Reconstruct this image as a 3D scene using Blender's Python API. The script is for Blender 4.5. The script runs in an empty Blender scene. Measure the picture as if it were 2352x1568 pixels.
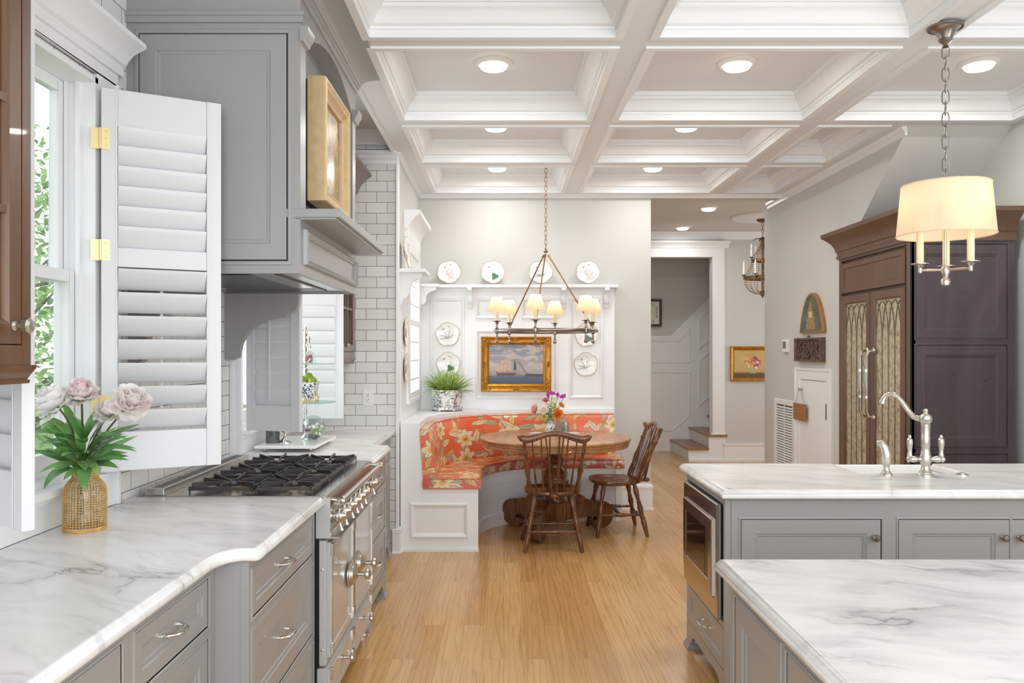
import bpy, bmesh, math, random
from mathutils import Matrix, Vector
random.seed(7)
sc = bpy.context.scene
PI = math.pi
R = math.radians

# ------------------------------------------------------------------ camera, world, exposure
FOC, EYE = 1850.0, 1.49            # focal length in pixels of the 2352 wide frame, eye height in metres
cam_d = bpy.data.cameras.new('camera')
cam_d.sensor_width = 36.0
cam_d.lens = FOC * 36.0 / 2352.0
cam_d.shift_x = (1176 - 1157) / 2352.0
cam_d.shift_y = (806 - 784) / 2352.0
cam_d.clip_start = 0.05
cam = bpy.data.objects.new('camera', cam_d)
sc.collection.objects.link(cam)
cam.location = (0, 0, EYE)
cam.rotation_euler = (R(90), 0, 0)
sc.camera = cam

w = bpy.data.worlds.new('world')
sc.world = w
w.use_nodes = True
wn = w.node_tree
wn.nodes.clear()
wo = wn.nodes.new('ShaderNodeOutputWorld')
wb = wn.nodes.new('ShaderNodeBackground')
wr = wn.nodes.new('ShaderNodeValToRGB')
wg = wn.nodes.new('ShaderNodeTexCoord')
ws = wn.nodes.new('ShaderNodeSeparateXYZ')
wn.links.new(wg.outputs['Generated'], ws.inputs[0])
wn.links.new(ws.outputs['Z'], wr.inputs[0])
wr.color_ramp.elements[0].color = (0.90, 0.93, 0.96, 1)
wr.color_ramp.elements[1].color = (0.80, 0.90, 1.0, 1)
wn.links.new(wr.outputs[0], wb.inputs[0])
wb.inputs[1].default_value = 2.2
wn.links.new(wb.outputs[0], wo.inputs[0])

sc.view_settings.view_transform = 'Standard'
sc.view_settings.look = 'None'
sc.view_settings.gamma = 1.0
sc.view_settings.use_curve_mapping = False
sc.cycles.max_bounces = 12
sc.cycles.diffuse_bounces = 5
sc.view_settings.exposure = -0.18

def area_light(name, loc, rot, sx, sy, power, col):
    d = bpy.data.lights.new(name, 'AREA')
    d.shape = 'RECTANGLE'
    d.size, d.size_y = sx, sy
    d.energy = power
    d.color = col
    o = bpy.data.objects.new(name, d)
    sc.collection.objects.link(o)
    o.location = loc
    o.rotation_euler = rot
    return o
# daylight at two left windows, plus added lights behind, right and in the hall
area_light('rear_fill_light', (0.8, -1.45, 1.7), (R(90), 0, 0), 4.2, 2.3, 112, (0.86, 0.94, 1.0))  # added fill behind the camera, no window is built there
area_light('right_fill_light', (3.25, 1.2, 1.75), (R(90), 0, R(90)), 2.4, 1.5, 42, (0.90, 0.96, 1.0))  # added fill to brighten the left cabinet fronts, no window there
area_light('daylight_side', (-1.72, 4.86, 1.76), (R(90), 0, R(-90)), 0.7, 1.35, 14, (0.95, 0.98, 1.0))
area_light('daylight_side', (-0.90, 6.86, 1.72), (R(90), 0, R(-90)), 0.68, 1.2, 9, (0.92, 0.97, 1.0))
area_light('hall_side_light', (4.95, 9.6, 1.7), (R(90), 0, R(90)), 2.0, 1.8, 32, (0.95, 0.98, 1.0))  # added light at the hall's right wall, its source is unseen
LAMP = 0.6                          # overall power of the ceiling lamps

# ------------------------------------------------------------------ colours and materials
def lin(c):
    return tuple(((x / 255) / 12.92 if x / 255 <= 0.04045 else ((x / 255 + 0.055) / 1.055) ** 2.4) for x in c[:3]) + (1,)

class NT:
    def __init__(s, name):
        s.m = bpy.data.materials.new(name)
        s.m.use_nodes = True
        s.t = s.m.node_tree
        s.b = s.t.nodes['Principled BSDF']
        s.out = s.t.nodes['Material Output']
    def n(s, kind, **kw):
        x = s.t.nodes.new('ShaderNode' + kind)
        for k, v in kw.items():
            setattr(x, k, v)
        return x
    def l(s, a, b):
        s.t.links.new(a, b)
    def val(s, node, **kw):
        for k, v in kw.items():
            node.inputs[k.replace('_', ' ')].default_value = v
        return node
    def pos(s, kind='Object', scale=(1, 1, 1), rot=(0, 0, 0), loc=(0, 0, 0)):
        tc = s.n('TexCoord')
        mp = s.n('Mapping')
        mp.inputs['Scale'].default_value = scale
        mp.inputs['Rotation'].default_value = rot
        mp.inputs['Location'].default_value = loc
        if kind == 'World':
            g = s.n('NewGeometry')
            s.l(g.outputs['Position'], mp.inputs[0])
        else:
            s.l(tc.outputs[kind], mp.inputs[0])
        return mp.outputs[0]
    def noise(s, vec, scale, detail=4, rough=0.5, dist=0.0):
        x = s.n('TexNoise')
        s.val(x, Scale=scale, Detail=detail, Roughness=rough, Distortion=dist)
        s.l(vec, x.inputs['Vector'])
        return x.outputs['Fac']
    def ramp(s, fac, stops, interp='LINEAR'):
        x = s.n('ValToRGB')
        x.color_ramp.interpolation = interp
        while len(x.color_ramp.elements) < len(stops):
            x.color_ramp.elements.new(0.5)
        for e, (p, c) in zip(x.color_ramp.elements, stops):
            e.position = p
            e.color = c
        s.l(fac, x.inputs[0])
        return x.outputs[0]
    def mix(s, fac, a, b, mode='MIX'):
        x = s.n('Mix', data_type='RGBA', blend_type=mode)
        for sock, v in ((x.inputs[0], fac), (x.inputs[6], a), (x.inputs[7], b)):
            if hasattr(v, 'is_output'):
                s.l(v, sock)
            else:
                sock.default_value = v
        return x.outputs[2]
    def bump(s, h, strength=0.2, dist=0.01):
        x = s.n('Bump')
        s.val(x, Strength=strength, Distance=dist)
        s.l(h, x.inputs['Height'])
        s.l(x.outputs[0], s.b.inputs['Normal'])

BLK, WHT = (0, 0, 0, 1), (1, 1, 1, 1)

def mat(name, col, rough=0.5, metal=0.0, coat=0.0, trans=0.0, emit=None, es=0.0, vary=0.0, vscale=6.0, bump=0.0, bscale=40):
    q = NT(name)
    q.val(q.b, Base_Color=lin(col), Roughness=rough, Metallic=metal)
    q.b.inputs['Coat Weight'].default_value = coat
    q.b.inputs['Transmission Weight'].default_value = trans
    if emit:
        q.b.inputs['Emission Color'].default_value = lin(emit)
        q.b.inputs['Emission Strength'].default_value = es
    if vary:
        f = q.noise(q.pos('World'), vscale, 4)
        c = lin(col)
        lo = tuple(x * (1 - vary) for x in c[:3]) + (1,)
        hi = tuple(min(1, x * (1 + vary)) for x in c[:3]) + (1,)
        q.l(q.ramp(f, [(0.3, lo), (0.7, hi)]), q.b.inputs['Base Color'])
    if bump:
        q.bump(q.noise(q.pos('World'), bscale, 3), bump, 0.003)
    return q.m

WHITE = mat('white_paint', (239, 240, 241), 0.35)
WALLP = mat('wall_paint', (208, 207, 203), 0.75, vary=0.015, vscale=2)
CEILP = mat('ceiling_paint', (230, 232, 235), 0.6)
SHUT = mat('shutter_paint', (219, 219, 220), 0.38)
GRAY = mat('gray_cabinet_paint', (157, 156, 154), 0.32, coat=0.15)
DGRAY = mat('dark_gray_paint', (150, 150, 150), 0.4)
STEEL = mat('stainless_steel', (205, 203, 200), 0.24, 1.0, vary=0.04, vscale=30)
MSTEEL = mat('polished_steel', (196, 193, 190), 0.13, 1.0)
SATIN = mat('satin_nickel', (206, 200, 190), 0.3, 1.0)
CHROME = mat('polished_nickel', (218, 217, 214), 0.14, 1.0)
PEWTER = mat('antique_pewter', (152, 147, 140), 0.28, 1.0)
AGED = mat('aged_brass', (160, 128, 84), 0.3, 1.0)
BRASS = mat('polished_brass', (218, 198, 146), 0.36, 0.65)
IRON = mat('cast_iron', (62, 60, 58), 0.36, 0.2)
BLACK = mat('black_gap', (12, 12, 12), 0.6)
RENAMEL = mat('gray_range_enamel', (186, 185, 183), 0.12, coat=0.6)
GOLDF = mat('gilt_wood', (186, 130, 45), 0.32, 0.55, vary=0.25, vscale=25)
PGOLD = mat('pale_gold_leaf', (214, 187, 140), 0.4, 0.12, vary=0.08, vscale=30)
PGOLDSIDE = mat('pale_gold_side', (196, 180, 138), 0.5, 0.15, vary=0.06, vscale=18)
CREAM = mat('cream_candle', (250, 232, 190), 0.5)
PLASTIC = mat('white_plastic', (238, 238, 236), 0.3)
PORC = mat('white_porcelain', (244, 243, 240), 0.12, coat=0.5)
RIM = mat('gold_plate_rim', (205, 170, 112), 0.35, 0.3)
LEAFM = mat('leaf_green', (122, 168, 92), 0.4, vary=0.35, vscale=20)
LEAFD = mat('deep_leaf_green', (94, 146, 78), 0.35, vary=0.35, vscale=14)
STEMM = mat('plant_stem', (98, 88, 52), 0.5)
GRASSM = mat('grass_blade_green', (126, 150, 56), 0.45, vary=0.4, vscale=30)
STRAW = mat('straw_weave', (202, 160, 94), 0.6, vary=0.25, vscale=60)
LIME = mat('lime_skin', (132, 152, 44), 0.35, vary=0.2, vscale=18)
DKWOOD_KNOB = mat('dark_speck', (24, 18, 18), 0.6)
TREAD = mat('oak_tread', (150, 110, 76), 0.3, vary=0.15)
DARKFRAME = mat('dark_clock_frame', (60, 54, 50), 0.5)
PAPER = mat('clock_paper', (226, 222, 208), 0.6)
INK = mat('clock_ink', (38, 36, 34), 0.6)
BARK = mat('bark', (92, 76, 62), 0.9, vary=0.3, vscale=10)
GARDEN = mat('garden_leaf', (140, 186, 84), 0.5, vary=0.45, vscale=3)
LAWN = mat('lawn', (96, 128, 66), 0.9, vary=0.3, vscale=1.5)

def glass_mat(name, tint=(255, 255, 255), gloss=0.06):
    q = NT(name)
    q.t.nodes.remove(q.b)
    tr = q.n('BsdfTransparent')
    tr.inputs[0].default_value = lin(tint)
    gl = q.n('BsdfGlossy')
    gl.inputs['Roughness'].default_value = 0.03
    lw = q.n('LayerWeight')
    lw.inputs[0].default_value = 0.25
    mx = q.n('MixShader')
    mr = q.n('MapRange')
    mr.inputs['To Min'].default_value = gloss
    mr.inputs['To Max'].default_value = 0.35
    q.l(lw.outputs['Facing'], mr.inputs['Value'])
    q.l(mr.outputs[0], mx.inputs[0])
    q.l(tr.outputs[0], mx.inputs[1])
    q.l(gl.outputs[0], mx.inputs[2])
    q.l(mx.outputs[0], q.out.inputs[0])
    return q.m

GLASS = glass_mat('clear_glass')
VGLASS = glass_mat('vessel_glass', (240, 246, 244), 0.1)
SGLASS = glass_mat('glass_shelf', (222, 238, 232), 0.12)

def shade_mat(name, col, thin=0.5):
    q = NT(name)
    q.t.nodes.remove(q.b)
    d = q.n('BsdfDiffuse')
    t = q.n('BsdfTranslucent')
    d.inputs[0].default_value = lin(col)
    t.inputs[0].default_value = lin(col)
    mx = q.n('MixShader')
    mx.inputs[0].default_value = thin
    q.l(d.outputs[0], mx.inputs[1])
    q.l(t.outputs[0], mx.inputs[2])
    q.l(mx.outputs[0], q.out.inputs[0])
    return q.m

SHADE = shade_mat('linen_shade', (252, 232, 204))
PEONY = shade_mat('pale_pink_petal', (255, 248, 246), 0.5)
PEONYW = shade_mat('white_petal', (255, 253, 251), 0.5)
PEONYD = shade_mat('deep_pink_petal', (255, 234, 238), 0.5)
LENS = mat('lamp_lens', (255, 250, 240), 0.5, emit=(255, 238, 212), es=7.0)
BULB = mat('flame_bulb', (255, 240, 210), 0.4, emit=(255, 214, 150), es=5.0)
CBULB = mat('candle_bulb_glass', (238, 236, 232), 0.2)

def marble():
    q = NT('white_marble')
    p = q.pos('World', (1, 1, 1), (0, 0, R(24)))
    warp = q.n('TexNoise')
    q.val(warp, Scale=1.3, Detail=5.0, Roughness=0.55)
    q.l(p, warp.inputs['Vector'])
    sub = q.n('VectorMath', operation='SUBTRACT')
    sub.inputs[1].default_value = (0.5, 0.5, 0.5)
    q.l(warp.outputs['Color'], sub.inputs[0])
    sca = q.n('VectorMath', operation='SCALE')
    sca.inputs['Scale'].default_value = 0.55
    q.l(sub.outputs[0], sca.inputs[0])
    add = q.n('VectorMath', operation='ADD')
    q.l(p, add.inputs[0])
    q.l(sca.outputs[0], add.inputs[1])
    stretch = q.n('Mapping')
    stretch.inputs['Scale'].default_value = (0.9, 4.2, 1)
    q.l(add.outputs[0], stretch.inputs[0])
    n1 = q.noise(stretch.outputs[0], 1.35, 5, 0.52, 0.5)
    ridge = q.n('Math', operation='SUBTRACT')
    ridge.inputs[1].default_value = 0.5
    q.l(n1, ridge.inputs[0])
    ab = q.n('Math', operation='ABSOLUTE')
    q.l(ridge.outputs[0], ab.inputs[0])
    vein = q.ramp(ab.outputs[0], [(0.0, WHT), (0.012, (0.42, 0.42, 0.42, 1)), (0.05, (0.2, 0.2, 0.2, 1)), (0.16, BLK)])
    patch = q.ramp(q.noise(p, 2.4, 3), [(0.44, BLK), (0.68, WHT)])
    vm = q.mix(1.0, vein, patch, 'MULTIPLY')
    n2 = q.noise(stretch.outputs[0], 2.0, 5, 0.6, 0.9)
    cloud = q.ramp(n2, [(0.30, lin((212, 211, 211))), (0.48, lin((234, 233, 231))), (0.70, lin((242, 241, 239)))])
    warm = q.mix(q.ramp(q.noise(p, 1.1, 2), [(0.45, BLK), (0.75, (0.25, 0.25, 0.25, 1))]), cloud, lin((232, 216, 204)))
    q.l(q.mix(vm, warm, lin((154, 153, 154))), q.b.inputs['Base Color'])
    q.val(q.b, Roughness=0.24)
    return q.m
MARBLE = marble()

def oak_floor():
    q = NT('oak_floor_boards')
    g = q.pos('World', (1, 1, 1), (0, 0, R(90)))
    br = q.n('TexBrick')
    br.offset = 0.37
    q.val(br, Scale=1.0, Mortar_Size=0.0006, Brick_Width=1.3, Row_Height=0.108, Bias=0.0, Mortar_Smooth=0.3)
    br.inputs['Color1'].default_value = BLK
    br.inputs['Color2'].default_value = WHT
    br.inputs['Mortar'].default_value = (0.35, 0.35, 0.35, 1)
    q.l(g, br.inputs['Vector'])
    tone = q.ramp(br.outputs['Color'], [(0.0, lin((200, 153, 96))), (0.5, lin((211, 166, 108))), (1.0, lin((220, 178, 122)))])
    # grain shifted per board
    sh = q.n('VectorMath', operation='ADD')
    cmb = q.n('CombineXYZ')
    q.l(br.outputs['Color'], cmb.inputs[2])
    m3 = q.n('VectorMath', operation='SCALE')
    m3.inputs['Scale'].default_value = 9.0
    q.l(cmb.outputs[0], m3.inputs[0])
    q.l(g, sh.inputs[0])
    q.l(m3.outputs[0], sh.inputs[1])
    gm = q.n('Mapping')
    gm.inputs['Scale'].default_value = (1.0, 17, 1)
    q.l(sh.outputs[0], gm.inputs[0])
    gr = q.noise(gm.outputs[0], 2.3, 5, 0.6, 1.6)
    wv = q.n('TexWave')
    q.val(wv, Scale=1.1, Distortion=11.0, Detail=2.0)
    wv.inputs['Detail Scale'].default_value = 1.2
    gm2 = q.n('Mapping')
    gm2.inputs['Scale'].default_value = (0.7, 9, 1)
    gm2.inputs['Rotation'].default_value = (0, 0, R(90))
    q.l(sh.outputs[0], gm2.inputs[0])
    q.l(gm2.outputs[0], wv.inputs['Vector'])
    grain = q.ramp(gr, [(0.36, (0.62, 0.5, 0.38, 1)), (0.5, (0.95, 0.93, 0.9, 1)), (0.62, WHT)])
    wav = q.ramp(wv.outputs['Fac'], [(0.0, (0.72, 0.6, 0.46, 1)), (0.16, (0.96, 0.94, 0.9, 1)), (1.0, WHT)])
    c = q.mix(0.34, tone, grain, 'MULTIPLY')
    c = q.mix(0.55, c, wav, 'MULTIPLY')
    c = q.mix(br.outputs['Fac'], c, lin((130, 90, 55)))
    q.l(c, q.b.inputs['Base Color'])
    q.val(q.b, Roughness=0.26)
    q.b.inputs['Coat Weight'].default_value = 0.15
    return q.m
OAK = oak_floor()

def tile(name, rot):
    q = NT(name)
    g = q.n('NewGeometry')
    sp = q.n('SeparateXYZ')
    q.l(g.outputs['Position'], sp.inputs[0])
    cb = q.n('CombineXYZ')
    q.l(sp.outputs[rot], cb.inputs[0])
    q.l(sp.outputs['Z'], cb.inputs[1])
    br = q.n('TexBrick')
    br.offset = 0.5
    q.val(br, Scale=1.0, Mortar_Size=0.0019, Brick_Width=0.156, Row_Height=0.0783, Mortar_Smooth=0.1, Bias=0.0)
    br.inputs['Color1'].default_value = lin((226, 226, 223))
    br.inputs['Color2'].default_value = lin((236, 236, 233))
    br.inputs['Mortar'].default_value = lin((112, 108, 104))
    q.l(cb.outputs[0], br.inputs['Vector'])
    q.l(br.outputs['Color'], q.b.inputs['Base Color'])
    q.l(q.ramp(br.outputs['Fac'], [(0, (0.12,) * 3 + (1,)), (1, (0.8,) * 3 + (1,))]), q.b.inputs['Roughness'])
    inv = q.n('Math', operation='SUBTRACT')
    inv.inputs[0].default_value = 1.0
    q.l(br.outputs['Fac'], inv.inputs[1])
    add = q.n('Math', operation='ADD')
    q.l(inv.outputs[0], add.inputs[0])
    q.l(q.noise(cb.outputs[0], 9, 2), add.inputs[1])
    q.bump(add.outputs[0], 0.25, 0.002)
    return q.m
TILE_L = tile('subway_tile_side', 'Y')
TILE_E = tile('subway_tile_end', 'X')

def wood(name, dark, mid, light, scale=(14, 14, 1.6), rough=0.3, knots=False):
    q = NT(name)
    p = q.pos('Object', scale)
    f = q.noise(p, 1.6, 6, 0.62, 1.2)
    c = q.ramp(f, [(0.28, lin(dark)), (0.5, lin(mid)), (0.74, lin(light))])
    q.l(c, q.b.inputs['Base Color'])
    q.val(q.b, Roughness=rough)
    q.b.inputs['Coat Weight'].default_value = 0.2
    return q.m
BROWN = wood('dark_stained_wood', (60, 50, 52), (74, 62, 66), (92, 76, 78), (2, 2, 0.5), 0.34)
WBROWN = wood('warm_brown_wood', (82, 56, 38), (96, 67, 47), (110, 79, 57), (5, 5, 0.7), 0.3)
UBROWN = wood('brown_stained_wood', (92, 66, 48), (100, 74, 56), (108, 82, 64), (5, 5, 0.7), 0.3)
WALNUT = wood('walnut', (72, 42, 25), (106, 64, 37), (138, 88, 52), (9, 9, 2.0), 0.22)
TABLEW = wood('worn_table_oak', (134, 94, 60), (172, 126, 84), (200, 154, 110), (6, 1.5, 6), 0.3)
CARVED = wood('carved_teak', (66, 48, 40), (98, 74, 62), (126, 98, 82), (9, 9, 9), 0.6)
SIGNW = wood('sign_wood', (140, 92, 48), (158, 106, 58), (172, 120, 70), (20, 20, 4), 0.6)
ICONW = wood('honey_wood', (140, 92, 46), (168, 114, 60), (186, 132, 76), (8, 8, 2), 0.45)

def floral(name, base, b2):
    """scattered cream blossoms, sage leaves and gold buds on a coral ground, in metres of cloth"""
    q = NT(name)
    uv = q.n('UVMap')
    def mt(op, a, b=None, c=None):
        x = q.n('Math', operation=op)
        for k_, v_ in enumerate((a, b, c)):
            if v_ is None:
                continue
            if hasattr(v_, 'is_output'):
                q.l(v_, x.inputs[k_])
            else:
                x.inputs[k_].default_value = v_
        return x.outputs[0]
    wn_ = q.n('TexNoise')
    q.val(wn_, Scale=16.0, Detail=3.0)
    q.l(uv.outputs[0], wn_.inputs['Vector'])
    wsub = q.n('VectorMath', operation='MULTIPLY_ADD')
    wsub.inputs[1].default_value = (0.05, 0.05, 0)
    q.l(wn_.outputs['Color'], wsub.inputs[0])
    q.l(uv.outputs[0], wsub.inputs[2])
    P = wsub.outputs[0]
    def cells(scale, off, stretch=(1, 1, 1)):
        mp = q.n('Mapping')
        mp.inputs['Location'].default_value = off
        mp.inputs['Scale'].default_value = stretch
        q.l(P, mp.inputs[0])
        v_ = q.n('TexVoronoi', voronoi_dimensions='2D')
        q.val(v_, Scale=scale, Randomness=0.85)
        q.l(mp.outputs[0], v_.inputs['Vector'])
        d = q.n('VectorMath', operation='SUBTRACT')
        q.l(mp.outputs[0], d.inputs[0])
        q.l(v_.outputs['Position'], d.inputs[1])
        sp = q.n('SeparateXYZ')
        q.l(d.outputs[0], sp.inputs[0])
        sc__ = q.n('SeparateColor')
        q.l(v_.outputs['Color'], sc__.inputs[0])
        return sp.outputs[0], sp.outputs[1], sc__.outputs[0], sc__.outputs[1]
    def leafs(scale, off, L, W):
        x, y, r1, r2 = cells(scale, off)
        a = mt('MULTIPLY', r1, 6.283)
        ca, sa = mt('COSINE', a), mt('SINE', a)
        u_ = mt('ADD', mt('MULTIPLY', x, ca), mt('MULTIPLY', y, sa))
        w_ = mt('SUBTRACT', mt('MULTIPLY', y, ca), mt('MULTIPLY', x, sa))
        e = mt('ADD', mt('POWER', mt('ABSOLUTE', mt('DIVIDE', u_, L)), 2.0), mt('ABSOLUTE', mt('DIVIDE', w_, W)))
        vein = mt('GREATER_THAN', mt('ABSOLUTE', w_), 0.0022)
        return mt('LESS_THAN', e, 1.0), vein, mt('LESS_THAN', e, 1.16)
    ground = q.ramp(q.noise(P, 5.0, 3), [(0.4, lin(base)), (0.6, lin(b2))])
    st = q.ramp(q.noise(P, 9.0, 2, 0.5, 3.0), [(0.485, BLK), (0.495, WHT), (0.505, WHT), (0.515, BLK)])
    c = q.mix(st, ground, lin((196, 158, 104)))
    for off, col, L, W, scl in (((0.3, 0.7, 0), (176, 172, 140), 0.066, 0.020, 6.5), ((1.7, 2.2, 0), (236, 208, 162), 0.062, 0.019, 6.2), ((4.1, 0.4, 0), (232, 188, 112), 0.05, 0.014, 6.5), ((6.3, 3.3, 0), (220, 204, 172), 0.075, 0.022, 4.6)):
        m_, vein, rim = leafs(scl, off, L, W)
        c = q.mix(rim, c, lin((184, 120, 84)))
        c = q.mix(m_, c, q.mix(vein, lin((150, 140, 100)), lin(col)))
    x, y, r1, r2 = cells(3.6, (2.6, 5.1, 0))
    rr = mt('SQRT', mt('ADD', mt('MULTIPLY', x, x), mt('MULTIPLY', y, y)))
    th_ = mt('ADD', mt('ARCTAN2', y, x), mt('MULTIPLY', r1, 6.283))
    lob = mt('ADD', 0.045, mt('MULTIPLY', 0.034, mt('ABSOLUTE', mt('COSINE', mt('MULTIPLY', th_, 3.5)))))
    fl = mt('LESS_THAN', rr, lob)
    fle = mt('LESS_THAN', rr, mt('ADD', lob, 0.004))
    lines = mt('GREATER_THAN', mt('SINE', mt('MULTIPLY', th_, 21.0)), 0.55)
    fc = q.mix(lines, lin((240, 222, 186)), lin((220, 190, 136)))
    fc = q.mix(mt('LESS_THAN', rr, 0.034), fc, lin((232, 182, 96)))
    fc = q.mix(mt('LESS_THAN', rr, 0.016), fc, lin((176, 140, 84)))
    c = q.mix(fle, c, lin((178, 118, 82)))
    c = q.mix(fl, c, fc)
    q.l(c, q.b.inputs['Base Color'])
    q.val(q.b, Roughness=0.3)
    q.b.inputs['Coat Weight'].default_value = 0.35
    q.b.inputs['Coat Roughness'].default_value = 0.15
    return q.m
FLORAL = floral('floral_vinyl_coral', (238, 110, 66), (230, 96, 58))
FLORALR = floral('floral_vinyl_rose', (200, 74, 78), (214, 86, 74))

def bluewhite(name='blue_and_white_china', patch=0.46):
    q = NT(name)
    p = q.pos('Object')
    n = q.noise(p, 85, 3, 0.6, 1.0)
    n2 = q.noise(p, 22, 2)
    m = q.mix(1.0, q.ramp(n, [(0.49, BLK), (0.53, WHT)]), q.ramp(n2, [(patch, BLK), (patch + 0.06, WHT)]), 'MULTIPLY')
    q.l(q.mix(m, lin((240, 240, 236)), lin((52, 64, 92))), q.b.inputs['Base Color'])
    q.val(q.b, Roughness=0.12)
    return q.m
CHINA = bluewhite()
CHINA2 = bluewhite('dark_blue_china', 0.30)

def antique_mirror():
    q = NT('antiqued_mirror')
    p = q.pos('World')
    n = q.noise(p, 24, 5, 0.7, 0.6)
    c = q.ramp(n, [(0.34, lin((150, 132, 100))), (0.5, lin((198, 186, 156))), (0.68, lin((226, 218, 196)))])
    q.l(c, q.b.inputs['Base Color'])
    q.val(q.b, Roughness=0.34, Metallic=0.45)
    return q.m
AMIRROR = antique_mirror()
LEAD = mat('lead_came', (120, 114, 102), 0.45, 0.5)

def canvas_sea():
    q = NT('seascape_canvas')
    tc = q.n('TexCoord')
    sp = q.n('SeparateXYZ')
    q.l(tc.outputs['Generated'], sp.inputs[0])
    ad = q.n('Math', operation='ADD')
    nz = q.noise(q.pos('Generated', (1, 1, 2.2)), 3.6, 5, 0.6, 0.6)
    sc_ = q.n('Math', operation='MULTIPLY_ADD')
    sc_.inputs[1].default_value = 0.10
    sc_.inputs[2].default_value = -0.05
    q.l(nz, sc_.inputs[0])
    q.l(sp.outputs['Z'], ad.inputs[0])
    q.l(sc_.outputs[0], ad.inputs[1])
    base = q.ramp(ad.outputs[0], [(0.0, lin((40, 46, 62))), (0.08, lin((60, 76, 106))), (0.17, lin((78, 84, 98))), (0.27, lin((160, 150, 142))), (0.42, lin((166, 158, 156))), (0.7, lin((132, 136, 148))), (1.0, lin((112, 124, 148)))])
    cl = q.ramp(nz, [(0.44, BLK), (0.56, WHT)])
    up = q.ramp(sp.outputs['Z'], [(0.34, BLK), (0.5, (0.8,) * 3 + (1,))])
    m = q.mix(1.0, cl, up, 'MULTIPLY')
    q.l(q.mix(m, base, lin((206, 184, 172))), q.b.inputs['Base Color'])
    q.val(q.b, Roughness=0.35)
    return q.m
SEA = canvas_sea()

def canvas_plain(name, lo, hi, bottom=None):
    q = NT(name)
    tc = q.n('TexCoord')
    sp = q.n('SeparateXYZ')
    q.l(tc.outputs['Generated'], sp.inputs[0])
    n = q.noise(q.pos('Generated'), 4, 5, 0.6, 0.8)
    c = q.ramp(n, [(0.3, lin(lo)), (0.7, lin(hi))])
    if bottom:
        c = q.mix(q.ramp(sp.outputs['Z'], [(0.14, WHT), (0.22, BLK)]), c, lin(bottom))
    q.l(c, q.b.inputs['Base Color'])
    q.val(q.b, Roughness=0.25)
    q.b.inputs['Coat Weight'].default_value = 0.3
    return q.m
TANCANVAS = canvas_plain('flower_canvas', (196, 164, 104), (216, 186, 126), (112, 82, 60))
GOLDCANVAS = canvas_plain('golden_canvas', (120, 92, 52), (196, 168, 112))
ICONCANVAS = canvas_plain('dark_green_canvas', (70, 78, 62), (112, 116, 92))
DARKGLASS = mat('microwave_glass', (18, 14, 13), 0.06, coat=0.5)

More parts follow.
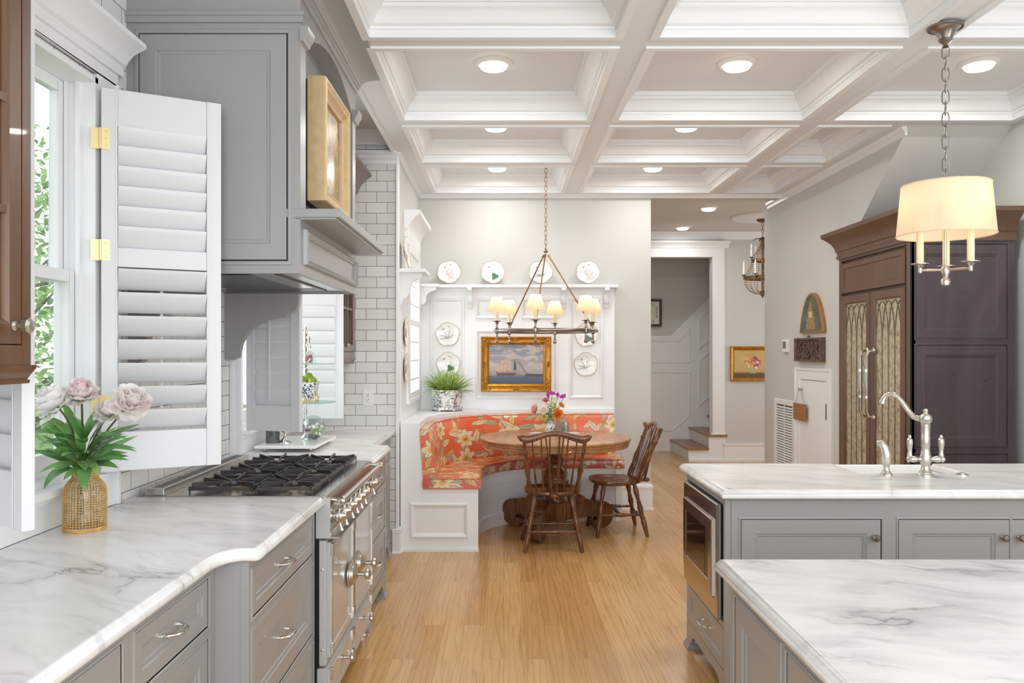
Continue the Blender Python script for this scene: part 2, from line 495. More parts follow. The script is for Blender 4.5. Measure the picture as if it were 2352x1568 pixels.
# ------------------------------------------------------------------ mesh builder
class MB:
    def __init__(s, M=None):
        s.bm = bmesh.new()
        s.M = M.copy() if M else Matrix()
    def v(s, p):
        return s.bm.verts.new(s.M @ Vector(p))
    def f(s, vs):
        try:
            return s.bm.faces.new(vs)
        except ValueError:
            return None
    def box(s, x0, x1, y0, y1, z0, z1):
        a = [s.v((x, y, z)) for z in (z0, z1) for y in (y0, y1) for x in (x0, x1)]
        for q in ((0, 1, 3, 2), (4, 5, 7, 6), (0, 1, 5, 4), (2, 3, 7, 6), (0, 2, 6, 4), (1, 3, 7, 5)):
            s.f([a[i] for i in q])
        return s
    def rect(s, x0, x1, y0, y1, steps, cap=True, back=True):
        """nested rectangles (inset, z), local xy plane, facing +z"""
        L = []
        for d, z in steps:
            L.append([s.v(p) for p in ((x0 + d, y0 + d, z), (x1 - d, y0 + d, z), (x1 - d, y1 - d, z), (x0 + d, y1 - d, z))])
        for a, b in zip(L, L[1:]):
            for i in range(4):
                s.f([a[i], a[(i + 1) % 4], b[(i + 1) % 4], b[i]])
        if cap:
            s.f(L[-1])
        if back:
            s.f(L[0][::-1])
        return s
    def loft(s, loops, closed=True, cap=True):
        L = [[s.v(p) for p in lp] for lp in loops]
        n = len(L[0])
        for a, b in zip(L, L[1:]):
            for i in range(n if closed else n - 1):
                s.f([a[i], a[(i + 1) % n], b[(i + 1) % n], b[i]])
        if cap:
            s.f(L[0][::-1])
            s.f(L[-1])
        return s
    def lathe(s, prof, c=(0, 0, 0), n=24, M=None, cap=True, flute=0):
        M = M or Matrix()
        c = Vector(c)
        L = []
        for r, z in prof:
            r = max(r, 1e-5)
            ring = []
            for i in range(n):
                a = 2 * PI * i / n
                rr = r * (1 + (flute if i % 2 else 0))
                ring.append(c + M @ Vector((rr * math.cos(a), rr * math.sin(a), z)))
            L.append(ring)
        return s.loft(L, True, cap)
    def turned(s, p0, p1, prof, n=12):
        """lathe along a segment; prof = (t along, radius)"""
        p0, p1 = Vector(p0), Vector(p1)
        d = p1 - p0
        q = d.to_track_quat('Z', 'Y').to_matrix().to_4x4()
        return s.lathe([(r, t * d.length) for t, r in prof], p0, n, q)
    def tube(s, pts, r, n=8, closed=False):
        P = [Vector(p) for p in pts]
        m = len(P)
        rad = r if hasattr(r, '__len__') else [r] * m
        up = None
        L = []
        for i in range(m):
            if closed:
                t = (P[(i + 1) % m] - P[i - 1])
            else:
                t = P[min(i + 1, m - 1)] - P[max(i - 1, 0)]
            if t.length < 1e-9:
                t = Vector((0, 0, 1))
            t.normalize()
            if up is None:
                up = Vector((0, 0, 1)) if abs(t.z) < 0.9 else Vector((1, 0, 0))
            a = t.cross(up)
            if a.length < 1e-6:
                a = t.orthogonal()
            a.normalize()
            b = a.cross(t).normalized()
            up = b
            L.append([P[i] + (a * math.cos(2 * PI * k / n) + b * math.sin(2 * PI * k / n)) * rad[i] for k in range(n)])
        if closed:
            L.append(L[0])
            return s.loft(L, True, False)
        return s.loft(L, True, True)
    def prism(s, pts, z0, z1):
        a = [s.v((x, y, z0)) for x, y in pts]
        b = [s.v((x, y, z1)) for x, y in pts]
        n = len(pts)
        s.f(a[::-1])
        s.f(b)
        for i in range(n):
            s.f([a[i], a[(i + 1) % n], b[(i + 1) % n], b[i]])
        return s
    def mold(s, prof, path, closed=False, cap=True, uv=False):
        """sweep profile (d to the left of travel, z) along an xy path with mitred corners"""
        P = [Vector((p[0], p[1])) for p in path]
        m = len(P)
        L = []
        for i in range(m):
            def nrm(a, b):
                t = (b - a).normalized()
                return Vector((-t.y, t.x))
            if closed or 0 < i < m - 1:
                n0 = nrm(P[i - 1], P[i])
                n1 = nrm(P[i], P[(i + 1) % m])
                h = (n0 + n1)
                h = h / max(h.length_squared / 2, 0.05)
            elif i == 0:
                h = nrm(P[0], P[1])
            else:
                h = nrm(P[-2], P[-1])
            L.append([(P[i].x + h.x * d, P[i].y + h.y * d, z) for d, z in prof])
        if uv:                       # metres along the path and round the profile
            s.uv = {}
            acc = 0.0
            for i in range(m):
                if i:
                    acc += (P[i] - P[i - 1]).length
                w_ = 0.0
                for j, p in enumerate(L[i]):
                    if j:
                        w_ += (Vector(prof[j]) - Vector(prof[j - 1])).length
                    s.uv[tuple(round(x, 5) for x in p)] = (acc, w_)
        if closed:
            L.append(L[0])
            return s.loft(L, True, False)
        return s.loft(L, True, cap)
    def ball(s, c, r, n=12, sc_=(1, 1, 1)):
        M = Matrix.Diagonal((sc_[0], sc_[1], sc_[2], 1))
        k = max(4, n // 2)
        return s.lathe([(r * math.sin(PI * i / k), -r * math.cos(PI * i / k)) for i in range(k + 1)], c, n, M, False)
    def leaf(s, base, d, nrm, length, width, bend=0.3, fold=0.15, n=5, tip=1.0):
        base, d, nrm = Vector(base), Vector(d).normalized(), Vector(nrm)
        side = d.cross(nrm)
        if side.length < 1e-4:
            side = d.orthogonal()
        side.normalize()
        nrm = side.cross(d).normalized()
        rows = []
        for i in range(n + 1):
            t = i / n
            wd = width * (math.sin(PI * min(1, t ** 0.8 * 0.97 + 0.03))) ** tip * 0.5
            p = base + d * (length * math.sin(bend * t) / bend if bend else length * t) - nrm * (length * (1 - math.cos(bend * t)) / bend if bend else 0)
            rows.append([p - side * wd + nrm * wd * fold, p, p + side * wd + nrm * wd * fold])
        V = [[s.v(p) for p in r_] for r_ in rows]
        for a, b in zip(V, V[1:]):
            for i in range(2):
                s.f([a[i], a[i + 1], b[i + 1], b[i]])
        return s
    def petal(s, base, d, nrm, length, width, cup=0.5, n=4, m=4, ruffle=0.0):
        base, d, nrm = Vector(base), Vector(d).normalized(), Vector(nrm)
        side = d.cross(nrm)
        if side.length < 1e-4:
            side = d.orthogonal()
        side.normalize()
        nrm = side.cross(d).normalized()
        V = []
        for i in range(n + 1):
            t = i / n
            wd = width * 0.5 * (0.35 + 0.65 * math.sin(PI * min(1, 0.15 + t * 0.62)))
            row = []
            for j in range(m + 1):
                q = 2 * j / m - 1
                z = cup * (q * q * wd * 0.6 + math.sin(t * PI * 0.5) * length * 0.0) - cup * length * (1 - math.cos(t * 1.3)) * -0.55
                rr = ruffle * random.uniform(-1, 1) * length * t
                edge = 1 - 0.18 * q * q * (1 if t > 0.8 else 0)
                row.append(s.v(base + d * length * t * edge + side * q * wd + nrm * (z + rr)))
            V.append(row)
        for a, b in zip(V, V[1:]):
            for j in range(m):
                s.f([a[j], a[j + 1], b[j + 1], b[j]])
        return s

C = sc.collection
WORLD_AT = {}

def fr(kind, o):
    """local frame: x along the face, y up, z out of the face"""
    o = Vector(o)
    ax = {'-y': ((1, 0, 0), (0, 0, 1), (0, -1, 0)), '+x': ((0, 1, 0), (0, 0, 1), (1, 0, 0)),
          '-x': ((0, -1, 0), (0, 0, 1), (-1, 0, 0)), '+y': ((-1, 0, 0), (0, 0, 1), (0, 1, 0))}[kind]
    M = Matrix.Identity(4)
    for i, a in enumerate(ax):
        for k in range(3):
            M[k][i] = a[k]
    M.translation = o
    return M

def obj(name, mb, m, parent=None, smooth=32, bevel=0.0, double=False):
    me = bpy.data.meshes.new(name)
    bmesh.ops.remove_doubles(mb.bm, verts=mb.bm.verts, dist=1e-6)
    bmesh.ops.recalc_face_normals(mb.bm, faces=mb.bm.faces)
    if getattr(mb, 'uv', None):
        lay = mb.bm.loops.layers.uv.new('UVMap')
        for f_ in mb.bm.faces:
            for lp in f_.loops:
                lp[lay].uv = (lp.vert.co.x, lp.vert.co.z) if len(f_.verts) > 4 else mb.uv.get(tuple(round(x, 5) for x in lp.vert.co), (lp.vert.co.x, lp.vert.co.z))
    mb.bm.to_mesh(me)
    mb.bm.free()
    o = bpy.data.objects.new(name, me)
    C.objects.link(o)
    for x in (m if isinstance(m, (list, tuple)) else [m]):
        me.materials.append(x)
    if parent:
        base = WORLD_AT[parent]
        me.transform(base.inverted())
        o.parent = parent
        WORLD_AT[o] = base
    else:
        xs = [v.co for v in me.vertices]
        lo = Vector((min(c.x for c in xs), min(c.y for c in xs), min(c.z for c in xs)))
        hi = Vector((max(c.x for c in xs), max(c.y for c in xs), max(c.z for c in xs)))
        org = Vector(((lo.x + hi.x) / 2, (lo.y + hi.y) / 2, lo.z))
        me.transform(Matrix.Translation(-org))
        o.location = org
        WORLD_AT[o] = Matrix.Translation(org)
    if smooth:
        for p in me.polygons:
            p.use_smooth = True
        me.set_sharp_from_angle(angle=R(smooth))
    if bevel:
        b = o.modifiers.new('bevel', 'BEVEL')
        b.width = bevel
        b.segments = 2
        b.limit_method = 'ANGLE'
        b.angle_limit = R(40)
    return o

def thing(name, label, cat, loc=(0, 0, 0), rz=0.0, group=None):
    o = bpy.data.objects.new(name, None)
    C.objects.link(o)
    o.empty_display_size = 0.05
    o.location = loc
    o.rotation_euler = (0, 0, rz)
    o['label'] = label
    o['category'] = cat
    if group:
        o['group'] = group
    WORLD_AT[o] = Matrix.Translation(Vector(loc)) @ Matrix.Rotation(rz, 4, 'Z')
    return o

def tag(o, label, cat, group=None):
    o['label'] = label
    o['category'] = cat
    if group:
        o['group'] = group
    return o

def struct(name, mb, m, parent=None, **kw):
    o = obj(name, mb, m, parent, **kw)
    if not parent:
        o['kind'] = 'structure'
    return o

def sroot(name, loc):
    o = bpy.data.objects.new(name, None)
    C.objects.link(o)
    o.empty_display_size = 0.05
    o.location = loc
    o['kind'] = 'structure'
    WORLD_AT[o] = Matrix.Translation(Vector(loc))
    return o

def copy_tree(o, parent=None):
    c = o.copy()
    C.objects.link(c)
    if parent:
        c.parent = parent
    for ch in list(o.children):
        copy_tree(ch, c)
    return c

def dup(root, loc, rz, label, group=None):
    r = copy_tree(root)
    r.location = loc
    r.rotation_euler = (0, 0, rz)
    r['label'] = label
    if group:
        r['group'] = group
    return r

def lamp(name, kind, loc, power, col, parent=None, size=0.1, rot=None, spot=None):
    d = bpy.data.lights.new(name, kind)
    d.energy = power
    d.color = col
    if kind == 'AREA':
        d.shape = 'DISK'
        d.size = size
    else:
        d.shadow_soft_size = size
    if kind == 'SPOT':
        d.spot_size = spot or R(150)
        d.spot_blend = 1.0
    o = bpy.data.objects.new(name, d)
    C.objects.link(o)
    if rot:
        o.rotation_euler = rot
    if parent:
        o.parent = parent
        o.location = WORLD_AT[parent].inverted() @ Vector(loc)
    else:
        o.location = loc
    return o

# ------------------------------------------------------------------ room shell
XL, YB, ZC, ZB = -1.48, 7.55, 3.10, 2.955      # left wall, back wall, ceiling, beam underside
NX = -0.79                                      # side wall of the breakfast nook
XR, XR2 = 2.63, 3.30                            # right wall beyond and beside the fridge

struct('floor', MB().box(-1.7, 5.2, -1.6, 12.3, -0.12, 0.0), OAK, smooth=0)
struct('ceiling', MB().box(-1.7, 3.45, -1.6, 7.56, ZC, ZC + 0.12), CEILP, smooth=0)

def wall_y(mb, x0, x1, y0, y1, z0, z1, holes):
    """wall running along y with rectangular holes (ya, yb, za, zb)"""
    ys = sorted({y0, y1, *[h[0] for h in holes], *[h[1] for h in holes]})
    for a, b in zip(ys, ys[1:]):
        hs = sorted([h for h in holes if h[0] <= a + 1e-6 and h[1] >= b - 1e-6], key=lambda h: h[2])
        z = z0
        for h in hs:
            mb.box(x0, x1, a, b, z, h[2])
            z = h[3]
        mb.box(x0, x1, a, b, z, z1)
    return mb

W1 = (2.13, 2.90, 1.05, 2.47)
W2 = (4.49, 5.23, 1.05, 2.47)
W3 = (6.50, 7.22, 1.10, 2.34)
struct('wall_left', wall_y(MB(), XL - 0.13, XL, -1.6, 5.93, 0, ZC, [W1, W2]), TILE_L, smooth=0)
struct('wall_kitchen_end', MB().box(XL - 0.13, NX, 5.93, 6.06, 0, ZC), TILE_E, smooth=0)
struct('wall_nook_left', wall_y(MB(), NX - 0.15, NX, 6.06, YB + 0.15, 0, ZC, [W3]), WALLP, smooth=0)
m = MB()
m.box(NX, 1.379, YB, YB + 0.15, 0, ZC)
m.box(1.379, XR, YB, YB + 0.15, 2.93, ZC)
struct('wall_back', m, WALLP, smooth=0)
# right wall with the underside of the stair cutting its top
m = MB(fr('+x', (XR, 0, 0)))
m.prism([(6.2, 0), (8.0, 0), (8.0, ZC), (5.1, ZC), (5.22, 2.96), (5.95, 2.43), (6.2, 2.25)], 0, 0.12)
struct('wall_right', m, WALLP, smooth=0)
m = MB()
m.box(XR2, XR2 + 0.15, -1.6, 6.35, 0, ZC)
m.box(XR + 0.119, XR2, 6.25, 6.37, 0, ZC)
struct('wall_right_side', m, WALLP, smooth=0)
m = MB(fr('+x', (XR, 0, 0)))
m.prism([(5.19, 2.985), (6.26, 2.21), (6.26, 2.29), (5.19, 3.065)], 0.119, XR2 - XR)
struct('wall_stair_soffit', m, WALLP, smooth=0)

# white end post of the nook wall, with plinth
m = MB()
m.box(NX - 0.004, NX + 0.014, 5.915, 6.0, 0.18, 2.93)
m.box(NX - 0.03, NX + 0.028, 5.905, 6.0, 0.0, 0.16)
m.box(NX - 0.03, NX + 0.034, 5.90, 6.0, 0.155, 0.185)
m.box(NX - 0.03, NX + 0.04, 5.895, 6.0, 0.0, 0.018)
struct('trim_1', m, WHITE, bevel=0.003)
# wall end plinth by the hall opening
m = MB()
prof = [(0, 0), (-0.024, 0), (-0.024, 0.018), (-0.014, 0.022), (-0.014, 0.20), (-0.02, 0.205), (-0.02, 0.225), (-0.006, 0.245), (0, 0.25)]
m.mold(prof, [(1.04, YB), (1.379, YB), (1.379, YB + 0.15)])
struct('baseboard_back', m, WHITE)
m = MB()
m.mold(prof, [(XR, 8.0), (XR, 6.2)])
struct('baseboard_right', m, WHITE)

# ------------------------------------------------------------------ coffered ceiling
TB = [(1.05, 1.21), (2.40, 2.56), (3.748, 3.90), (5.09, 5.25), (6.22, 6.38), (7.42, YB)]
def cols(y):
    return [(-0.636, 0.534), (0.711, 1.894), (2.067, 2.492 if y > 5.2 else 3.218)]
m = MB()
for x0, x1 in ((-0.80, -0.636), (0.534, 0.711), (1.894, 2.067)):
    m.box(x0, x1, -1.5, YB, ZB, ZC)
m.box(2.492, XR, 5.25, YB, ZB, ZC)
m.box(3.218, XR2, -1.5, 5.25, ZB, ZC)
for a, b in TB:
    for x0, x1 in cols((a + b) / 2 + 0.1):
        m.box(x0, x1, a, b, ZB, ZC)
m.box(2.492, 3.218, 5.09, 5.25, ZB, ZC)
struct('trim_2', m, CEILP, smooth=0)
prof = [(-0.026, 0.0), (-0.026, -0.011), (0.012, -0.011), (0.012, 0.026), (0.02, 0.026), (0.022, 0.038), (0.03, 0.042),
        (0.036, 0.05), (0.048, 0.07), (0.062, 0.092), (0.084, 0.105), (0.084, 0.12), (0.096, 0.122), (0.098, 0.145)]
k = 3
rows = [(1.21, 2.40), (2.56, 3.748), (3.90, 5.09), (5.25, 6.22), (6.38, 7.42)]
for y0, y1 in rows:
    for x0, x1 in cols(y0):
        m = MB()
        m.mold([(d, ZB + z) for d, z in prof], [(x0, y0), (x1, y0), (x1, y1), (x0, y1)], closed=True)
        struct('trim_%d' % k, m, WHITE, smooth=40)
        k += 1
# wall mouldings under the perimeter beams
m = MB()
pr = [(0, -0.035), (-0.012, -0.033), (-0.016, -0.02), (-0.03, -0.012), (-0.034, 0.0), (0, 0)]
m.mold([(d, ZB + z) for d, z in pr], [(NX, 5.93), (NX, YB), (XR, YB)])
m.mold([(d * 1.0, ZB + z * 1.7) for d, z in pr], [(XR, 8.0), (XR, 5.25)])
struct('trim_%d' % k, m, WHITE); k += 1
# crown over the tiled end wall and the recess over the counter
m = MB()
m.mold([(0, 2.865), (-0.012, 2.865), (-0.016, 2.89), (-0.03, 2.905), (-0.03, 2.925), (-0.05, 2.94), (-0.05, 2.955), (0, 2.955)], [(XL, 5.93), (NX + 0.01, 5.93)])
m.mold([(0, 3.0), (-0.015, 3.0), (-0.03, 3.03), (-0.06, 3.06), (-0.07, ZC), (0, ZC)], [(XL, 5.91), (-0.80, 5.91)])
m.mold([(0, 2.94), (0.02, 2.94), (0.02, 2.955), (0, 2.955)], [(-0.80, 4.5), (-0.80, 5.93)])
struct('trim_%d' % k, m, WHITE); k += 1

# ------------------------------------------------------------------ windows in the left wall
def sash(mb, M, w, h, st, t=0.035):
    b = MB(M)
    b.rect(0, w, 0, h, [(0, -t), (0, 0), (st - 0.012, 0), (st, -0.010), (st, -t), (0, -t)], cap=False, back=False)
    bm2 = b.bm
    return b

def window(n, y0, y1, z0, z1, x, head=True):
    """double hung window in a wall whose room face is x, jamb ends at y0 y1"""
    root = sroot('window_%d' % n, (x, (y0 + y1) / 2, z0))
    m = MB()
    # jamb lining and parting beads
    for a, b in ((y0 - 0.001, y0 + 0.02), (y1 - 0.02, y1 + 0.001)):
        m.box(x - 0.13, x + 0.02, a, b, z0, z1)
    m.box(x - 0.13, x + 0.02, y0, y1, z1 - 0.02, z1)
    m.box(x - 0.13, x + 0.0, y0, y1, z0 - 0.0, z0 + 0.02)
    for a, b in ((y0 + 0.02, y0 + 0.035), (y1 - 0.035, y1 - 0.02)):
        m.box(x - 0.045, x - 0.03, a, b, z0, z1 - 0.02)
        m.box(x - 0.085, x - 0.076, a, b, z0, z1 - 0.02)
    struct('jamb', m, WHITE, root, smooth=0)
    zm = (z0 + z1) / 2 - 0.005
    for nm, xx, za, zb in (('lower_sash', x - 0.048, z0 + 0.02, zm + 0.02), ('upper_sash', x - 0.088, zm - 0.02, z1 - 0.02)):
        a, b = y0 + 0.022, y1 - 0.022
        m = MB()
        st, t = 0.042, 0.034
        m.box(xx - t, xx, a, a + st, za, zb)
        m.box(xx - t, xx, b - st, b, za, zb)
        m.box(xx - t, xx, a + st, b - st, za, za + (0.075 if nm == 'lower_sash' else 0.04))
        m.box(xx - t, xx, a + st, b - st, zb - 0.042, zb)
        s_ = struct(nm, m, WHITE, root, smooth=0, bevel=0.004)
        p = MB().box(xx - t * 0.55, xx - t * 0.45, a + st - 0.005, b - st + 0.005, za + 0.035, zb - 0.035)
        struct('pane', p, GLASS, s_, smooth=0)
    # casing, stool and apron
    m = MB()
    cw = 0.15
    for a, b in ((y0 - cw, y0), (y1, y1 + cw)):
        m.box(x, x + 0.02, a, b, 0.915 if n < 3 else z0, z1 + 0.02)
        m.box(x, x + 0.032, a if a < y0 - 0.1 else b - 0.022, a + 0.022 if a < y0 - 0.1 else b, z0 if n > 2 else 0.915, z1 + 0.02)
    m.box(x, x + 0.02, y0 - cw, y1 + cw, z1 + 0.02, z1 + 0.10)
    struct('casing', m, WHITE, root, smooth=0, bevel=0.003)
    m = MB()
    m.box(x - 0.05, x + 0.055, y0 - 0.01, y1 + 0.01, z0 - 0.028, z0)
    m.box(x, x + 0.03, y0 - 0.0, y1 + 0.0, z0 - 0.05, z0 - 0.028)
    struct('stool', m, WHITE, root, smooth=0, bevel=0.006)
    if n < 3:
        struct('apron', MB().box(x, x + 0.016, y0, y1, 0.915, z0 - 0.05), WHITE, root, smooth=0)
    m = MB()
    a, b = y0 - cw - 0.005, y1 + cw + 0.005
    pr = [(0, 0), (-0.035, 0), (-0.04, 0.014), (-0.035, 0.02), (-0.05, 0.03), (-0.058, 0.05), (-0.078, 0.078), (-0.112, 0.10), (-0.125, 0.108), (-0.125, 0.128), (0, 0.128)]
    m.mold([(d, z1 + 0.075 + z * 0.82) for d, z in pr], [(x, a), (x, b)], cap=True)
    m.box(x, x + 0.034, a - 0.012, b + 0.012, z1 + 0.06, z1 + 0.08)
    struct('head_crown', m, WHITE, root)
    return root
window(1, *W1, XL)
window(2, *W2, XL)

# nook window: white frame with fretwork bars over bright glass
def nook_window():
    y0, y1, z0, z1 = W3
    root = sroot('window_3', (NX, (y0 + y1) / 2, z0))
    m = MB()
    for a, b in ((y0 - 0.10, y0), (y1, y1 + 0.10)):
        m.box(NX, NX + 0.034, a, b, z0, z1)
    m.box(NX, NX + 0.034, y0 - 0.10, y1 + 0.10, z1, z1 + 0.12)
    m.box(NX - 0.15, NX + 0.045, y0 - 0.12, y1 + 0.12, z0 - 0.035, z0)
    for a, b in ((y0 + 0.0005, y0 + 0.015), (y1 - 0.015, y1 - 0.0005)):
        m.box(NX - 0.15, NX + 0.012, a, b, z0, z1 - 0.0155)
    m.box(NX - 0.15, NX + 0.012, y0 + 0.0005, y1 - 0.0005, z1 - 0.015, z1 - 0.0005)
    struct('casing', m, WHITE, root, smooth=0, bevel=0.003)
    m = MB()
    pr = [(0, 0), (-0.03, 0), (-0.034, 0.02), (-0.05, 0.05), (-0.09, 0.095), (-0.125, 0.12), (-0.13, 0.15), (0, 0.15)]
    m.mold([(d, 2.46 + z) for d, z in pr], [(NX, y0 - 0.12), (NX, y1 + 0.12)])
    m.box(NX, NX + 0.028, y0 - 0.11, y1 + 0.11, 2.40, 2.47)
    struct('head_crown', m, WHITE, root)
    f = MB()
    xx = NX + 0.036
    f.box(xx - 0.02, xx, y0 + 0.001, y0 + 0.03, z0 + 0.001, z1 - 0.001)
    f.box(xx - 0.02, xx, y1 - 0.03, y1 - 0.001, z0 + 0.001, z1 - 0.001)
    for za in (z0, z1 - 0.05, (z0 + z1) / 2 - 0.02):
        f.box(xx - 0.019, xx - 0.0005, y0 + 0.03, y1 - 0.03, za, za + 0.05)
    # fretwork: staggered bars
    nz = 8
    dz = (z1 - z0) / nz
    for i in range(1, nz):
        f.box(xx - 0.015, xx - 0.002, y0 + 0.03, y1 - 0.03, z0 + i * dz - 0.007, z0 + i * dz + 0.007)
    for i in range(nz):
        for j in (1, 2, 3, 4):
            yy = y0 + (y1 - y0) * (j + (0.4 if i % 2 else 0)) / 5.2
            f.box(xx - 0.014, xx - 0.003, yy - 0.007, yy + 0.007, z0 + i * dz, z0 + (i + 1) * dz)
    s_ = struct('fretwork_sash', f, WHITE, root, smooth=0)
    struct('pane', MB().box(xx - 0.03, xx - 0.026, y0, y1, z0, z1), GLASS, s_, smooth=0)
nook_window()

# ------------------------------------------------------------------ hall beyond the opening
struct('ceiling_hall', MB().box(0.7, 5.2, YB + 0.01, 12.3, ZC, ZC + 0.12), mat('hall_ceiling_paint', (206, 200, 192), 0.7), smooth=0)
struct('wall_hall_far', MB().box(0.7, 5.2, 12.0, 12.15, 0, ZC), WALLP, smooth=0)
struct('wall_hall_left', MB().box(0.7, 0.85, YB + 0.15, 12.0, 0, ZC), WALLP, smooth=0)
struct('wall_hall_right', MB().box(5.05, 5.2, 8.0, 12.0, 0, ZC), WALLP, smooth=0)
struct('wall_hall_near', MB().box(XR + 0.0, 5.05, 8.0, 8.12, 0, ZC), WALLP, smooth=0)
m = MB()
YM = 10.9
m.box(0.85, 1.0, YM, YM + 0.13, 0, ZC)
m.box(1.0, 2.90, YM, YM + 0.13, 2.76, ZC)
m.box(2.90, 5.05, YM, YM + 0.13, 0, ZC)
struct('wall_hall_middle', m, WALLP, smooth=0)
m = MB()
m.box(2.82, 2.985, YM - 0.022, YM + 0.15, 0.36, 2.76)
m.box(1.0, 2.985, YM - 0.022, YM + 0.15, 2.76, 2.90)
m.box(2.80, 3.0, YM - 0.03, YM + 0.0, 0.36, 0.385)
pr = [(0, 0), (-0.03, 0), (-0.035, 0.02), (-0.06, 0.05), (-0.09, 0.07), (-0.095, 0.09), (0, 0.09)]
m.mold([(-d, 2.88 + z) for d, z in pr], [(3.04, YM - 0.0), (1.0, YM - 0.0)])
struct('door_casing', m, WHITE, bevel=0.003)['kind'] = 'structure'
bpy.context.scene.collection.objects['door_casing'].name = 'trim_%d' % k; k += 1
m = MB()
m.mold([(-d, 3.0 + z * 1.1) for d, z in [(0, 0), (-0.02, 0), (-0.025, 0.02), (-0.06, 0.06), (-0.08, 0.08), (-0.08, 0.09), (0, 0.09)]], [(5.05, YM), (0.85, YM)])
struct('trim_%d' % k, m, WHITE); k += 1
m = MB()
m.box(2.98, 5.05, YM - 0.016, YM, 0.0, 0.235)
m.box(2.98, 5.05, YM - 0.024, YM, 0.215, 0.24)
m.box(2.5, 5.05, YM - 0.024, YM, 0.0, 0.03)
struct('baseboard_hall', m, WHITE, smooth=0)
m = MB()
m.box(0.85, 2.5, 11.98, 12.0, 0, 0.03)
struct('baseboard_hall_far', m, WHITE, smooth=0)
# stair
root = sroot('staircase', (2.9, 11.45, 0))
for i in range(7):
    x0 = 2.50 + 0.275 * i
    z = 0.182 * (i + 1)
    r_ = struct('riser', MB().box(x0, x0 + (0.3 if i != 1 else 0.1), YM + (0.0 if i < 1 else 0.13), 12.0, 0 if i < 1 else z - 0.182, z - 0.03), WHITE, root, smooth=0)
    struct('tread', MB().box(x0 - 0.03, x0 + (0.275 if i != 1 else 0.25), YM - (0.03 if i < 2 else -0.13), 11.98, z - 0.03, z), TREAD, root, smooth=0, bevel=0.008)
struct('stair_skirt', MB().box(2.776, 3.0, YM - 0.002, YM + 0.13, 0, 0.335), WHITE, root, smooth=0)
# stair wainscot on the far wall
m = MB(fr('-y', (0, 12.0, 0)))
m.prism([(0.85, 0), (5.0, 0), (5.0, 3.08), (3.86, 3.08), (2.50, 1.71), (0.85, 1.71)], 0, 0.012)
m.prism([(0.85, 1.67), (2.50, 1.67), (3.86, 3.03), (3.86, 3.08), (2.48, 1.715), (0.85, 1.715)], 0.012, 0.022)
def ring_poly(mb, pts, wd=0.03, z0=0.012, z1=0.024):
    n = len(pts)
    c = Vector((sum(p[0] for p in pts) / n, sum(p[1] for p in pts) / n))
    P = [Vector(p) for p in pts]
    area = sum(P[i].x * P[(i + 1) % n].y - P[(i + 1) % n].x * P[i].y for i in range(n))
    if area < 0:
        P = P[::-1]
    prof = [(0, z0), (0.006, z1), (wd - 0.006, z1), (wd, z0)]
    L = []
    for i in range(n):
        t0 = (P[i] - P[i - 1]).normalized()
        t1 = (P[(i + 1) % n] - P[i]).normalized()
        n0, n1 = Vector((-t0.y, t0.x)), Vector((-t1.y, t1.x))
        h = n0 + n1
        h = h / max(h.length_squared / 2, 0.1)
        L.append([(P[i].x + h.x * d, P[i].y + h.y * d, z) for d, z in prof])
    L.append(L[0])
    mb.loft(L, False, False)
    return mb
ring_poly(m, [(1.3, 0.30), (2.52, 0.30), (2.78, 0.52), (2.78, 1.19), (1.3, 1.19)])
ring_poly(m, [(1.3, 1.31), (2.78, 1.31), (2.78, 1.86), (2.60, 1.66), (1.3, 1.66)])
ring_poly(m, [(2.90, 0.66), (3.9, 1.5), (3.9, 2.2), (2.90, 1.36)])
ring_poly(m, [(2.90, 1.50), (3.9, 2.35), (3.9, 2.92), (2.90, 1.97)])
struct('wainscot', m, WHITE)['kind'] = 'structure'
C.objects['wainscot'].name = 'trim_%d' % k; k += 1

# ------------------------------------------------------------------ hardware and cabinets
def pull(parent, M, length=0.096):
    """bow pull, length along local x, standing off in z"""
    m = MB(M)
    h = length / 2
    pts = []
    for i in range(13):
        t = i / 12 * 2 - 1
        pts.append((t * h * 0.98, 0, 0.006 + 0.030 * (1 - t ** 4)))
    rad = [0.0042 + 0.0016 * math.exp(-((i - 6) / 2.0) ** 2) + (0.0016 if i in (4, 8) else 0) for i in range(13)]
    m.tube(pts, rad, 8)
    for s_ in (-1, 1):
        m.lathe([(0.009, 0), (0.009, 0.003), (0.006, 0.005), (0.005, 0.012)], (s_ * h * 0.98, 0, 0), 10)
    return obj('handle', m, CHROME, parent)

def knob(parent, M, r=0.016):
    m = MB(M)
    m.lathe([(0.010, 0), (0.010, 0.004), (0.006, 0.007), (0.006, 0.014), (r * 0.8, 0.017), (r, 0.021), (r, 0.029), (r * 0.72, 0.034), (0.004, 0.035)], (0, 0, 0), 8)
    return obj('knob', m, PEWTER, parent, smooth=20)

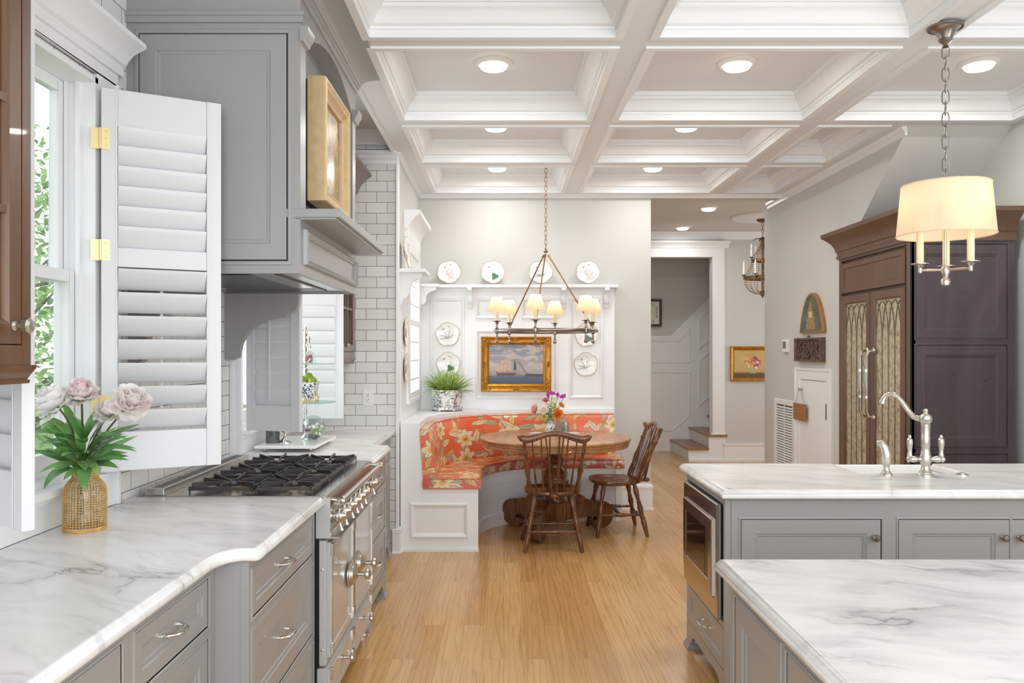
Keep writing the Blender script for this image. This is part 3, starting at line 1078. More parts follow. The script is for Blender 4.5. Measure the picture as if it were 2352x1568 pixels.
def cabinet(name, label, cat, kind, o, wd, ht, depth, openings, m=GRAY, base=0.10, toe=None, group=None, ft=0.02, sink=None):
    """o = lower left corner of the face on the floor, looking at the face; openings in face metres"""
    M = fr(kind, o)
    ctr = M @ Vector((wd / 2, 0, -depth / 2))
    root = thing(name, label, cat, ctr, 0, group)
    b = MB(M)
    if sink:              # room for a sink bowl: (x from, x to, z from, height of its floor)
        b.box(0.002, sink[0], base, ht, -depth, -ft - 0.004)
        b.box(sink[1], wd - 0.002, base, ht, -depth, -ft - 0.004)
        b.box(sink[0], sink[1], base, ht, sink[2], -ft - 0.004)
        b.box(sink[0], sink[1], base, sink[3], -depth, sink[2])
    else:
        b.box(0.002, wd - 0.002, base, ht, -depth, -ft - 0.004)
    obj('body', b, m, root, smooth=0)
    f = MB(M)
    xs = sorted({0, wd, *[q[0] for q in openings], *[q[1] for q in openings]})
    ys = sorted({base, ht, *[q[2] for q in openings], *[q[3] for q in openings]})
    for a, c in zip(xs, xs[1:]):
        col = []
        for y0, y1 in zip(ys, ys[1:]):
            hit = any(q[0] <= a + 1e-6 and q[1] >= c - 1e-6 and q[2] <= y0 + 1e-6 and q[3] >= y1 - 1e-6 for q in openings)
            if not hit:
                if col and abs(col[-1][1] - y0) < 1e-6:
                    col[-1][1] = y1
                else:
                    col.append([y0, y1])
        for y0, y1 in col:
            f.box(a, c, y0, y1, -ft - 0.004, 0)
    for q in openings:       # bead round each opening
        f.rect(q[0] - 0.009, q[1] + 0.009, q[2] - 0.009, q[3] + 0.009, [(0, 0), (0.001, 0.003), (0.006, 0.004), (0.009, 0.001), (0.009, -ft), (0, 0)], cap=False, back=False)
    obj('face_frame', f, m, root, smooth=0)
    for q in openings:
        x0, x1, y0, y1, typ = q[:5]
        g = 0.0028
        st = min(0.058, (y1 - y0) * 0.26)
        d = MB(M)
        d.rect(x0 + g, x1 - g, y0 + g, y1 - g, [(0, -ft), (0, -0.0012), (0.0012, 0), (st, 0), (st + 0.004, -0.0045), (st + 0.012, -0.0065), (st + 0.016, -0.011), (st + 0.018, -0.011)])
        part = obj(typ.split('_')[0], d, m, root, smooth=20)
        xm, ym = (x0 + x1) / 2, (y0 + y1) / 2
        if typ == 'drawer':
            pull(part, M @ Matrix.Translation((xm, ym, -0.011)))
        elif typ == 'door_l':
            knob(part, M @ Matrix.Translation((x0 + 0.032, y1 - 0.075, 0)))
        elif typ == 'door_r':
            knob(part, M @ Matrix.Translation((x1 - 0.032, y1 - 0.075, 0)))
    if toe:
        t = MB(M)
        a, c = toe            # foot widths at both ends
        pts = [(0, 0.0), (a, 0.0)]
        n = 6
        rr = base * 0.82
        for i in range(n + 1):
            q = PI / 2 * i / n
            pts.append((a + rr * (1 - math.cos(q)), rr * math.sin(q)))
        for i in range(n, -1, -1):
            q = PI / 2 * i / n
            pts.append((wd - c - rr * (1 - math.cos(q)), rr * math.sin(q)))
        pts += [(wd - c, 0), (wd, 0), (wd, base), (0, base)]
        t.prism(pts, -ft, 0)
        obj('arched_base', t, m, root, smooth=25)
        for xa, xb in ((0, a), (wd - c, wd)):
            ff = MB(M)
            ff.loft([[(xa - 0.001, 0.03, -0.06), (xb + 0.001, 0.03, -0.06), (xb + 0.001, 0.03, 0.002), (xa - 0.001, 0.03, 0.002)],
                     [(xa - 0.012, 0.012, -0.07), (xb + 0.008, 0.012, -0.07), (xb + 0.008, 0.012, 0.014), (xa - 0.012, 0.012, 0.014)],
                     [(xa - 0.014, 0.0, -0.07), (xb + 0.009, 0.0, -0.07), (xb + 0.009, 0.0, 0.015), (xa - 0.014, 0.0, 0.015)]])
            obj('foot', ff, m, root, smooth=0)
        obj('toe_kick', MB(M).box(0.05, wd - 0.05, 0.0, base, -0.10, -0.085), m, root, smooth=0)
    return root

HC = 0.8775                     # cabinet height under the slab
cabinet('base_cabinet', 'gray base cabinet with tall door at the near end of the left run', 'cabinet', '+x', (-0.85, 0.95, 0), 0.885, HC, 0.62,
        [(0.045, 0.44, 0.13, 0.84, 'door_p'), (0.445, 0.84, 0.13, 0.84, 'door_q')])
cabinet('base_cabinet', 'gray drawer cabinet set back beneath the peony vase', 'cabinet', '+x', (-0.85, 1.835, 0), 0.535, HC, 0.62,
        [(0.02, 0.48, 0.698, 0.838, 'drawer'), (0.02, 0.48, 0.40, 0.665, 'drawer'), (0.02, 0.48, 0.13, 0.367, 'drawer')])
cabinet('base_cabinet', 'gray bumped-out three-drawer cabinet beside the near end of the range', 'cabinet', '+x', (-0.75, 2.37, 0), 0.825, HC, 0.72,
        [(0.03, 0.79, 0.694, 0.835, 'drawer'), (0.03, 0.79, 0.38, 0.655, 'drawer'), (0.03, 0.79, 0.10, 0.345, 'drawer')], base=0.06)
cabinet('base_cabinet', 'gray drawer cabinet on arched feet just past the range', 'cabinet', '+x', (-0.72, 4.265, 0), 0.66, HC, 0.74,
        [(0.04, 0.60, 0.70, 0.84, 'drawer'), (0.04, 0.60, 0.43, 0.665, 'drawer'), (0.04, 0.60, 0.16, 0.395, 'drawer')], base=0.125, toe=(0.09, 0.09))
cabinet('base_cabinet', 'narrow gray cabinet with drawer over door against the tiled end wall', 'cabinet', '+x', (-0.83, 4.93, 0), 0.95, HC, 0.62,
        [(0.06, 0.89, 0.70, 0.84, 'drawer'), (0.06, 0.89, 0.16, 0.665, 'door_l')], base=0.125, toe=(0.10, 0.08))

# ------------------------------------------------------------------ marble worktops
def slab(name, label, outline, z1=0.914, edges=None):
    """outline ccw seen from above; ogee edge all round"""
    m = MB()
    prof = [(0.018, -0.036), (0.004, -0.036), (0.0, -0.033), (-0.0025, -0.024), (0.0, -0.015), (0.006, -0.011), (0.009, -0.007), (0.011, -0.002), (0.017, 0.0), (0.022, 0.0)]
    P = [Vector(p) for p in outline]
    n = len(P)
    loops = []
    for d, z in prof:
        lp = []
        for i in range(n):
            t0 = (P[i] - P[i - 1]).normalized()
            t1 = (P[(i + 1) % n] - P[i]).normalized()
            h = Vector((-t0.y, t0.x)) + Vector((-t1.y, t1.x))
            h = h / max(h.length_squared / 2, 0.25)
            lp.append((P[i].x + h.x * d, P[i].y + h.y * d, z1 + z))
        loops.append(lp)
    m.loft(loops, True, True)
    o = obj(name, m, MARBLE, smooth=50)
    return tag(o, label, 'worktop')

curve = []
for i in range(9):                       # concave sweep from the set-back run out to the bump
    a = PI / 2 * i / 8
    curve.append((-0.815 + 0.055 * (1 - math.cos(a)), 2.225 + 0.10 * math.sin(a) + 0.018 * i / 8))
slab('worktop', 'white marble worktop under the peony vase with stepped-out corner', [(-1.478, 0.9), (-0.815, 0.9)] + curve + [(-0.722, 2.343), (-0.712, 2.356), (-0.712, 3.195), (-1.478, 3.195)])
slab('worktop', 'white marble worktop past the range, carrying the white footed board', [(-1.478, 4.262), (-0.692, 4.262), (-0.692, 4.92), (-0.702, 4.945), (-0.73, 4.95), (-0.80, 4.985), (-0.80, 5.928), (-1.478, 5.928)])
slab('worktop', 'white marble island top with undermount white sink cut-out', [(0.905, 3.33), (2.95, 3.33), (2.95, 4.145), (2.19, 4.145), (2.19, 3.81), (1.69, 3.81), (1.69, 4.145), (0.905, 4.145)])
slab('worktop', 'large white marble island top in the near right foreground', [(0.588, 0.55), (2.3, 0.55), (2.3, 2.245), (0.588, 2.245)])

# ------------------------------------------------------------------ the two islands
isl = cabinet('kitchen_island', 'gray sink island cabinet with built-in microwave in its end', 'island', '-y', (0.955, 3.38, 0), 1.93, HC, 0.70,
        [(0.04, 0.63, 0.14, 0.785, 'door_r'), (0.70, 1.17, 0.14, 0.785, 'door_r'), (1.176, 1.64, 0.14, 0.785, 'door_l')], sink=(0.70, 1.27, -0.398, 0.655))
M = fr('-x', (0.93, 4.09, 0))
f = MB(M)
f.box(0, 0.708, 0.10, HC, -0.024, -0.012)
for a, b in ((0, 0.03), (0.68, 0.71)):
    f.box(a, b, 0.10, HC, -0.012, 0)
f.box(0.03, 0.68, 0.845, HC, -0.012, 0)
f.box(0.03, 0.68, 0.318, 0.34, -0.012, 0)
f.box(0.03, 0.68, 0.10, 0.135, -0.012, 0)
obj('end_frame', f, GRAY, isl, smooth=0)
d = MB(M)
d.rect(0.034, 0.676, 0.139, 0.314, [(0, -0.012), (0, 0), (0.04, 0), (0.046, -0.006), (0.056, -0.009), (0.058, -0.009)])
dr = obj('drawer', d, GRAY, isl, smooth=20)
pull(dr, M @ Matrix.Translation((0.355, 0.228, -0.009)), 0.12)
t = MB(M)
pts = [(0, 0), (0.075, 0)]
for i in range(7):
    q = PI / 2 * i / 6
    pts.append((0.075 + 0.085 * (1 - math.cos(q)), 0.085 * math.sin(q)))
for i in range(6, -1, -1):
    q = PI / 2 * i / 6
    pts.append((0.635 - 0.085 * (1 - math.cos(q)), 0.085 * math.sin(q)))
pts += [(0.635, 0), (0.71, 0), (0.71, 0.10), (0, 0.10)]
t.prism(pts, -0.02, 0)
obj('arched_base', t, GRAY, isl, smooth=25)
for xa, xb in ((0, 0.075), (0.635, 0.71)):
    ff = MB(M)
    ff.loft([[(xa, 0.035, -0.07), (xb, 0.035, -0.07), (xb, 0.035, 0.002), (xa, 0.035, 0.002)],
             [(xa - 0.012, 0.014, -0.08), (xb + 0.008, 0.014, -0.08), (xb + 0.008, 0.014, 0.014), (xa - 0.012, 0.014, 0.014)],
             [(xa - 0.012, 0.0, -0.08), (xb + 0.008, 0.0, -0.08), (xb + 0.008, 0.0, 0.015), (xa - 0.012, 0.0, 0.015)]])
    obj('foot', ff, GRAY, isl, smooth=0)
obj('toe_kick', MB().box(1.04, 2.8, 3.47, 4.02, 0, 0.10), GRAY, isl, smooth=0)

# microwave drawer in the end of the island
mw = thing('microwave', 'stainless built-in microwave in the end of the sink island', 'microwave', (0.92, 3.74, 0.345))
M = fr('-x', (0.928, 4.062, 0.345))
b = MB(M)
b.rect(0, 0.63, 0, 0.492, [(0, 0.0), (0, 0.016), (0.004, 0.02), (0.01, 0.02), (0.0101, 0.0199)])
obj('trim_kit', b, MSTEEL, mw, smooth=20)
b = MB(M)
b.rect(0.035, 0.575, 0.085, 0.418, [(0, 0.018), (0, 0.028), (0.003, 0.031), (0.055, 0.031), (0.058, 0.027), (0.06, 0.027)])
dd = obj('door', b, MSTEEL, mw, smooth=20)
obj('door_glass', MB(M).box(0.092, 0.455, 0.142, 0.361, 0.026, 0.0285), DARKGLASS, dd, smooth=0)
obj('control_strip', MB(M).box(0.462, 0.518, 0.142, 0.361, 0.026, 0.0288), mat('dark_control_strip', (52, 46, 44), 0.2), dd, smooth=0)
obj('lower_seam', MB(M).box(0.0, 0.575, 0.078, 0.081, 0.0195, 0.0215), BLACK, mw, smooth=0)
obj('housing', MB(M).box(0.02, 0.61, 0.01, 0.485, -0.012, 0.001), BLACK, mw, smooth=0)

isl2 = cabinet('kitchen_island', 'gray cabinet of the near foreground island with paneled side doors', 'island', '-x', (0.622, 2.205, 0), 1.62, HC, 1.6,
        [(0.038, 0.395, 0.14, 0.83, 'door_p'), (0.435, 0.80, 0.14, 0.83, 'door_q'), (0.84, 1.2, 0.14, 0.83, 'door_p')])
obj('back_panel', MB(fr('+y', (2.22, 2.206, 0))).box(0, 1.597, 0.0, HC, 0, 0.012), GRAY, isl2, smooth=0)

# sink with tall faucet, side spray and air button
m = MB()
x0, x1, y0, y1, zt = 1.66, 2.22, 3.78, 4.17, 0.902
m.loft([[(x0, y0, 0.66), (x1, y0, 0.66), (x1, y1, 0.66), (x0, y1, 0.66)], [(x0, y0, 0.877), (x1, y0, 0.877), (x1, y1, 0.877), (x0, y1, 0.877)],
        [(x0 + 0.03, y0 + 0.03, 0.877), (x1 - 0.03, y0 + 0.03, 0.877), (x1 - 0.03, y1 - 0.025, 0.877), (x0 + 0.03, y1 - 0.025, 0.877)],
        [(x0 + 0.04, y0 + 0.04, 0.69), (x1 - 0.04, y0 + 0.04, 0.69), (x1 - 0.04, y1 - 0.035, 0.69), (x0 + 0.04, y1 - 0.035, 0.69)]])
m.box(x0 + 0.033, x1 - 0.033, y1 - 0.024, y1 + 0.004, 0.66, 0.904)
tag(obj('sink', m, PORC, bevel=0.006), 'white apron-front sink set into the far side of the island top', 'sink')

fx, fy, fz = 1.956, 3.735, 0.914
fa = thing('faucet', 'brushed nickel bridge-style faucet with two lever handles on the island', 'faucet', (fx, fy, fz))
m = MB()
m.lathe([(0.033, 0), (0.033, 0.006), (0.029, 0.010), (0.029, 0.014), (0.022, 0.022), (0.018, 0.036), (0.018, 0.046), (0.023, 0.058), (0.026, 0.075), (0.024, 0.09), (0.021, 0.10), (0.021, 0.106), (0.02, 0.11),
         (0.0185, 0.13), (0.020, 0.135), (0.020, 0.175), (0.019, 0.18), (0.0205, 0.225), (0.021, 0.23), (0.021, 0.236), (0.018, 0.24), (0.026, 0.25), (0.029, 0.262), (0.026, 0.275), (0.016, 0.283), (0.010, 0.287), (0.009, 0.292), (0.012, 0.298), (0.010, 0.306), (0.002, 0.31)], (fx, fy, fz), 20)
obj('body', m, SATIN, fa)
m = MB()
sp = Vector((-0.80, 0.6, 0)).normalized()
pts = []
for q, h in ((0.0, 0.262), (0.03, 0.262), (0.05, 0.268), (0.075, 0.30), (0.10, 0.338), (0.118, 0.36), (0.135, 0.371), (0.155, 0.372), (0.17, 0.362), (0.18, 0.345), (0.186, 0.328)):
    pts.append((fx + sp.x * q, fy + sp.y * q, fz + h))
m.tube(pts, [0.014, 0.014, 0.0125, 0.012, 0.0115, 0.011, 0.011, 0.011, 0.011, 0.013, 0.0165], 12)
obj('spout', m, SATIN, fa)
for s_ in (-1, 1):
    m = MB()
    m.turned((fx + s_ * 0.015, fy, fz + 0.075), (fx + s_ * 0.088, fy, fz + 0.075), [(0, 0.012), (0.25, 0.010), (0.4, 0.014), (0.6, 0.016), (0.75, 0.012), (0.9, 0.015), (1, 0.008)], 12)
    h_ = obj('handle', m, SATIN, fa)
    m = MB()
    m.lathe([(0.008, 0), (0.012, 0.006), (0.011, 0.014), (0.009, 0.022), (0.011, 0.04), (0.0145, 0.066), (0.013, 0.082), (0.007, 0.088), (0.0075, 0.094), (0.005, 0.102), (0.001, 0.104)], (fx + s_ * 0.073, fy, fz + 0.085), 14)
    obj('lever', m, SATIN, h_)
sx, sy = 1.774, 3.735
sd = thing('side_spray', 'brushed nickel side spray standing left of the faucet', 'side spray', (sx, sy, fz))
m = MB()
m.lathe([(0.028, 0), (0.027, 0.006), (0.019, 0.016), (0.014, 0.026), (0.012, 0.038), (0.013, 0.042)], (sx, sy, fz), 18)
obj('base', m, SATIN, sd)
m = MB()
m.tube([(sx, sy, fz + 0.04), (sx, sy, fz + 0.062), (sx - 0.001, sy + 0.0, fz + 0.098), (sx - 0.006, sy + 0.004, fz + 0.128), (sx - 0.018, sy + 0.012, fz + 0.150), (sx - 0.032, sy + 0.022, fz + 0.146)],
       [0.013, 0.021, 0.022, 0.019, 0.018, 0.013], 14)
obj('spray_head', m, SATIN, sd)
m = MB()
m.lathe([(0.026, 0), (0.026, 0.004), (0.020, 0.007), (0.014, 0.007), (0.014, 0.011), (0.002, 0.012)], (2.13, 3.74, 0.914), 20)
tag(obj('air_switch', m, SATIN), 'small round nickel button on the island right of the faucet', 'button')

# ------------------------------------------------------------------ range
rg = thing('kitchen_range', 'gray enamel and stainless double-oven range under the hood', 'range', (-1.06, 3.72, 0))
Y0, Y1, XF = 3.205, 4.255, -0.708
obj('cooktop', MB().box(-1.43, -0.745, Y0, Y1, 0.86, 0.914), STEEL, rg, smooth=0, bevel=0.003)
obj('carcass', MB().box(-1.42, -0.74, Y0 + 0.004, Y1 - 0.004, 0.06, 0.86), BLACK, rg, smooth=0)
obj('side_panel', MB().box(-0.737, XF, Y0, Y0 + 0.02, 0.235, 0.735), RENAMEL, rg, smooth=0, bevel=0.006)
m = MB()
m.box(-0.745, XF, Y0 + 0.0205, Y1, 0.235, 0.735)
obj('front_frame', m, RENAMEL, rg, smooth=0, bevel=0.005)
m = MB(fr('-y', (0, Y0, 0)))
m.prism([(-0.75, 0.914), (-0.75, 0.742), (-0.686, 0.742), (-0.686, 0.76), (-0.70, 0.775), (-0.70, 0.865), (-0.71, 0.914)], -(Y1 - Y0), 0)
obj('control_panel', m, STEEL, rg, smooth=0, bevel=0.002)
obj('panel_end', MB().box(-0.748, -0.69, Y0 - 0.004, Y0 + 0.001, 0.745, 0.905), RENAMEL, rg, smooth=0, bevel=0.002)
obj('drip_lip', MB().box(-0.70, -0.656, Y0 + 0.01, Y1 - 0.01, 0.742, 0.748), STEEL, rg, smooth=0)
# towel rail
m = MB()
m.tube([(-0.655, Y0 + 0.035, 0.884), (-0.655, Y1 + 0.05, 0.884)], 0.0125, 14)
rl = obj('towel_rail', m, CHROME, rg)
for yy in (Y0 + 0.05, Y1 + 0.0):
    m = MB()
    m.turned((-0.712, yy, 0.893), (-0.64, yy, 0.884), [(0, 0.017), (0.12, 0.017), (0.2, 0.009), (0.55, 0.008), (0.7, 0.016), (0.85, 0.019), (1.0, 0.015)], 14)
    obj('post', m, SATIN, rl)
for i, yy in enumerate((3.29, 3.40, 3.54, 3.65, 3.76, 3.87, 4.12)):
    M = fr('+x', (-0.70, yy, 0.818))
    m = MB(M)
    m.lathe([(0.028, 0), (0.028, 0.004), (0.016, 0.006), (0.016, 0.014), (0.027, 0.016), (0.031, 0.022), (0.031, 0.03), (0.026, 0.035), (0.024, 0.045), (0.014, 0.058), (0.002, 0.062)], (0, 0, 0), 20)
    kn = obj('control_knob', m, SATIN, rg)
    m = MB(M)
    m.tube([(0, -0.018, 0.028), (0.001, -0.04, 0.034), (0.002, -0.06, 0.04)], [0.005, 0.0055, 0.009], 8)
    obj('lever', m, SATIN, kn)
# oven doors
for ya, yb, side in ((Y0 + 0.028, 3.70, 1), (3.722, Y1 - 0.025, -1)):
    M = fr('+x', (XF, ya, 0))
    wd = yb - ya
    m = MB(M)
    m.rect(0, wd, 0.262, 0.722, [(0, 0.0), (0, 0.012), (0.003, 0.015), (0.034, 0.015), (0.040, 0.009), (0.044, 0.009)])
    dr = obj('oven_door', m, RENAMEL, rg, smooth=20)
    m = MB(M)
    for a in (0.004, wd - 0.016):
        m.box(a, a + 0.012, 0.30, 0.69, 0.012, 0.021)
    obj('chrome_strip', m, CHROME, dr, smooth=0, bevel=0.002)
    m = MB(M)
    for a in (0.0, wd - 0.02):
        for z in (0.268, 0.668):
            m.box(a, a + 0.02, z, z + 0.05, 0.012, 0.024)
    obj('hinge_cap', m, CHROME, dr, smooth=0, bevel=0.002)
    hy = wd - 0.085 if side > 0 else 0.085
    m = MB(M)
    m.lathe([(0.058, 0.015), (0.058, 0.021), (0.050, 0.024), (0.049, 0.030), (0.042, 0.032), (0.041, 0.037), (0.030, 0.045), (0.016, 0.053), (0.010, 0.056), (0.010, 0.082), (0.020, 0.086), (0.024, 0.094), (0.022, 0.104), (0.012, 0.112), (0.002, 0.114)], (hy, 0.49, 0), 26)
    obj('door_knob', m, SATIN, dr)
# storage drawers
obj('drawer_frame', MB().box(-0.745, XF, Y0, Y1, 0.058, 0.225), RENAMEL, rg, smooth=0, bevel=0.005)
for ya, yb in ((Y0 + 0.028, 3.70), (3.722, Y1 - 0.025)):
    M = fr('+x', (XF, ya, 0))
    wd = yb - ya
    m = MB(M)
    m.rect(0, wd, 0.078, 0.212, [(0, 0.0), (0, 0.010), (0.003, 0.013), (0.022, 0.013), (0.028, 0.008), (0.03, 0.008)])
    dr = obj('storage_drawer', m, RENAMEL, rg, smooth=20)
    m = MB(M)
    for a in (0.0, wd - 0.018):
        for z in (0.075, 0.168):
            m.box(a, a + 0.018, z, z + 0.048, 0.010, 0.021)
    obj('chrome_corner', m, CHROME, dr, smooth=0, bevel=0.002)
    m = MB(M)
    m.lathe([(0.012, 0.008), (0.012, 0.012), (0.007, 0.016), (0.006, 0.04), (0.014, 0.044), (0.020, 0.050), (0.019, 0.058), (0.008, 0.063)], (wd * 0.55, 0.165, 0), 16)
    obj('knob', m, SATIN, dr)
for yy in (Y0 + 0.05, Y1 - 0.05):
    m = MB()
    m.lathe([(0.028, 0), (0.028, 0.012), (0.02, 0.02), (0.018, 0.07)], (-0.74, yy, 0), 12)
    obj('foot', m, STEEL, rg)
m = MB()
for z in (0.30, 0.62):
    m.lathe([(0.006, 0), (0.006, 0.002), (0.001, 0.003)], (-0.722, Y0, z), 10, fr('-y', (0, 0, 0)))
obj('screw', m, SATIN, rg)
# rear vent strip
m = MB()
m.box(-1.425, -1.352, Y0 + 0.0, Y1 + 0.02, 0.914, 0.943)
vs = obj('vent_strip', m, STEEL, rg, smooth=0, bevel=0.002)
m = MB()
for i in range(34):
    yy = Y0 + 0.035 + i * 0.0298
    m.prism([(-1.39 + 0.028 * math.cos(a * PI / 6), yy + 0.0075 * math.sin(a * PI / 6)) for a in range(12)], 0.9425, 0.9436)
obj('slots', m, BLACK, vs, smooth=0)
# burners and grates
gy = [3.235, 3.565, 3.895, 4.225]
gx = [-1.275, -1.005, -0.765]
for i in range(3):
    for j in range(2):
        xa, xb = gx[j] + 0.006, gx[j + 1] - 0.006
        ya, yb = gy[i] + 0.004, gy[i + 1] - 0.004
        xm, ym = (xa + xb) / 2, (ya + yb) / 2
        rr = 0.055 if (i + j) % 2 else 0.042
        m = MB()
        m.lathe([(rr * 1.5, 0.914), (rr * 1.5, 0.917), (rr * 1.15, 0.919), (rr * 1.1, 0.926), (rr, 0.928)], (xm, ym, 0), 24)
        bn = obj('burner', m, AGED, rg)
        m = MB()
        m.lathe([(rr * 0.95, 0.927), (rr * 0.98, 0.931), (rr * 0.9, 0.936), (0.001, 0.938)], (xm, ym, 0), 24)
        obj('burner_cap', m, IRON, bn)
        m = MB()
        z0, z1 = 0.929, 0.943
        bw = 0.012
        m.box(xa, xa + bw, ya, yb, z0, z1)
        m.box(xb - bw, xb, ya, yb, z0, z1)
        m.box(xa, xb, ya, ya + bw, z0, z1)
        m.box(xa, xb, yb - bw, yb, z0, z1)
        def fin(p, q, h0=0.957, h1=0.945):
            p, q = Vector(p), Vector(q)
            t = (q - p).normalized()
            n_ = Vector((-t.y, t.x)) * 0.0045
            lo, hi = [], []
            a = [(p.x - n_.x, p.y - n_.y, z0), (p.x + n_.x, p.y + n_.y, z0), (q.x + n_.x, q.y + n_.y, 0.937), (q.x - n_.x, q.y - n_.y, 0.937)]
            b = [(p.x - n_.x, p.y - n_.y, h0), (p.x + n_.x, p.y + n_.y, h0), (q.x + n_.x, q.y + n_.y, h1), (q.x - n_.x, q.y - n_.y, h1)]
            m.loft([a, b])
        r0 = 0.036
        for k_ in range(8):
            a = PI * 2 * k_ / 8
            dx, dy = math.cos(a), math.sin(a)
            s_ = min(((xb - xa) / 2 - 0.004) / max(abs(dx), 1e-6), ((yb - ya) / 2 - 0.004) / max(abs(dy), 1e-6))
            fin((xm + dx * s_, ym + dy * s_), (xm + dx * r0, ym + dy * r0))
        for cx_, cy_ in ((xa, ya), (xb, ya), (xa, yb), (xb, yb)):
            m.box(cx_ - 0.004 if cx_ > xm else cx_ + 0.002, cx_ + 0.0 if cx_ > xm else cx_ + 0.008, cy_ - 0.008 if cy_ > ym else cy_, cy_ if cy_ > ym else cy_ + 0.008, 0.9145, z0)
        obj('grate', m, IRON, rg, smooth=0, bevel=0.0015)

# ------------------------------------------------------------------ hood
hd = thing('range_hood', 'tall gray paneled range hood with mantel shelf and arched niche', 'range hood', (-1.13, 3.75, 1.44))
HY0, HY1, HX, HZ = 3.158, 4.33, -0.797, 1.795
m = MB()
m.box(XL, -0.885, HY0, HY1, HZ + 0.035, ZB + 0.0)
m.box(-0.885, HX, HY0, HY1, HZ + 0.035, 2.046)
m.box(XL, HX, HY0, HY0 + 0.03, HZ, HZ + 0.035)
m.box(XL, HX, HY1 - 0.03, HY1, HZ, HZ + 0.035)
m.box(HX - 0.03, HX, HY0 + 0.03, HY1 - 0.03, HZ, HZ + 0.035)
m.box(XL, HX - 0.004, HY0 + 0.001, HY1 - 0.001, ZB - 0.004, ZC)
obj('body', m, GRAY, hd, smooth=0)
M = fr('+x', (-0.885, 0, 0))
m = MB(M)
pts = [(HY0, 2.046), (HY0 + 0.085, 2.046), (HY0 + 0.085, 2.72)]
ya, yb = HY0 + 0.085, HY1 - 0.085
for i in range(1, 16):
    t = i / 16
    pts.append((ya + (yb - ya) * t, 2.72 + 0.13 * math.sin(PI * t) ** 0.8))
pts += [(yb, 2.72), (yb, 2.046), (HY1, 2.046), (HY1, ZB), (HY0, ZB)]
m.prism(pts, 0, HX + 0.885)
obj('niche_surround', m, GRAY, hd, smooth=25)
for a, b in ((HY0 - 0.012, HY0 + 0.095), (HY1 - 0.095, HY1 + 0.012)):
    m = MB()
    m.mold([(0, 2.70), (0.014, 2.705), (0.018, 2.72), (0.03, 2.735), (0.034, 2.76), (0, 2.76)][::-1], [(HX, b), (HX, a)])
    obj('pilaster_cap', m, GRAY, hd)
# side bead and inset panel with a black strip painted for the shade in its reveal
M = fr('-y', (0, HY0, 0))
m = MB(M)
m.rect(-1.448, -0.828, 1.825, 2.752, [(0, 0.0), (0.004, 0.006), (0.014, 0.007), (0.018, 0.003), (0.018, -0.0), (0.0181, -0.0)], cap=False, back=False)
m.box(XL, HX + 0.012, 2.775, 2.805, 0, 0.012)
m.box(XL, HX + 0.016, 2.80, 2.815, 0, 0.018)
obj('side_bead', m, GRAY, hd)
m = MB(M)
m.rect(-1.425, -0.851, 1.848, 2.729, [(0, 0.0), (0, 0.007), (0.0015, 0.008), (0.062, 0.008), (0.066, 0.004), (0.076, 0.003), (0.079, 0.0005), (0.08, 0.0005)], back=False)
obj('side_panel', m, GRAY, hd, smooth=20)
m = MB(M)
m.rect(-1.432, -0.844, 1.841, 2.736, [(0, 0.0008), (0.008, 0.0008)], cap=False, back=False)
obj('reveal', m, BLACK, hd, smooth=0)
# crown on the front
m = MB()
pr = [(0, 2.872), (0.008, 2.873), (0.012, 2.892), (0.020, 2.895), (0.022, 2.906), (0.030, 2.908), (0.034, 2.916)]
for i in range(9):
    a = PI / 2 * i / 8
    pr.append((0.036 + 0.108 * (1 - math.cos(a)), 2.917 + 0.028 * math.sin(a)))
pr += [(0.155, 2.946), (0.157, 2.954), (0, 2.954)]
m.mold(pr[::-1], [(HX, HY1), (HX, HY0)], cap=True)
obj('crown', m, GRAY, hd, smooth=25)
# mantel shelf
m = MB()
m.box(-0.88, -0.640, HY0 - 0.004, HY1 + 0.004, 2.014, 2.048)
m.box(-0.82, -0.655, HY0 + 0.0, HY1 + 0.0, 2.006, 2.014)
obj('mantel_shelf', m, GRAY, hd, smooth=0, bevel=0.003)
M = fr('+x', (HX, 0, 0))
m = MB(M)
m.rect(HY0 + 0.045, HY1 - 0.012, 1.832, 1.975, [(0, 0), (0.003, 0.015), (0.012, 0.02), (0.018, 0.016), (0.024, 0.009), (0.03, 0.009), (0.034, 0.002), (0.036, 0.002)], back=False)
obj('front_panel', m, GRAY, hd, smooth=25)
m = MB()
m.box(XL + 0.02, HX - 0.03, HY0 + 0.03, HY1 - 0.03, HZ + 0.012, HZ + 0.034)
lin_ = obj('liner', m, STEEL, hd, smooth=0)
m = MB()
m.box(-1.38, -0.92, 3.30, 4.2, HZ + 0.006, HZ + 0.012)
obj('filter', m, mat('filter_steel', (90, 90, 90), 0.35, 1.0), lin_, smooth=0)
m = MB()
m.box(-1.02, -0.93, 3.22, 3.95, HZ + 0.004, HZ + 0.0065)
obj('control_strip', m, CHROME, lin_, smooth=0)
for ya, kx_ in ((HY0 + 0.012, 0.8), (HY1 - 0.062, 1.0)):
    m = MB(fr('-y', (0, ya + 0.05, 0)))
    pts = [(XL, HZ), (XL, 1.447), (-1.425, 1.443), (-1.41, 1.452)]
    for i in range(13):
        t = i / 12
        a = PI / 2 * t
        pts.append((-1.405 + 0.235 * (1 - math.cos(a)), 1.462 + 0.205 * math.sin(a)))
    pts += [(-1.155, 1.67), (-1.15, 1.685)]
    for i in range(6):
        a = PI / 2 * i / 5
        pts.append((-1.145 + 0.055 * math.sin(a), 1.69 + 0.05 * (1 - math.cos(a))))
    pts += [(-1.085, HZ)]
    m.prism([(XL + (p[0] - XL) * kx_, p[1]) for p in pts], 0, 0.05)
    obj('bracket', m, GRAY, hd, smooth=30)

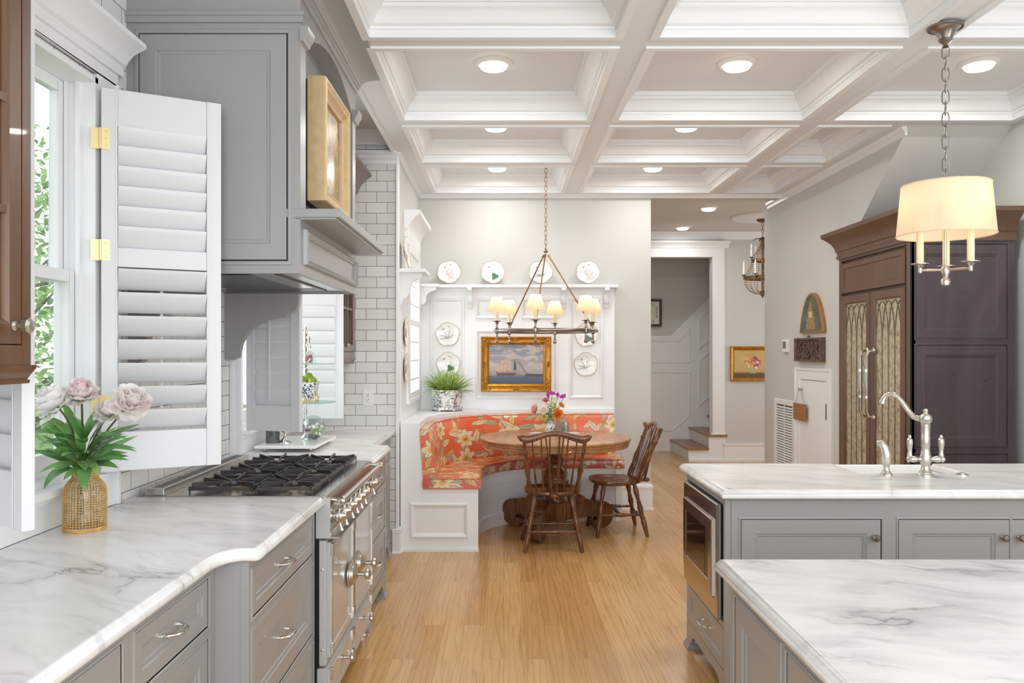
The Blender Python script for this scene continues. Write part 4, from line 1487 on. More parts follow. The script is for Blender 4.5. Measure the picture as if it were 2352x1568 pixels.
# gold framed picture in the niche
gp = thing('framed_picture', 'deep gold box-framed picture hanging in the hood niche', 'picture', (-0.82, 3.725, 2.135))
M = fr('+x', (-0.845, 3.45, 2.135))
m = MB(M)
m.rect(0, 0.55, 0, 0.535, [(0, 0.004), (0, 0.078), (0.004, 0.084), (0.016, 0.086), (0.022, 0.08), (0.03, 0.076), (0.036, 0.078), (0.044, 0.066), (0.058, 0.056), (0.062, 0.06), (0.068, 0.056), (0.07, 0.04), (0.0, 0.004)], cap=False, back=False)
obj('frame', m, PGOLD, gp, smooth=25)
obj('canvas', MB(M).box(0.066, 0.484, 0.066, 0.469, 0.03, 0.044), GOLDCANVAS, gp, smooth=0)
obj('backing', MB(M).box(0.01, 0.54, 0.01, 0.525, -0.04, 0.006), mat('dark_backing', (60, 44, 30), 0.7), gp, smooth=0)

# ------------------------------------------------------------------ plantation shutters
def shutter(label, hinge, end, z0, z1, top_tilt, low_tilt, flip=1, rod=1, hinges=True):
    """leaf from hinge (x, y) to free end; z of the leaf faces the camera side"""
    h, e = Vector(hinge), Vector(end)
    d = (e - h)
    wd = d.length
    d.normalize()
    nrm = Vector((d.y, -d.x))
    M = Matrix.Identity(4)
    for k_, col in enumerate((Vector((d.x, d.y, 0)), Vector((0, 0, 1)), Vector((nrm.x, nrm.y, 0)))):
        for r_ in range(3):
            M[r_][k_] = col[r_]
    M.translation = (h.x, h.y, z0)
    root = thing('window_shutter', label, 'shutter', ((h.x + e.x) / 2, (h.y + e.y) / 2, z0), 0, 'white window shutter leaves')
    ht = z1 - z0
    st, top, bot, mid, t = 0.052, 0.135, 0.14, 0.07, 0.030
    zm = ht * 0.535
    m = MB(M)
    for a in (0, wd - st):
        m.box(a, a + st, 0, ht, -t / 2, t / 2)
        m.box(a + (st - 0.008 if a == 0 else 0), a + (st if a == 0 else 0.008), 0, ht, t / 2, t / 2 + 0.002)
    fs = obj('frame', m, SHUT, root, smooth=0, bevel=0.004)
    m = MB(M)
    m.box(st, wd - st, ht - top, ht, -t / 2 + 0.002, t / 2 - 0.002)
    obj('top_rail', m, SHUT, root, smooth=0, bevel=0.002)
    m = MB(M)
    m.box(st, wd - st, 0, bot, -t / 2 + 0.002, t / 2 - 0.002)
    obj('bottom_rail', m, SHUT, root, smooth=0, bevel=0.002)
    m = MB(M)
    m.box(st, wd - st, zm, zm + mid, -t / 2 + 0.002, t / 2 - 0.002)
    obj('middle_rail', m, SHUT, root, smooth=0, bevel=0.002)
    def louver(z, tilt, bw):
        m = MB(M)
        pr = []
        for i in range(14):
            a = 2 * PI * i / 14
            y, q = bw / 2 * math.cos(a), 0.0055 * math.sin(a)
            ca, sa = math.cos(tilt), math.sin(tilt)
            pr.append((y * sa - q * ca * flip, y * ca * flip + q * sa))
        m.loft([[(st + 0.002, z + p[0], p[1]) for p in pr], [(wd - st - 0.002, z + p[0], p[1]) for p in pr]])
        obj('louver', m, SHUT, root, smooth=40)
    for (za, zb, nl, tl) in ((zm + mid, ht - top, 6, top_tilt), (bot, zm, 7, low_tilt)):
        dz = (zb - za) / nl
        for i in range(nl):
            louver(za + dz * (i + 0.5), R(tl), 0.091)
    m = MB(M)
    zf = -1 if rod < 0 else 1
    for (za, zb) in ((bot + 0.03, zm - 0.02), (zm + mid + 0.03, ht - top - 0.02)):
        m.tube([(wd * 0.5, za, zf * 0.043), (wd * 0.5, zb, zf * 0.043)], 0.006, 8)
    obj('tilt_rod', m, SHUT, root)
    for z in ((0.20, ht * 0.55, ht * 0.84) if hinges else ()):
        m = MB(M)
        m.box(-0.034, -0.004, z, z + 0.075, t / 2 - 0.012, t / 2 - 0.009)
        m.box(0.0, 0.028, z, z + 0.075, t / 2, t / 2 + 0.0025)
        m.tube([(-0.003, z, t / 2), (-0.003, z + 0.075, t / 2)], 0.0042, 10)
        for q in (0.012, 0.0375, 0.063):
            m.lathe([(0.004, 0), (0.003, 0.001)], (0.015, z + q, t / 2 + 0.0025), 8)
        obj('hinge', m, BRASS, root)
    return root

shutter('open white louvered shutter leaf between the peonies and the hood', (-1.442, 2.885), (-1.085, 3.085), 1.058, 2.432, 66, 54, 1, -1)
shutter('white shutter leaf below the near brown wall cabinet at the left edge', (-1.43, 2.14), (-1.142, 1.935), 1.058, 2.432, 80, 78, 1, -1)
shutter('white shutter leaf with tilt rod seen beneath the hood bracket', (-1.43, 4.50), (-1.105, 4.39), 1.05, 2.432, 80, 80, 1, 1, False)
shutter('brightly lit white shutter leaf behind the tiered glass stand', (-1.43, 5.215), (-1.05, 5.28), 1.05, 2.432, 80, 80, 1, -1, False)

# ------------------------------------------------------------------ brown glazed wall cabinets
def wall_cabinet(label, y0, y1, z0, z1, far_knob):
    root = thing('wall_cabinet', label, 'cabinet', (-1.29, (y0 + y1) / 2, z0 - 0.07), 0, 'brown glazed wall cabinets')
    x = -1.09
    wd = y1 - y0
    m = MB()
    m.box(XL, x - 0.024, y0, y1, z0, z1)
    obj('body', m, WBROWN, root, smooth=0)
    M = fr('+x', (x, y0, z0))
    f = MB(M)
    fs = 0.034
    f.box(0, fs, 0, z1 - z0, -0.026, 0)
    f.box(wd - fs, wd, 0, z1 - z0, -0.026, 0)
    f.box(fs, wd - fs, 0, 0.045, -0.026, 0)
    f.box(fs, wd - fs, z1 - z0 - 0.05, z1 - z0, -0.026, 0)
    obj('face_frame', f, WBROWN, root, smooth=0, bevel=0.002)
    nd = 2 if wd > 0.5 else 1
    dw = (wd - 2 * fs) / nd
    for i in range(nd):
        d = MB(M)
        a, b = fs + i * dw + 0.003, fs + (i + 1) * dw - 0.003
        z2 = z1 - z0 - 0.053
        d.rect(a, b, 0.048, z2, [(0, -0.02), (0, -0.001), (0.002, 0.0), (0.044, 0.0), (0.05, -0.004), (0.056, -0.010), (0.056, -0.02), (0, -0.02)], cap=False, back=False)
        nz = 4
        for q in range(1, nz):
            zz = 0.048 + 0.05 + (z2 - 0.048 - 0.1) * q / nz
            d.box(a + 0.05, b - 0.05, zz - 0.009, zz + 0.009, -0.016, -0.003)
        d.box((a + b) / 2 - 0.008, (a + b) / 2 + 0.008, 0.09, z2 - 0.05, -0.016, -0.004)
        dr = obj('door', d, WBROWN, root, smooth=20)
        obj('pane', MB(M).box(a + 0.05, b - 0.05, 0.09, z2 - 0.05, -0.0195, -0.0185), mat('seeded_glass', (70, 64, 58), 0.08, coat=0.4), dr, smooth=0)
        kx = b - 0.030 if (far_knob and i == nd - 1) else a + 0.022
        kb = MB(M)
        kb.lathe([(0.012, 0), (0.012, 0.003), (0.007, 0.008), (0.007, 0.016), (0.014, 0.02), (0.0185, 0.026), (0.0185, 0.036), (0.012, 0.042), (0.002, 0.043)], (kx, 0.088, 0), 8)
        obj('knob', kb, SATIN, dr, smooth=20)
    m = MB()
    pr = [(0, -0.042), (-0.005, -0.042), (-0.006, -0.035), (-0.002, -0.032), (-0.008, -0.02), (-0.015, -0.008), (-0.016, 0.0), (0, 0.0)]
    m.mold([(d - 0.0, z0 + z) for d, z in pr], [(XL, y0), (x - 0.012, y0), (x - 0.012, y1), (XL, y1)])
    m.box(XL, x - 0.012, y0, y1, z0 - 0.042, z0)
    obj('light_rail', m, WBROWN, root, smooth=25)
    m = MB()
    pr = [(0, 0), (-0.02, 0), (-0.024, 0.02), (-0.045, 0.06), (-0.085, 0.105), (-0.12, 0.125), (-0.125, 0.14), (0, 0.14)]
    m.mold([(d, z1 + z) for d, z in pr], [(XL, y0), (x, y0), (x, y1), (XL, y1)] if y1 < 5 else [(XL, y0), (x, y0), (x, y1)])
    obj('crown', m, WBROWN, root, smooth=25)
    return root
wall_cabinet('brown glazed wall cabinet with nickel knob at the left edge of the photo', 0.95, 1.858, 1.458, 2.64, True)
wall_cabinet('brown glazed wall cabinet in the far corner beside the tiled end wall', 5.40, 5.90, 1.44, 2.64, False)

# ------------------------------------------------------------------ outlet on the tiled end wall
ol = thing('wall_outlet', 'white duplex wall outlet on the subway tile beside the far cabinet', 'outlet', (-1.0, 5.92, 1.08))
M = fr('-y', (-1.0, 5.928, 1.15))
m = MB(M)
m.rect(-0.038, 0.038, -0.062, 0.062, [(0, -0.001), (0, 0.004), (0.003, 0.006), (0.01, 0.006)])
obj('plate', m, PLASTIC, ol, smooth=20)
m = MB(M)
m.rect(-0.018, 0.018, -0.036, 0.036, [(0, 0.005), (0, 0.008), (0.001, 0.009)])
rc = obj('receptacle', m, PLASTIC, ol, smooth=0)
m = MB(M)
for s_ in (-1, 1):
    m.box(-0.008, -0.005, s_ * 0.018 - 0.002, s_ * 0.018 + 0.008, 0.0088, 0.0094)
    m.box(0.005, 0.008, s_ * 0.018 - 0.002, s_ * 0.018 + 0.008, 0.0088, 0.0094)
    m.box(-0.003, 0.003, s_ * 0.018 - 0.011, s_ * 0.018 - 0.006, 0.0088, 0.0094)
obj('slot', m, BLACK, rc, smooth=0)

# ------------------------------------------------------------------ peonies in a woven vase
VX, VY = -1.352, 2.60
va = thing('vase', 'woven straw covered vase holding peonies on the left worktop', 'vase', (VX, VY, 0.914))
pv = [(0.058, 0.0), (0.063, 0.006), (0.064, 0.03), (0.064, 0.115), (0.062, 0.135), (0.053, 0.152), (0.041, 0.164), (0.036, 0.176), (0.036, 0.195)]
def prof_at(z):
    for (r0, z0), (r1, z1) in zip(pv, pv[1:]):
        if z0 <= z <= z1:
            return r0 + (r1 - r0) * (z - z0) / max(z1 - z0, 1e-6)
    return pv[-1][0]
m = MB()
for i in range(42):
    a = 2 * PI * i / 42
    m.tube([(VX + prof_at(z) * math.cos(a), VY + prof_at(z) * math.sin(a), 0.915 + z) for z in [0.004 + 0.19 * k_ / 20 for k_ in range(21)]], 0.00125, 5)
nr = 25
for k_ in range(nr):
    z = 0.004 + 0.19 * k_ / (nr - 1)
    m.tube([(VX + prof_at(z) * math.cos(2 * PI * i / 32), VY + prof_at(z) * math.sin(2 * PI * i / 32), 0.915 + z) for i in range(32)], 0.00125, 5, True)
for z, rr in ((0.003, 0.004), (0.009, 0.0035), (0.193, 0.004), (0.186, 0.0035), (0.179, 0.003)):
    m.tube([(VX + prof_at(z) * math.cos(2 * PI * i / 32), VY + prof_at(z) * math.sin(2 * PI * i / 32), 0.915 + z) for i in range(32)], rr, 6, True)
obj('weave', m, STRAW, va, smooth=60)
m = MB()
m.lathe([(r - 0.004, z + 0.915) for r, z in pv] , (VX, VY, 0), 28)
obj('glass_liner', m, VGLASS, va)

def peony(label, c, r, mats, lean, seed, stem_from=None):
    random.seed(seed)
    c = Vector(c)
    root = thing('peony', label, 'flower', (c.x, c.y, c.z), 0, 'peonies in the woven vase')
    ax = Vector(lean).normalized()
    q = ax.to_track_quat('Z', 'Y').to_matrix()
    def layers(lst):
        m = MB()
        for (n, el, ln, wd, cup, off) in lst:
            for i in range(n):
                a = 2 * PI * (i + off) / n + random.uniform(-0.25, 0.25)
                e = R(el + random.uniform(-9, 9))
                d = Vector((math.cos(a) * math.cos(e), math.sin(a) * math.cos(e), math.sin(e)))
                nrm = Vector((-math.cos(a) * math.sin(e), -math.sin(a) * math.sin(e), math.cos(e)))
                base = q @ (d * r * 0.12 + Vector((0, 0, -0.3 * r)))
                m.petal(c + base, q @ d, q @ nrm, r * ln * random.uniform(0.86, 1.14), r * wd * random.uniform(0.8, 1.2), cup, 5, 5, 0.09)
        return m
    o = obj('outer_petals', layers([(9, -8, 1.0, 0.85, 0.5, 0), (10, 14, 1.1, 0.8, 0.55, 0.5), (11, 32, 1.15, 0.75, 0.55, 0.2), (11, 48, 1.15, 0.7, 0.55, 0.7)]), mats[0], root, smooth=180)
    obj('inner_petals', layers([(12, 58, 1.15, 0.55, 0.6, 0), (12, 68, 1.15, 0.5, 0.6, 0.5), (10, 77, 1.12, 0.42, 0.6, 0.3), (7, 85, 1.05, 0.36, 0.5, 0.1)]), mats[1], root, smooth=180)
    m = MB()
    for i in range(5):
        a = 2 * PI * i / 5
        d = q @ Vector((math.cos(a), math.sin(a), -0.1))
        m.leaf(c - ax * r * 0.36, d, ax, r * 0.7, r * 0.4, -0.8)
    obj('sepals', m, LEAFM, root, smooth=180)
    m = MB()
    s0 = Vector((VX, VY, 0.96)) + Vector((random.uniform(-0.02, 0.02), random.uniform(-0.02, 0.02), 0))
    p3 = c - ax * r * 0.35
    pts = []
    for i in range(9):
        t = i / 8
        p1 = s0 + Vector((0, 0, 0.22))
        p2 = p3 - ax * 0.06
        pts.append(s0 * (1 - t) ** 3 + p1 * 3 * t * (1 - t) ** 2 + p2 * 3 * t * t * (1 - t) + p3 * t ** 3)
    m.tube(pts, 0.0032, 7)
    obj('stem', m, STEMM, root)
    return root, pts
def peony_leaves(root, specs, seed):
    random.seed(seed)
    for (bx, by, bz, dx, dy, dz, ln, wd, bend) in specs:
        m = MB()
        m.leaf((bx, by, bz), (dx, dy, dz), (0.15, -0.5, 1), ln, wd, bend, 0.25, 8, 0.85)
        obj('leaf', m, LEAFD if random.random() < 0.5 else LEAFM, root, smooth=180)
def fan(n, seed, a0, a1, z0=1.11, z1=1.22, up=(0.15, 1.25), ln=(0.11, 0.17)):
    random.seed(seed)
    L = []
    for i in range(n):
        a = R(a0 + (a1 - a0) * (i + random.random()) / n)
        e = random.uniform(*up)
        L.append((VX + 0.02 * math.cos(a), VY + 0.02 * math.sin(a), random.uniform(z0, z1), math.cos(a) * math.cos(e), math.sin(a) * math.cos(e) * 0.8, math.sin(e),
                  random.uniform(*ln), random.uniform(0.026, 0.04), random.uniform(0.3, 1.1)))
    return L
p1, _ = peony('fluffy white peony leaning left against the window glass', (-1.42, 2.55, 1.322), 0.058, (PEONYW, PEONYW), (-0.5, -0.35, 0.8), 1)
peony_leaves(p1, fan(15, 11, 130, 235), 1)
p2, _ = peony('pink blushed peony standing tallest in the woven vase', (-1.354, 2.58, 1.350), 0.049, (PEONY, PEONYD), (0.1, -0.35, 1.0), 2)
peony_leaves(p2, fan(13, 12, 215, 300), 2)
p3, _ = peony('small half-open blush peony in the middle of the bouquet', (-1.268, 2.57, 1.294), 0.037, (PEONY, PEONY), (0.35, -0.35, 0.8), 3)
peony_leaves(p3, fan(10, 13, 280, 350), 3)
p4, _ = peony('big blush peony leaning far right toward the shutter', (-1.198, 2.58, 1.322), 0.058, (PEONY, PEONY), (0.6, -0.4, 0.6), 4)
peony_leaves(p4, fan(12, 14, -40, 70), 4)
peony_leaves(p1, fan(5, 21, 150, 330, 1.12, 1.14, (-0.1, 0.3), (0.08, 0.11)), 5)
peony_leaves(p2, [(VX - 0.02, VY - 0.03, 1.115, -0.35, -0.75, 0.25, 0.12, 0.04, 1.9), (VX + 0.02, VY - 0.03, 1.115, 0.3, -0.8, 0.3, 0.12, 0.042, 1.9)], 7)
peony_leaves(p4, fan(5, 22, 240, 400, 1.12, 1.14, (-0.1, 0.3), (0.08, 0.11)), 6)

# ------------------------------------------------------------------ marble board and what stands on it
bd = thing('footed_board', 'white marble board on nickel ball feet beyond the range', 'board', (-1.24, 4.85, 0.914))
obj('slab', MB().box(-1.42, -1.07, 4.58, 5.14, 0.934, 0.951), PORC, bd, smooth=0, bevel=0.003)
for x in (-1.375, -1.11):
    for y in (4.63, 5.09):
        m = MB()
        m.ball((x, y, 0.925), 0.0115, 12)
        obj('ball_foot', m, SATIN, bd)
ZBD = 0.951
st = thing('tiered_stand', 'two-tier glass and silver stand with finial on the marble board', 'stand', (-1.225, 4.98, ZBD))
sx, sy = -1.225, 4.98
m = MB()
m.lathe([(0.036, 0), (0.036, 0.004), (0.03, 0.01), (0.016, 0.02), (0.009, 0.035), (0.008, 0.15), (0.012, 0.155), (0.012, 0.165), (0.008, 0.17), (0.008, 0.215), (0.016, 0.22)], (sx, sy, ZBD), 20)
obj('base', m, CHROME, st)
for zz, rr in ((1.172, 0.185), (1.408, 0.175)):
    m = MB()
    m.lathe([(rr - 0.003, 0), (rr, 0.002), (rr, 0.004), (rr - 0.003, 0.006)], (sx, sy, zz), 40)
    obj('glass_shelf', m, SGLASS, st)
m = MB()
m.lathe([(0.012, 1.178), (0.008, 1.185), (0.009, 1.36), (0.013, 1.37), (0.013, 1.385), (0.007, 1.392), (0.015, 1.408)], (sx, sy, 0), 16)
obj('pole', m, CHROME, st)
m = MB()
m.lathe([(0.014, 1.414), (0.010, 1.42), (0.009, 1.50), (0.016, 1.515), (0.016, 1.535), (0.009, 1.55), (0.013, 1.565), (0.007, 1.58), (0.014, 1.595), (0.010, 1.61), (0.005, 1.625), (0.008, 1.635), (0.002, 1.655)], (sx, sy, 0), 16)
obj('finial', m, CHROME, st)
# footed china bowl with limes
bx, by, bz = -1.185, 4.90, 1.178
bw = thing('bowl', 'blue and white footed bowl of green fruit on the lower glass shelf', 'bowl', (bx, by, bz))
m = MB()
m.loft([[(bx + s_ * a, by + t_ * a, bz + z) for s_, t_ in ((-1, -1), (1, -1), (1, 1), (-1, 1))] for a, z in ((0.028, 0.02), (0.034, 0.035), (0.046, 0.085), (0.054, 0.125), (0.05, 0.125), (0.042, 0.085), (0.03, 0.04))])
obj('vessel', m, CHINA2, bw, bevel=0.006)
m = MB()
m.box(bx - 0.05, bx + 0.05, by - 0.05, by + 0.05, bz, bz + 0.008)
for s_ in (-1, 1):
    for t_ in (-1, 1):
        m.tube([(bx + s_ * 0.042, by + t_ * 0.042, bz + 0.008), (bx + s_ * 0.047, by + t_ * 0.047, bz + 0.03), (bx + s_ * 0.036, by + t_ * 0.036, bz + 0.055), (bx + s_ * 0.044, by + t_ * 0.044, bz + 0.075)], [0.008, 0.004, 0.004, 0.002], 8)
obj('brass_stand', m, BRASS, bw)
for i, (dx, dy, dz, lb) in enumerate(((-0.028, -0.02, 0.132, 'green lime at the left of the footed bowl'), (0.026, -0.022, 0.130, 'green lime at the right front of the footed bowl'), (0.0, 0.022, 0.136, 'green lime at the back of the footed bowl'), (-0.002, -0.004, 0.152, 'topmost green lime in the footed bowl'))):
    m = MB()
    m.lathe([(0.002, -0.036), (0.010, -0.031), (0.022, -0.022), (0.029, -0.004), (0.028, 0.008), (0.02, 0.024), (0.009, 0.031), (0.002, 0.036)], (bx + dx, by + dy, bz + dz), 14, Matrix.Rotation(R(70 + 20 * i), 4, 'X' if i % 2 else 'Y'))
    tag(obj('lime', m, LIME), lb, 'fruit', 'limes in the footed bowl')
# perfume bottle on the top shelf
px_, py_, pz_ = -1.185, 4.90, 1.414
pb = thing('perfume_bottle', 'round glass perfume bottle with rosy flowers on the top glass shelf', 'bottle', (px_, py_, pz_))
m = MB()
m.lathe([(0.03, 0), (0.036, 0.004), (0.042, 0.025), (0.036, 0.052), (0.02, 0.07), (0.013, 0.078), (0.013, 0.092), (0.017, 0.095)], (px_, py_, pz_), 22)
obj('vessel', m, VGLASS, pb)
m = MB()
m.lathe([(0.014, 0.093), (0.014, 0.105), (0.006, 0.11), (0.006, 0.15), (0.009, 0.155), (0.003, 0.17)], (px_, py_, pz_), 14)
m.tube([(px_, py_, pz_ + 0.15), (px_ + 0.014, py_, pz_ + 0.152)], 0.003, 8)
obj('atomizer', m, CHROME, pb)
m = MB()
random.seed(3)
for i in range(14):
    m.ball((px_ + random.uniform(-0.022, 0.022), py_ + random.uniform(-0.022, 0.022), pz_ + random.uniform(0.01, 0.05)), 0.008, 8)
obj('flower_filling', m, mat('dried_rose', (186, 110, 120), 0.6, vary=0.3, vscale=40), pb)
# glass globe
gx_, gy_, gr = -1.165, 4.93, 0.074
gl = thing('glass_globe', 'clear glass globe terrarium filled with succulents on the marble board', 'terrarium', (gx_, gy_, ZBD))
m = MB()
m.lathe([(gr * math.sin(PI * (0.06 + 0.94 * i / 16)), -gr * math.cos(PI * (0.06 + 0.94 * i / 16)) + gr * 0.985) for i in range(17)], (gx_, gy_, ZBD), 28)
obj('globe', m, VGLASS, gl)
random.seed(9)
for nm, mt, n, zz in (('pebbles', mat('dark_pebbles', (92, 88, 82), 0.8), 26, (0.012, 0.03)), ('pale_stones', PORC, 8, (0.03, 0.05)), ('succulents', LIME, 12, (0.04, 0.065)), ('white_blossoms', PEONYW, 9, (0.055, 0.095)), ('purple_blossoms', mat('purple_petal', (122, 66, 106), 0.6), 4, (0.05, 0.07))):
    m = MB()
    for i in range(n):
        z = random.uniform(*zz)
        mr = math.sqrt(max(gr * gr - (z - gr) ** 2, 0)) * 0.72
        a, q = random.uniform(0, 2 * PI), mr * random.uniform(0.1, 1)
        if nm == 'purple_blossoms':
            a = random.uniform(2.4, 3.8)
        if nm == 'succulents':
            a = random.uniform(-1.6, 1.2)
        m.ball((gx_ + q * math.cos(a), gy_ + q * math.sin(a), ZBD + z), random.uniform(0.007, 0.012), 8)
    obj(nm, m, mt, gl)
# silver goblet and dark marble cylinder
m = MB()
m.lathe([(0.042, 0), (0.042, 0.003), (0.03, 0.012), (0.012, 0.03), (0.008, 0.045), (0.010, 0.055), (0.026, 0.066), (0.036, 0.085), (0.038, 0.098), (0.036, 0.098), (0.03, 0.08), (0.004, 0.07)], (-1.29, 4.76, ZBD), 22)
tag(obj('goblet', m, CHROME), 'small silver goblet standing on the marble board', 'goblet')
m = MB()
m.lathe([(0.038, 0), (0.04, 0.002), (0.04, 0.088), (0.038, 0.09)], (-1.362, 4.75, ZBD), 24)
dm = mat('dark_gray_marble', (84, 88, 86), 0.25, vary=0.45, vscale=50)
tag(obj('canister', m, dm), 'dark gray stone canister at the left of the marble board', 'canister')

# ------------------------------------------------------------------ breakfast nook: wainscot, plate rail, banquette
m = MB(fr('-y', (0, YB, 0)))
m.box(NX, 1.03, 0.0, 2.075, 0, 0.02)
m.box(0.985, 1.035, 0.0, 2.075, 0, 0.026)
def pan(mb, x0, x1, y0, y1):
    mb.rect(x0, x1, y0, y1, [(0, 0.02), (0.004, 0.032), (0.014, 0.036), (0.026, 0.03), (0.03, 0.024), (0.034, 0.021)], cap=False, back=False)
pan(m, -0.69, -0.365, 1.045, 1.985)
pan(m, -0.265, 0.095, 1.79, 1.985)
pan(m, 0.165, 0.51, 1.79, 1.985)
pan(m, -0.265, 0.51, 1.045, 1.69)
pan(m, 0.61, 0.93, 1.045, 1.985)
struct('trim_wainscot', m, WHITE)['kind'] = 'structure'
C.objects['trim_wainscot'].name = 'trim_%d' % (k + 1)
m = MB()
wall_y(m, NX, NX + 0.02, 6.06, YB - 0.021, 0.0, 2.075, [W3])
struct('trim_%d' % (k + 2), m, WHITE, smooth=0)

def rail_bracket(parent, M):
    """scrolled bracket: profile in local (x out, y up), 0.04 thick along z"""
    m = MB(M)
    pts = [(0, 0), (0.115, 0), (0.115, -0.022), (0.105, -0.03)]
    for i in range(7):
        a = PI / 2 * i / 6
        pts.append((0.105 - 0.05 * math.sin(a), -0.03 - 0.05 * (1 - math.cos(a)) - 0.01 * i / 6))
    for i in range(7):
        a = PI / 2 * i / 6
        pts.append((0.055 - 0.03 * (1 - math.cos(a)), -0.09 - 0.06 * math.sin(a)))
    pts += [(0.022, -0.165), (0.012, -0.19), (0, -0.19)]
    m.prism(pts, -0.02, 0.02)
    return obj('bracket', m, WHITE, parent, smooth=30)
ps = thing('plate_shelf', 'long white plate shelf on scrolled brackets above the wainscot', 'shelf', (0.12, 7.48, 1.88))
obj('shelf_board', MB().box(NX + 0.02, 1.06, YB - 0.13, YB, 2.075, 2.105), WHITE, ps, smooth=0, bevel=0.006)
for x in (-0.315, 0.555, 0.955):
    M = Matrix(((0, 0, 1, x), (-1, 0, 0, YB - 0.02), (0, 1, 0, 2.075), (0, 0, 0, 1)))
    rail_bracket(ps, M)
ps2 = thing('plate_shelf', 'short white plate shelf on the nook side wall nearest the kitchen', 'shelf', (NX + 0.1, 6.14, 1.85))
obj('shelf_board', MB().box(NX, NX + 0.205, 6.0, 6.38, 2.075, 2.105), WHITE, ps2, smooth=0, bevel=0.006)
M = Matrix(((1.55, 0, 0, NX), (0, 0, 1, 6.05), (0, 1.3, 0, 2.075), (0, 0, 0, 1)))
rail_bracket(ps2, M)
ps3 = thing('plate_shelf', 'small white plate shelf between the nook window and the back wall', 'shelf', (NX + 0.1, 7.38, 1.85))
obj('shelf_board', MB().box(NX, NX + 0.20, 7.33, 7.42, 2.075, 2.103), WHITE, ps3, smooth=0, bevel=0.006)
M = Matrix(((1.5, 0, 0, NX), (0, 0, 1, 7.37), (0, 1.1, 0, 2.075), (0, 0, 0, 1)))
rail_bracket(ps3, M)

def nook_path(off=0.0, n=14, y0=6.0, x1=1.03, r=0.59):
    """seat front line offset outward by off"""
    cx_, cy_ = 0.40, 6.47
    rr = r + off
    pts = [(cx_ - rr, y0), (cx_ - rr, 6.2)]
    for i in range(n + 1):
        a = PI - PI / 2 * i / n
        pts.append((cx_ + rr * math.cos(a), cy_ + rr * math.sin(a)))
    pts.append((x1, cy_ + rr))
    return pts
bn = thing('banquette', 'white built-in curved banquette bench with paneled end', 'bench', (-0.3, 6.8, 0))
m = MB()
m.mold([(0.02, 0.0), (0.02, 0.462), (0.45, 0.462), (0.45, 0.0)][::-1], nook_path(0, 16, 6.008, 1.025))
obj('seat_base', m, WHITE, bn, smooth=30)
m = MB()
m.mold([(0.006, 0), (0.006, 0.10), (0.02, 0.115), (0.03, 0.115), (0.03, 0)][::-1], nook_path(0, 16, 6.006, 1.028))
m.mold([(0.012, 0.335), (0.012, 0.355), (0.022, 0.36), (0.03, 0.335)][::-1], nook_path(0, 16, 6.006, 1.028))
m.mold([(0.012, 0.43), (0.008, 0.462), (0.03, 0.462), (0.03, 0.43)][::-1], nook_path(0, 16, 6.006, 1.028))
obj('seat_molding', m, WHITE, bn, smooth=30)
# ledge behind the cushions, filling out to the walls
out = [(NX, 6.0), (NX, YB), (1.03, YB)]
inn = nook_path(0.44, 16)
m = MB()
poly = [inn[0]] + inn[1:] + [(1.03, YB - 0.022), (NX + 0.021, YB - 0.022), (NX + 0.021, 6.002)]
m.prism(poly[::-1], 0.918, 0.952)
obj('ledge', m, WHITE, bn, smooth=30, bevel=0.003)
m = MB()
m.mold([(0.437, 0.47), (0.437, 0.917), (0.455, 0.917), (0.455, 0.47)], nook_path(0, 16, 6.02))
obj('back_board', m, WHITE, bn, smooth=30)
M = fr('-y', (0, 6.03, 0))
m = MB(M)
m.prism([(NX + 0.021, 0), (-0.19, 0), (-0.19, 0.465), (-0.56, 0.465), (-0.63, 0.9515), (NX + 0.021, 0.9515)], 0, 0.03)
m.rect(-0.70, -0.255, 0.095, 0.365, [(0, 0.03), (0.004, 0.042), (0.016, 0.048), (0.03, 0.042), (0.036, 0.034), (0.042, 0.031)], cap=False, back=False)
m.box(NX + 0.02, -0.185, 0.0, 0.022, 0.03, 0.046)
obj('end_panel', m, WHITE, bn)
obj('right_end', MB().box(0.98, 1.035, 7.05, YB - 0.03, 0, 0.46), WHITE, bn, smooth=0)
# cushions
m = MB()
def rnd(d0, d1, z0, z1, r=0.018, n=4):
    pts = []
    for cx_, cz_, a0 in ((d1 - r, z0 + r, -90), (d1 - r, z1 - r, 0), (d0 + r, z1 - r, 90), (d0 + r, z0 + r, 180)):
        for i in range(n + 1):
            a = R(a0 + 90 * i / n)
            pts.append((cx_ + r * math.cos(a), cz_ + r * math.sin(a)))
    return pts
m.mold(rnd(-0.018, 0.415, 0.464, 0.545, 0.022), nook_path(0, 20, 5.985, 1.055), uv=True)
sc_ = obj('seat_cushion', m, FLORAL, smooth=40)
tag(sc_, 'curved coral floral seat cushion on the white banquette', 'cushion')
WORLD_AT[sc_] = Matrix.Translation(sc_.location)
m = MB()
m.mold([(-0.021, 0.468), (-0.023, 0.478), (-0.023, 0.531), (-0.019, 0.538), (0.0, 0.53), (0.0, 0.475)][::-1], nook_path(0, 20, 5.984, 1.056), uv=True)
m.box(-0.19 + 0.0, -0.60, 5.981, 5.99, 0.475, 0.532)
obj('seat_boxing', m, FLORALR, sc_, smooth=40)
m = MB()
for z in (0.541, 0.468):
    p = [(x, y, z) for x, y in nook_path(-0.017, 20, 5.983, 1.055)]
    m.tube([(-0.60, 5.983, z)] + p, 0.0045, 6)
obj('piping', m, mat('cushion_piping', (196, 120, 88), 0.4), sc_)
m = MB()
loops = []
pr = [(0.322, 0.546), (0.315, 0.566), (0.368, 0.885), (0.375, 0.90), (0.39, 0.912), (0.415, 0.915), (0.432, 0.905), (0.435, 0.88), (0.41, 0.546)]
m.mold(pr[::-1], nook_path(0, 20, 5.99, 1.02), uv=True)
bc = obj('back_cushion', m, FLORAL, smooth=40)
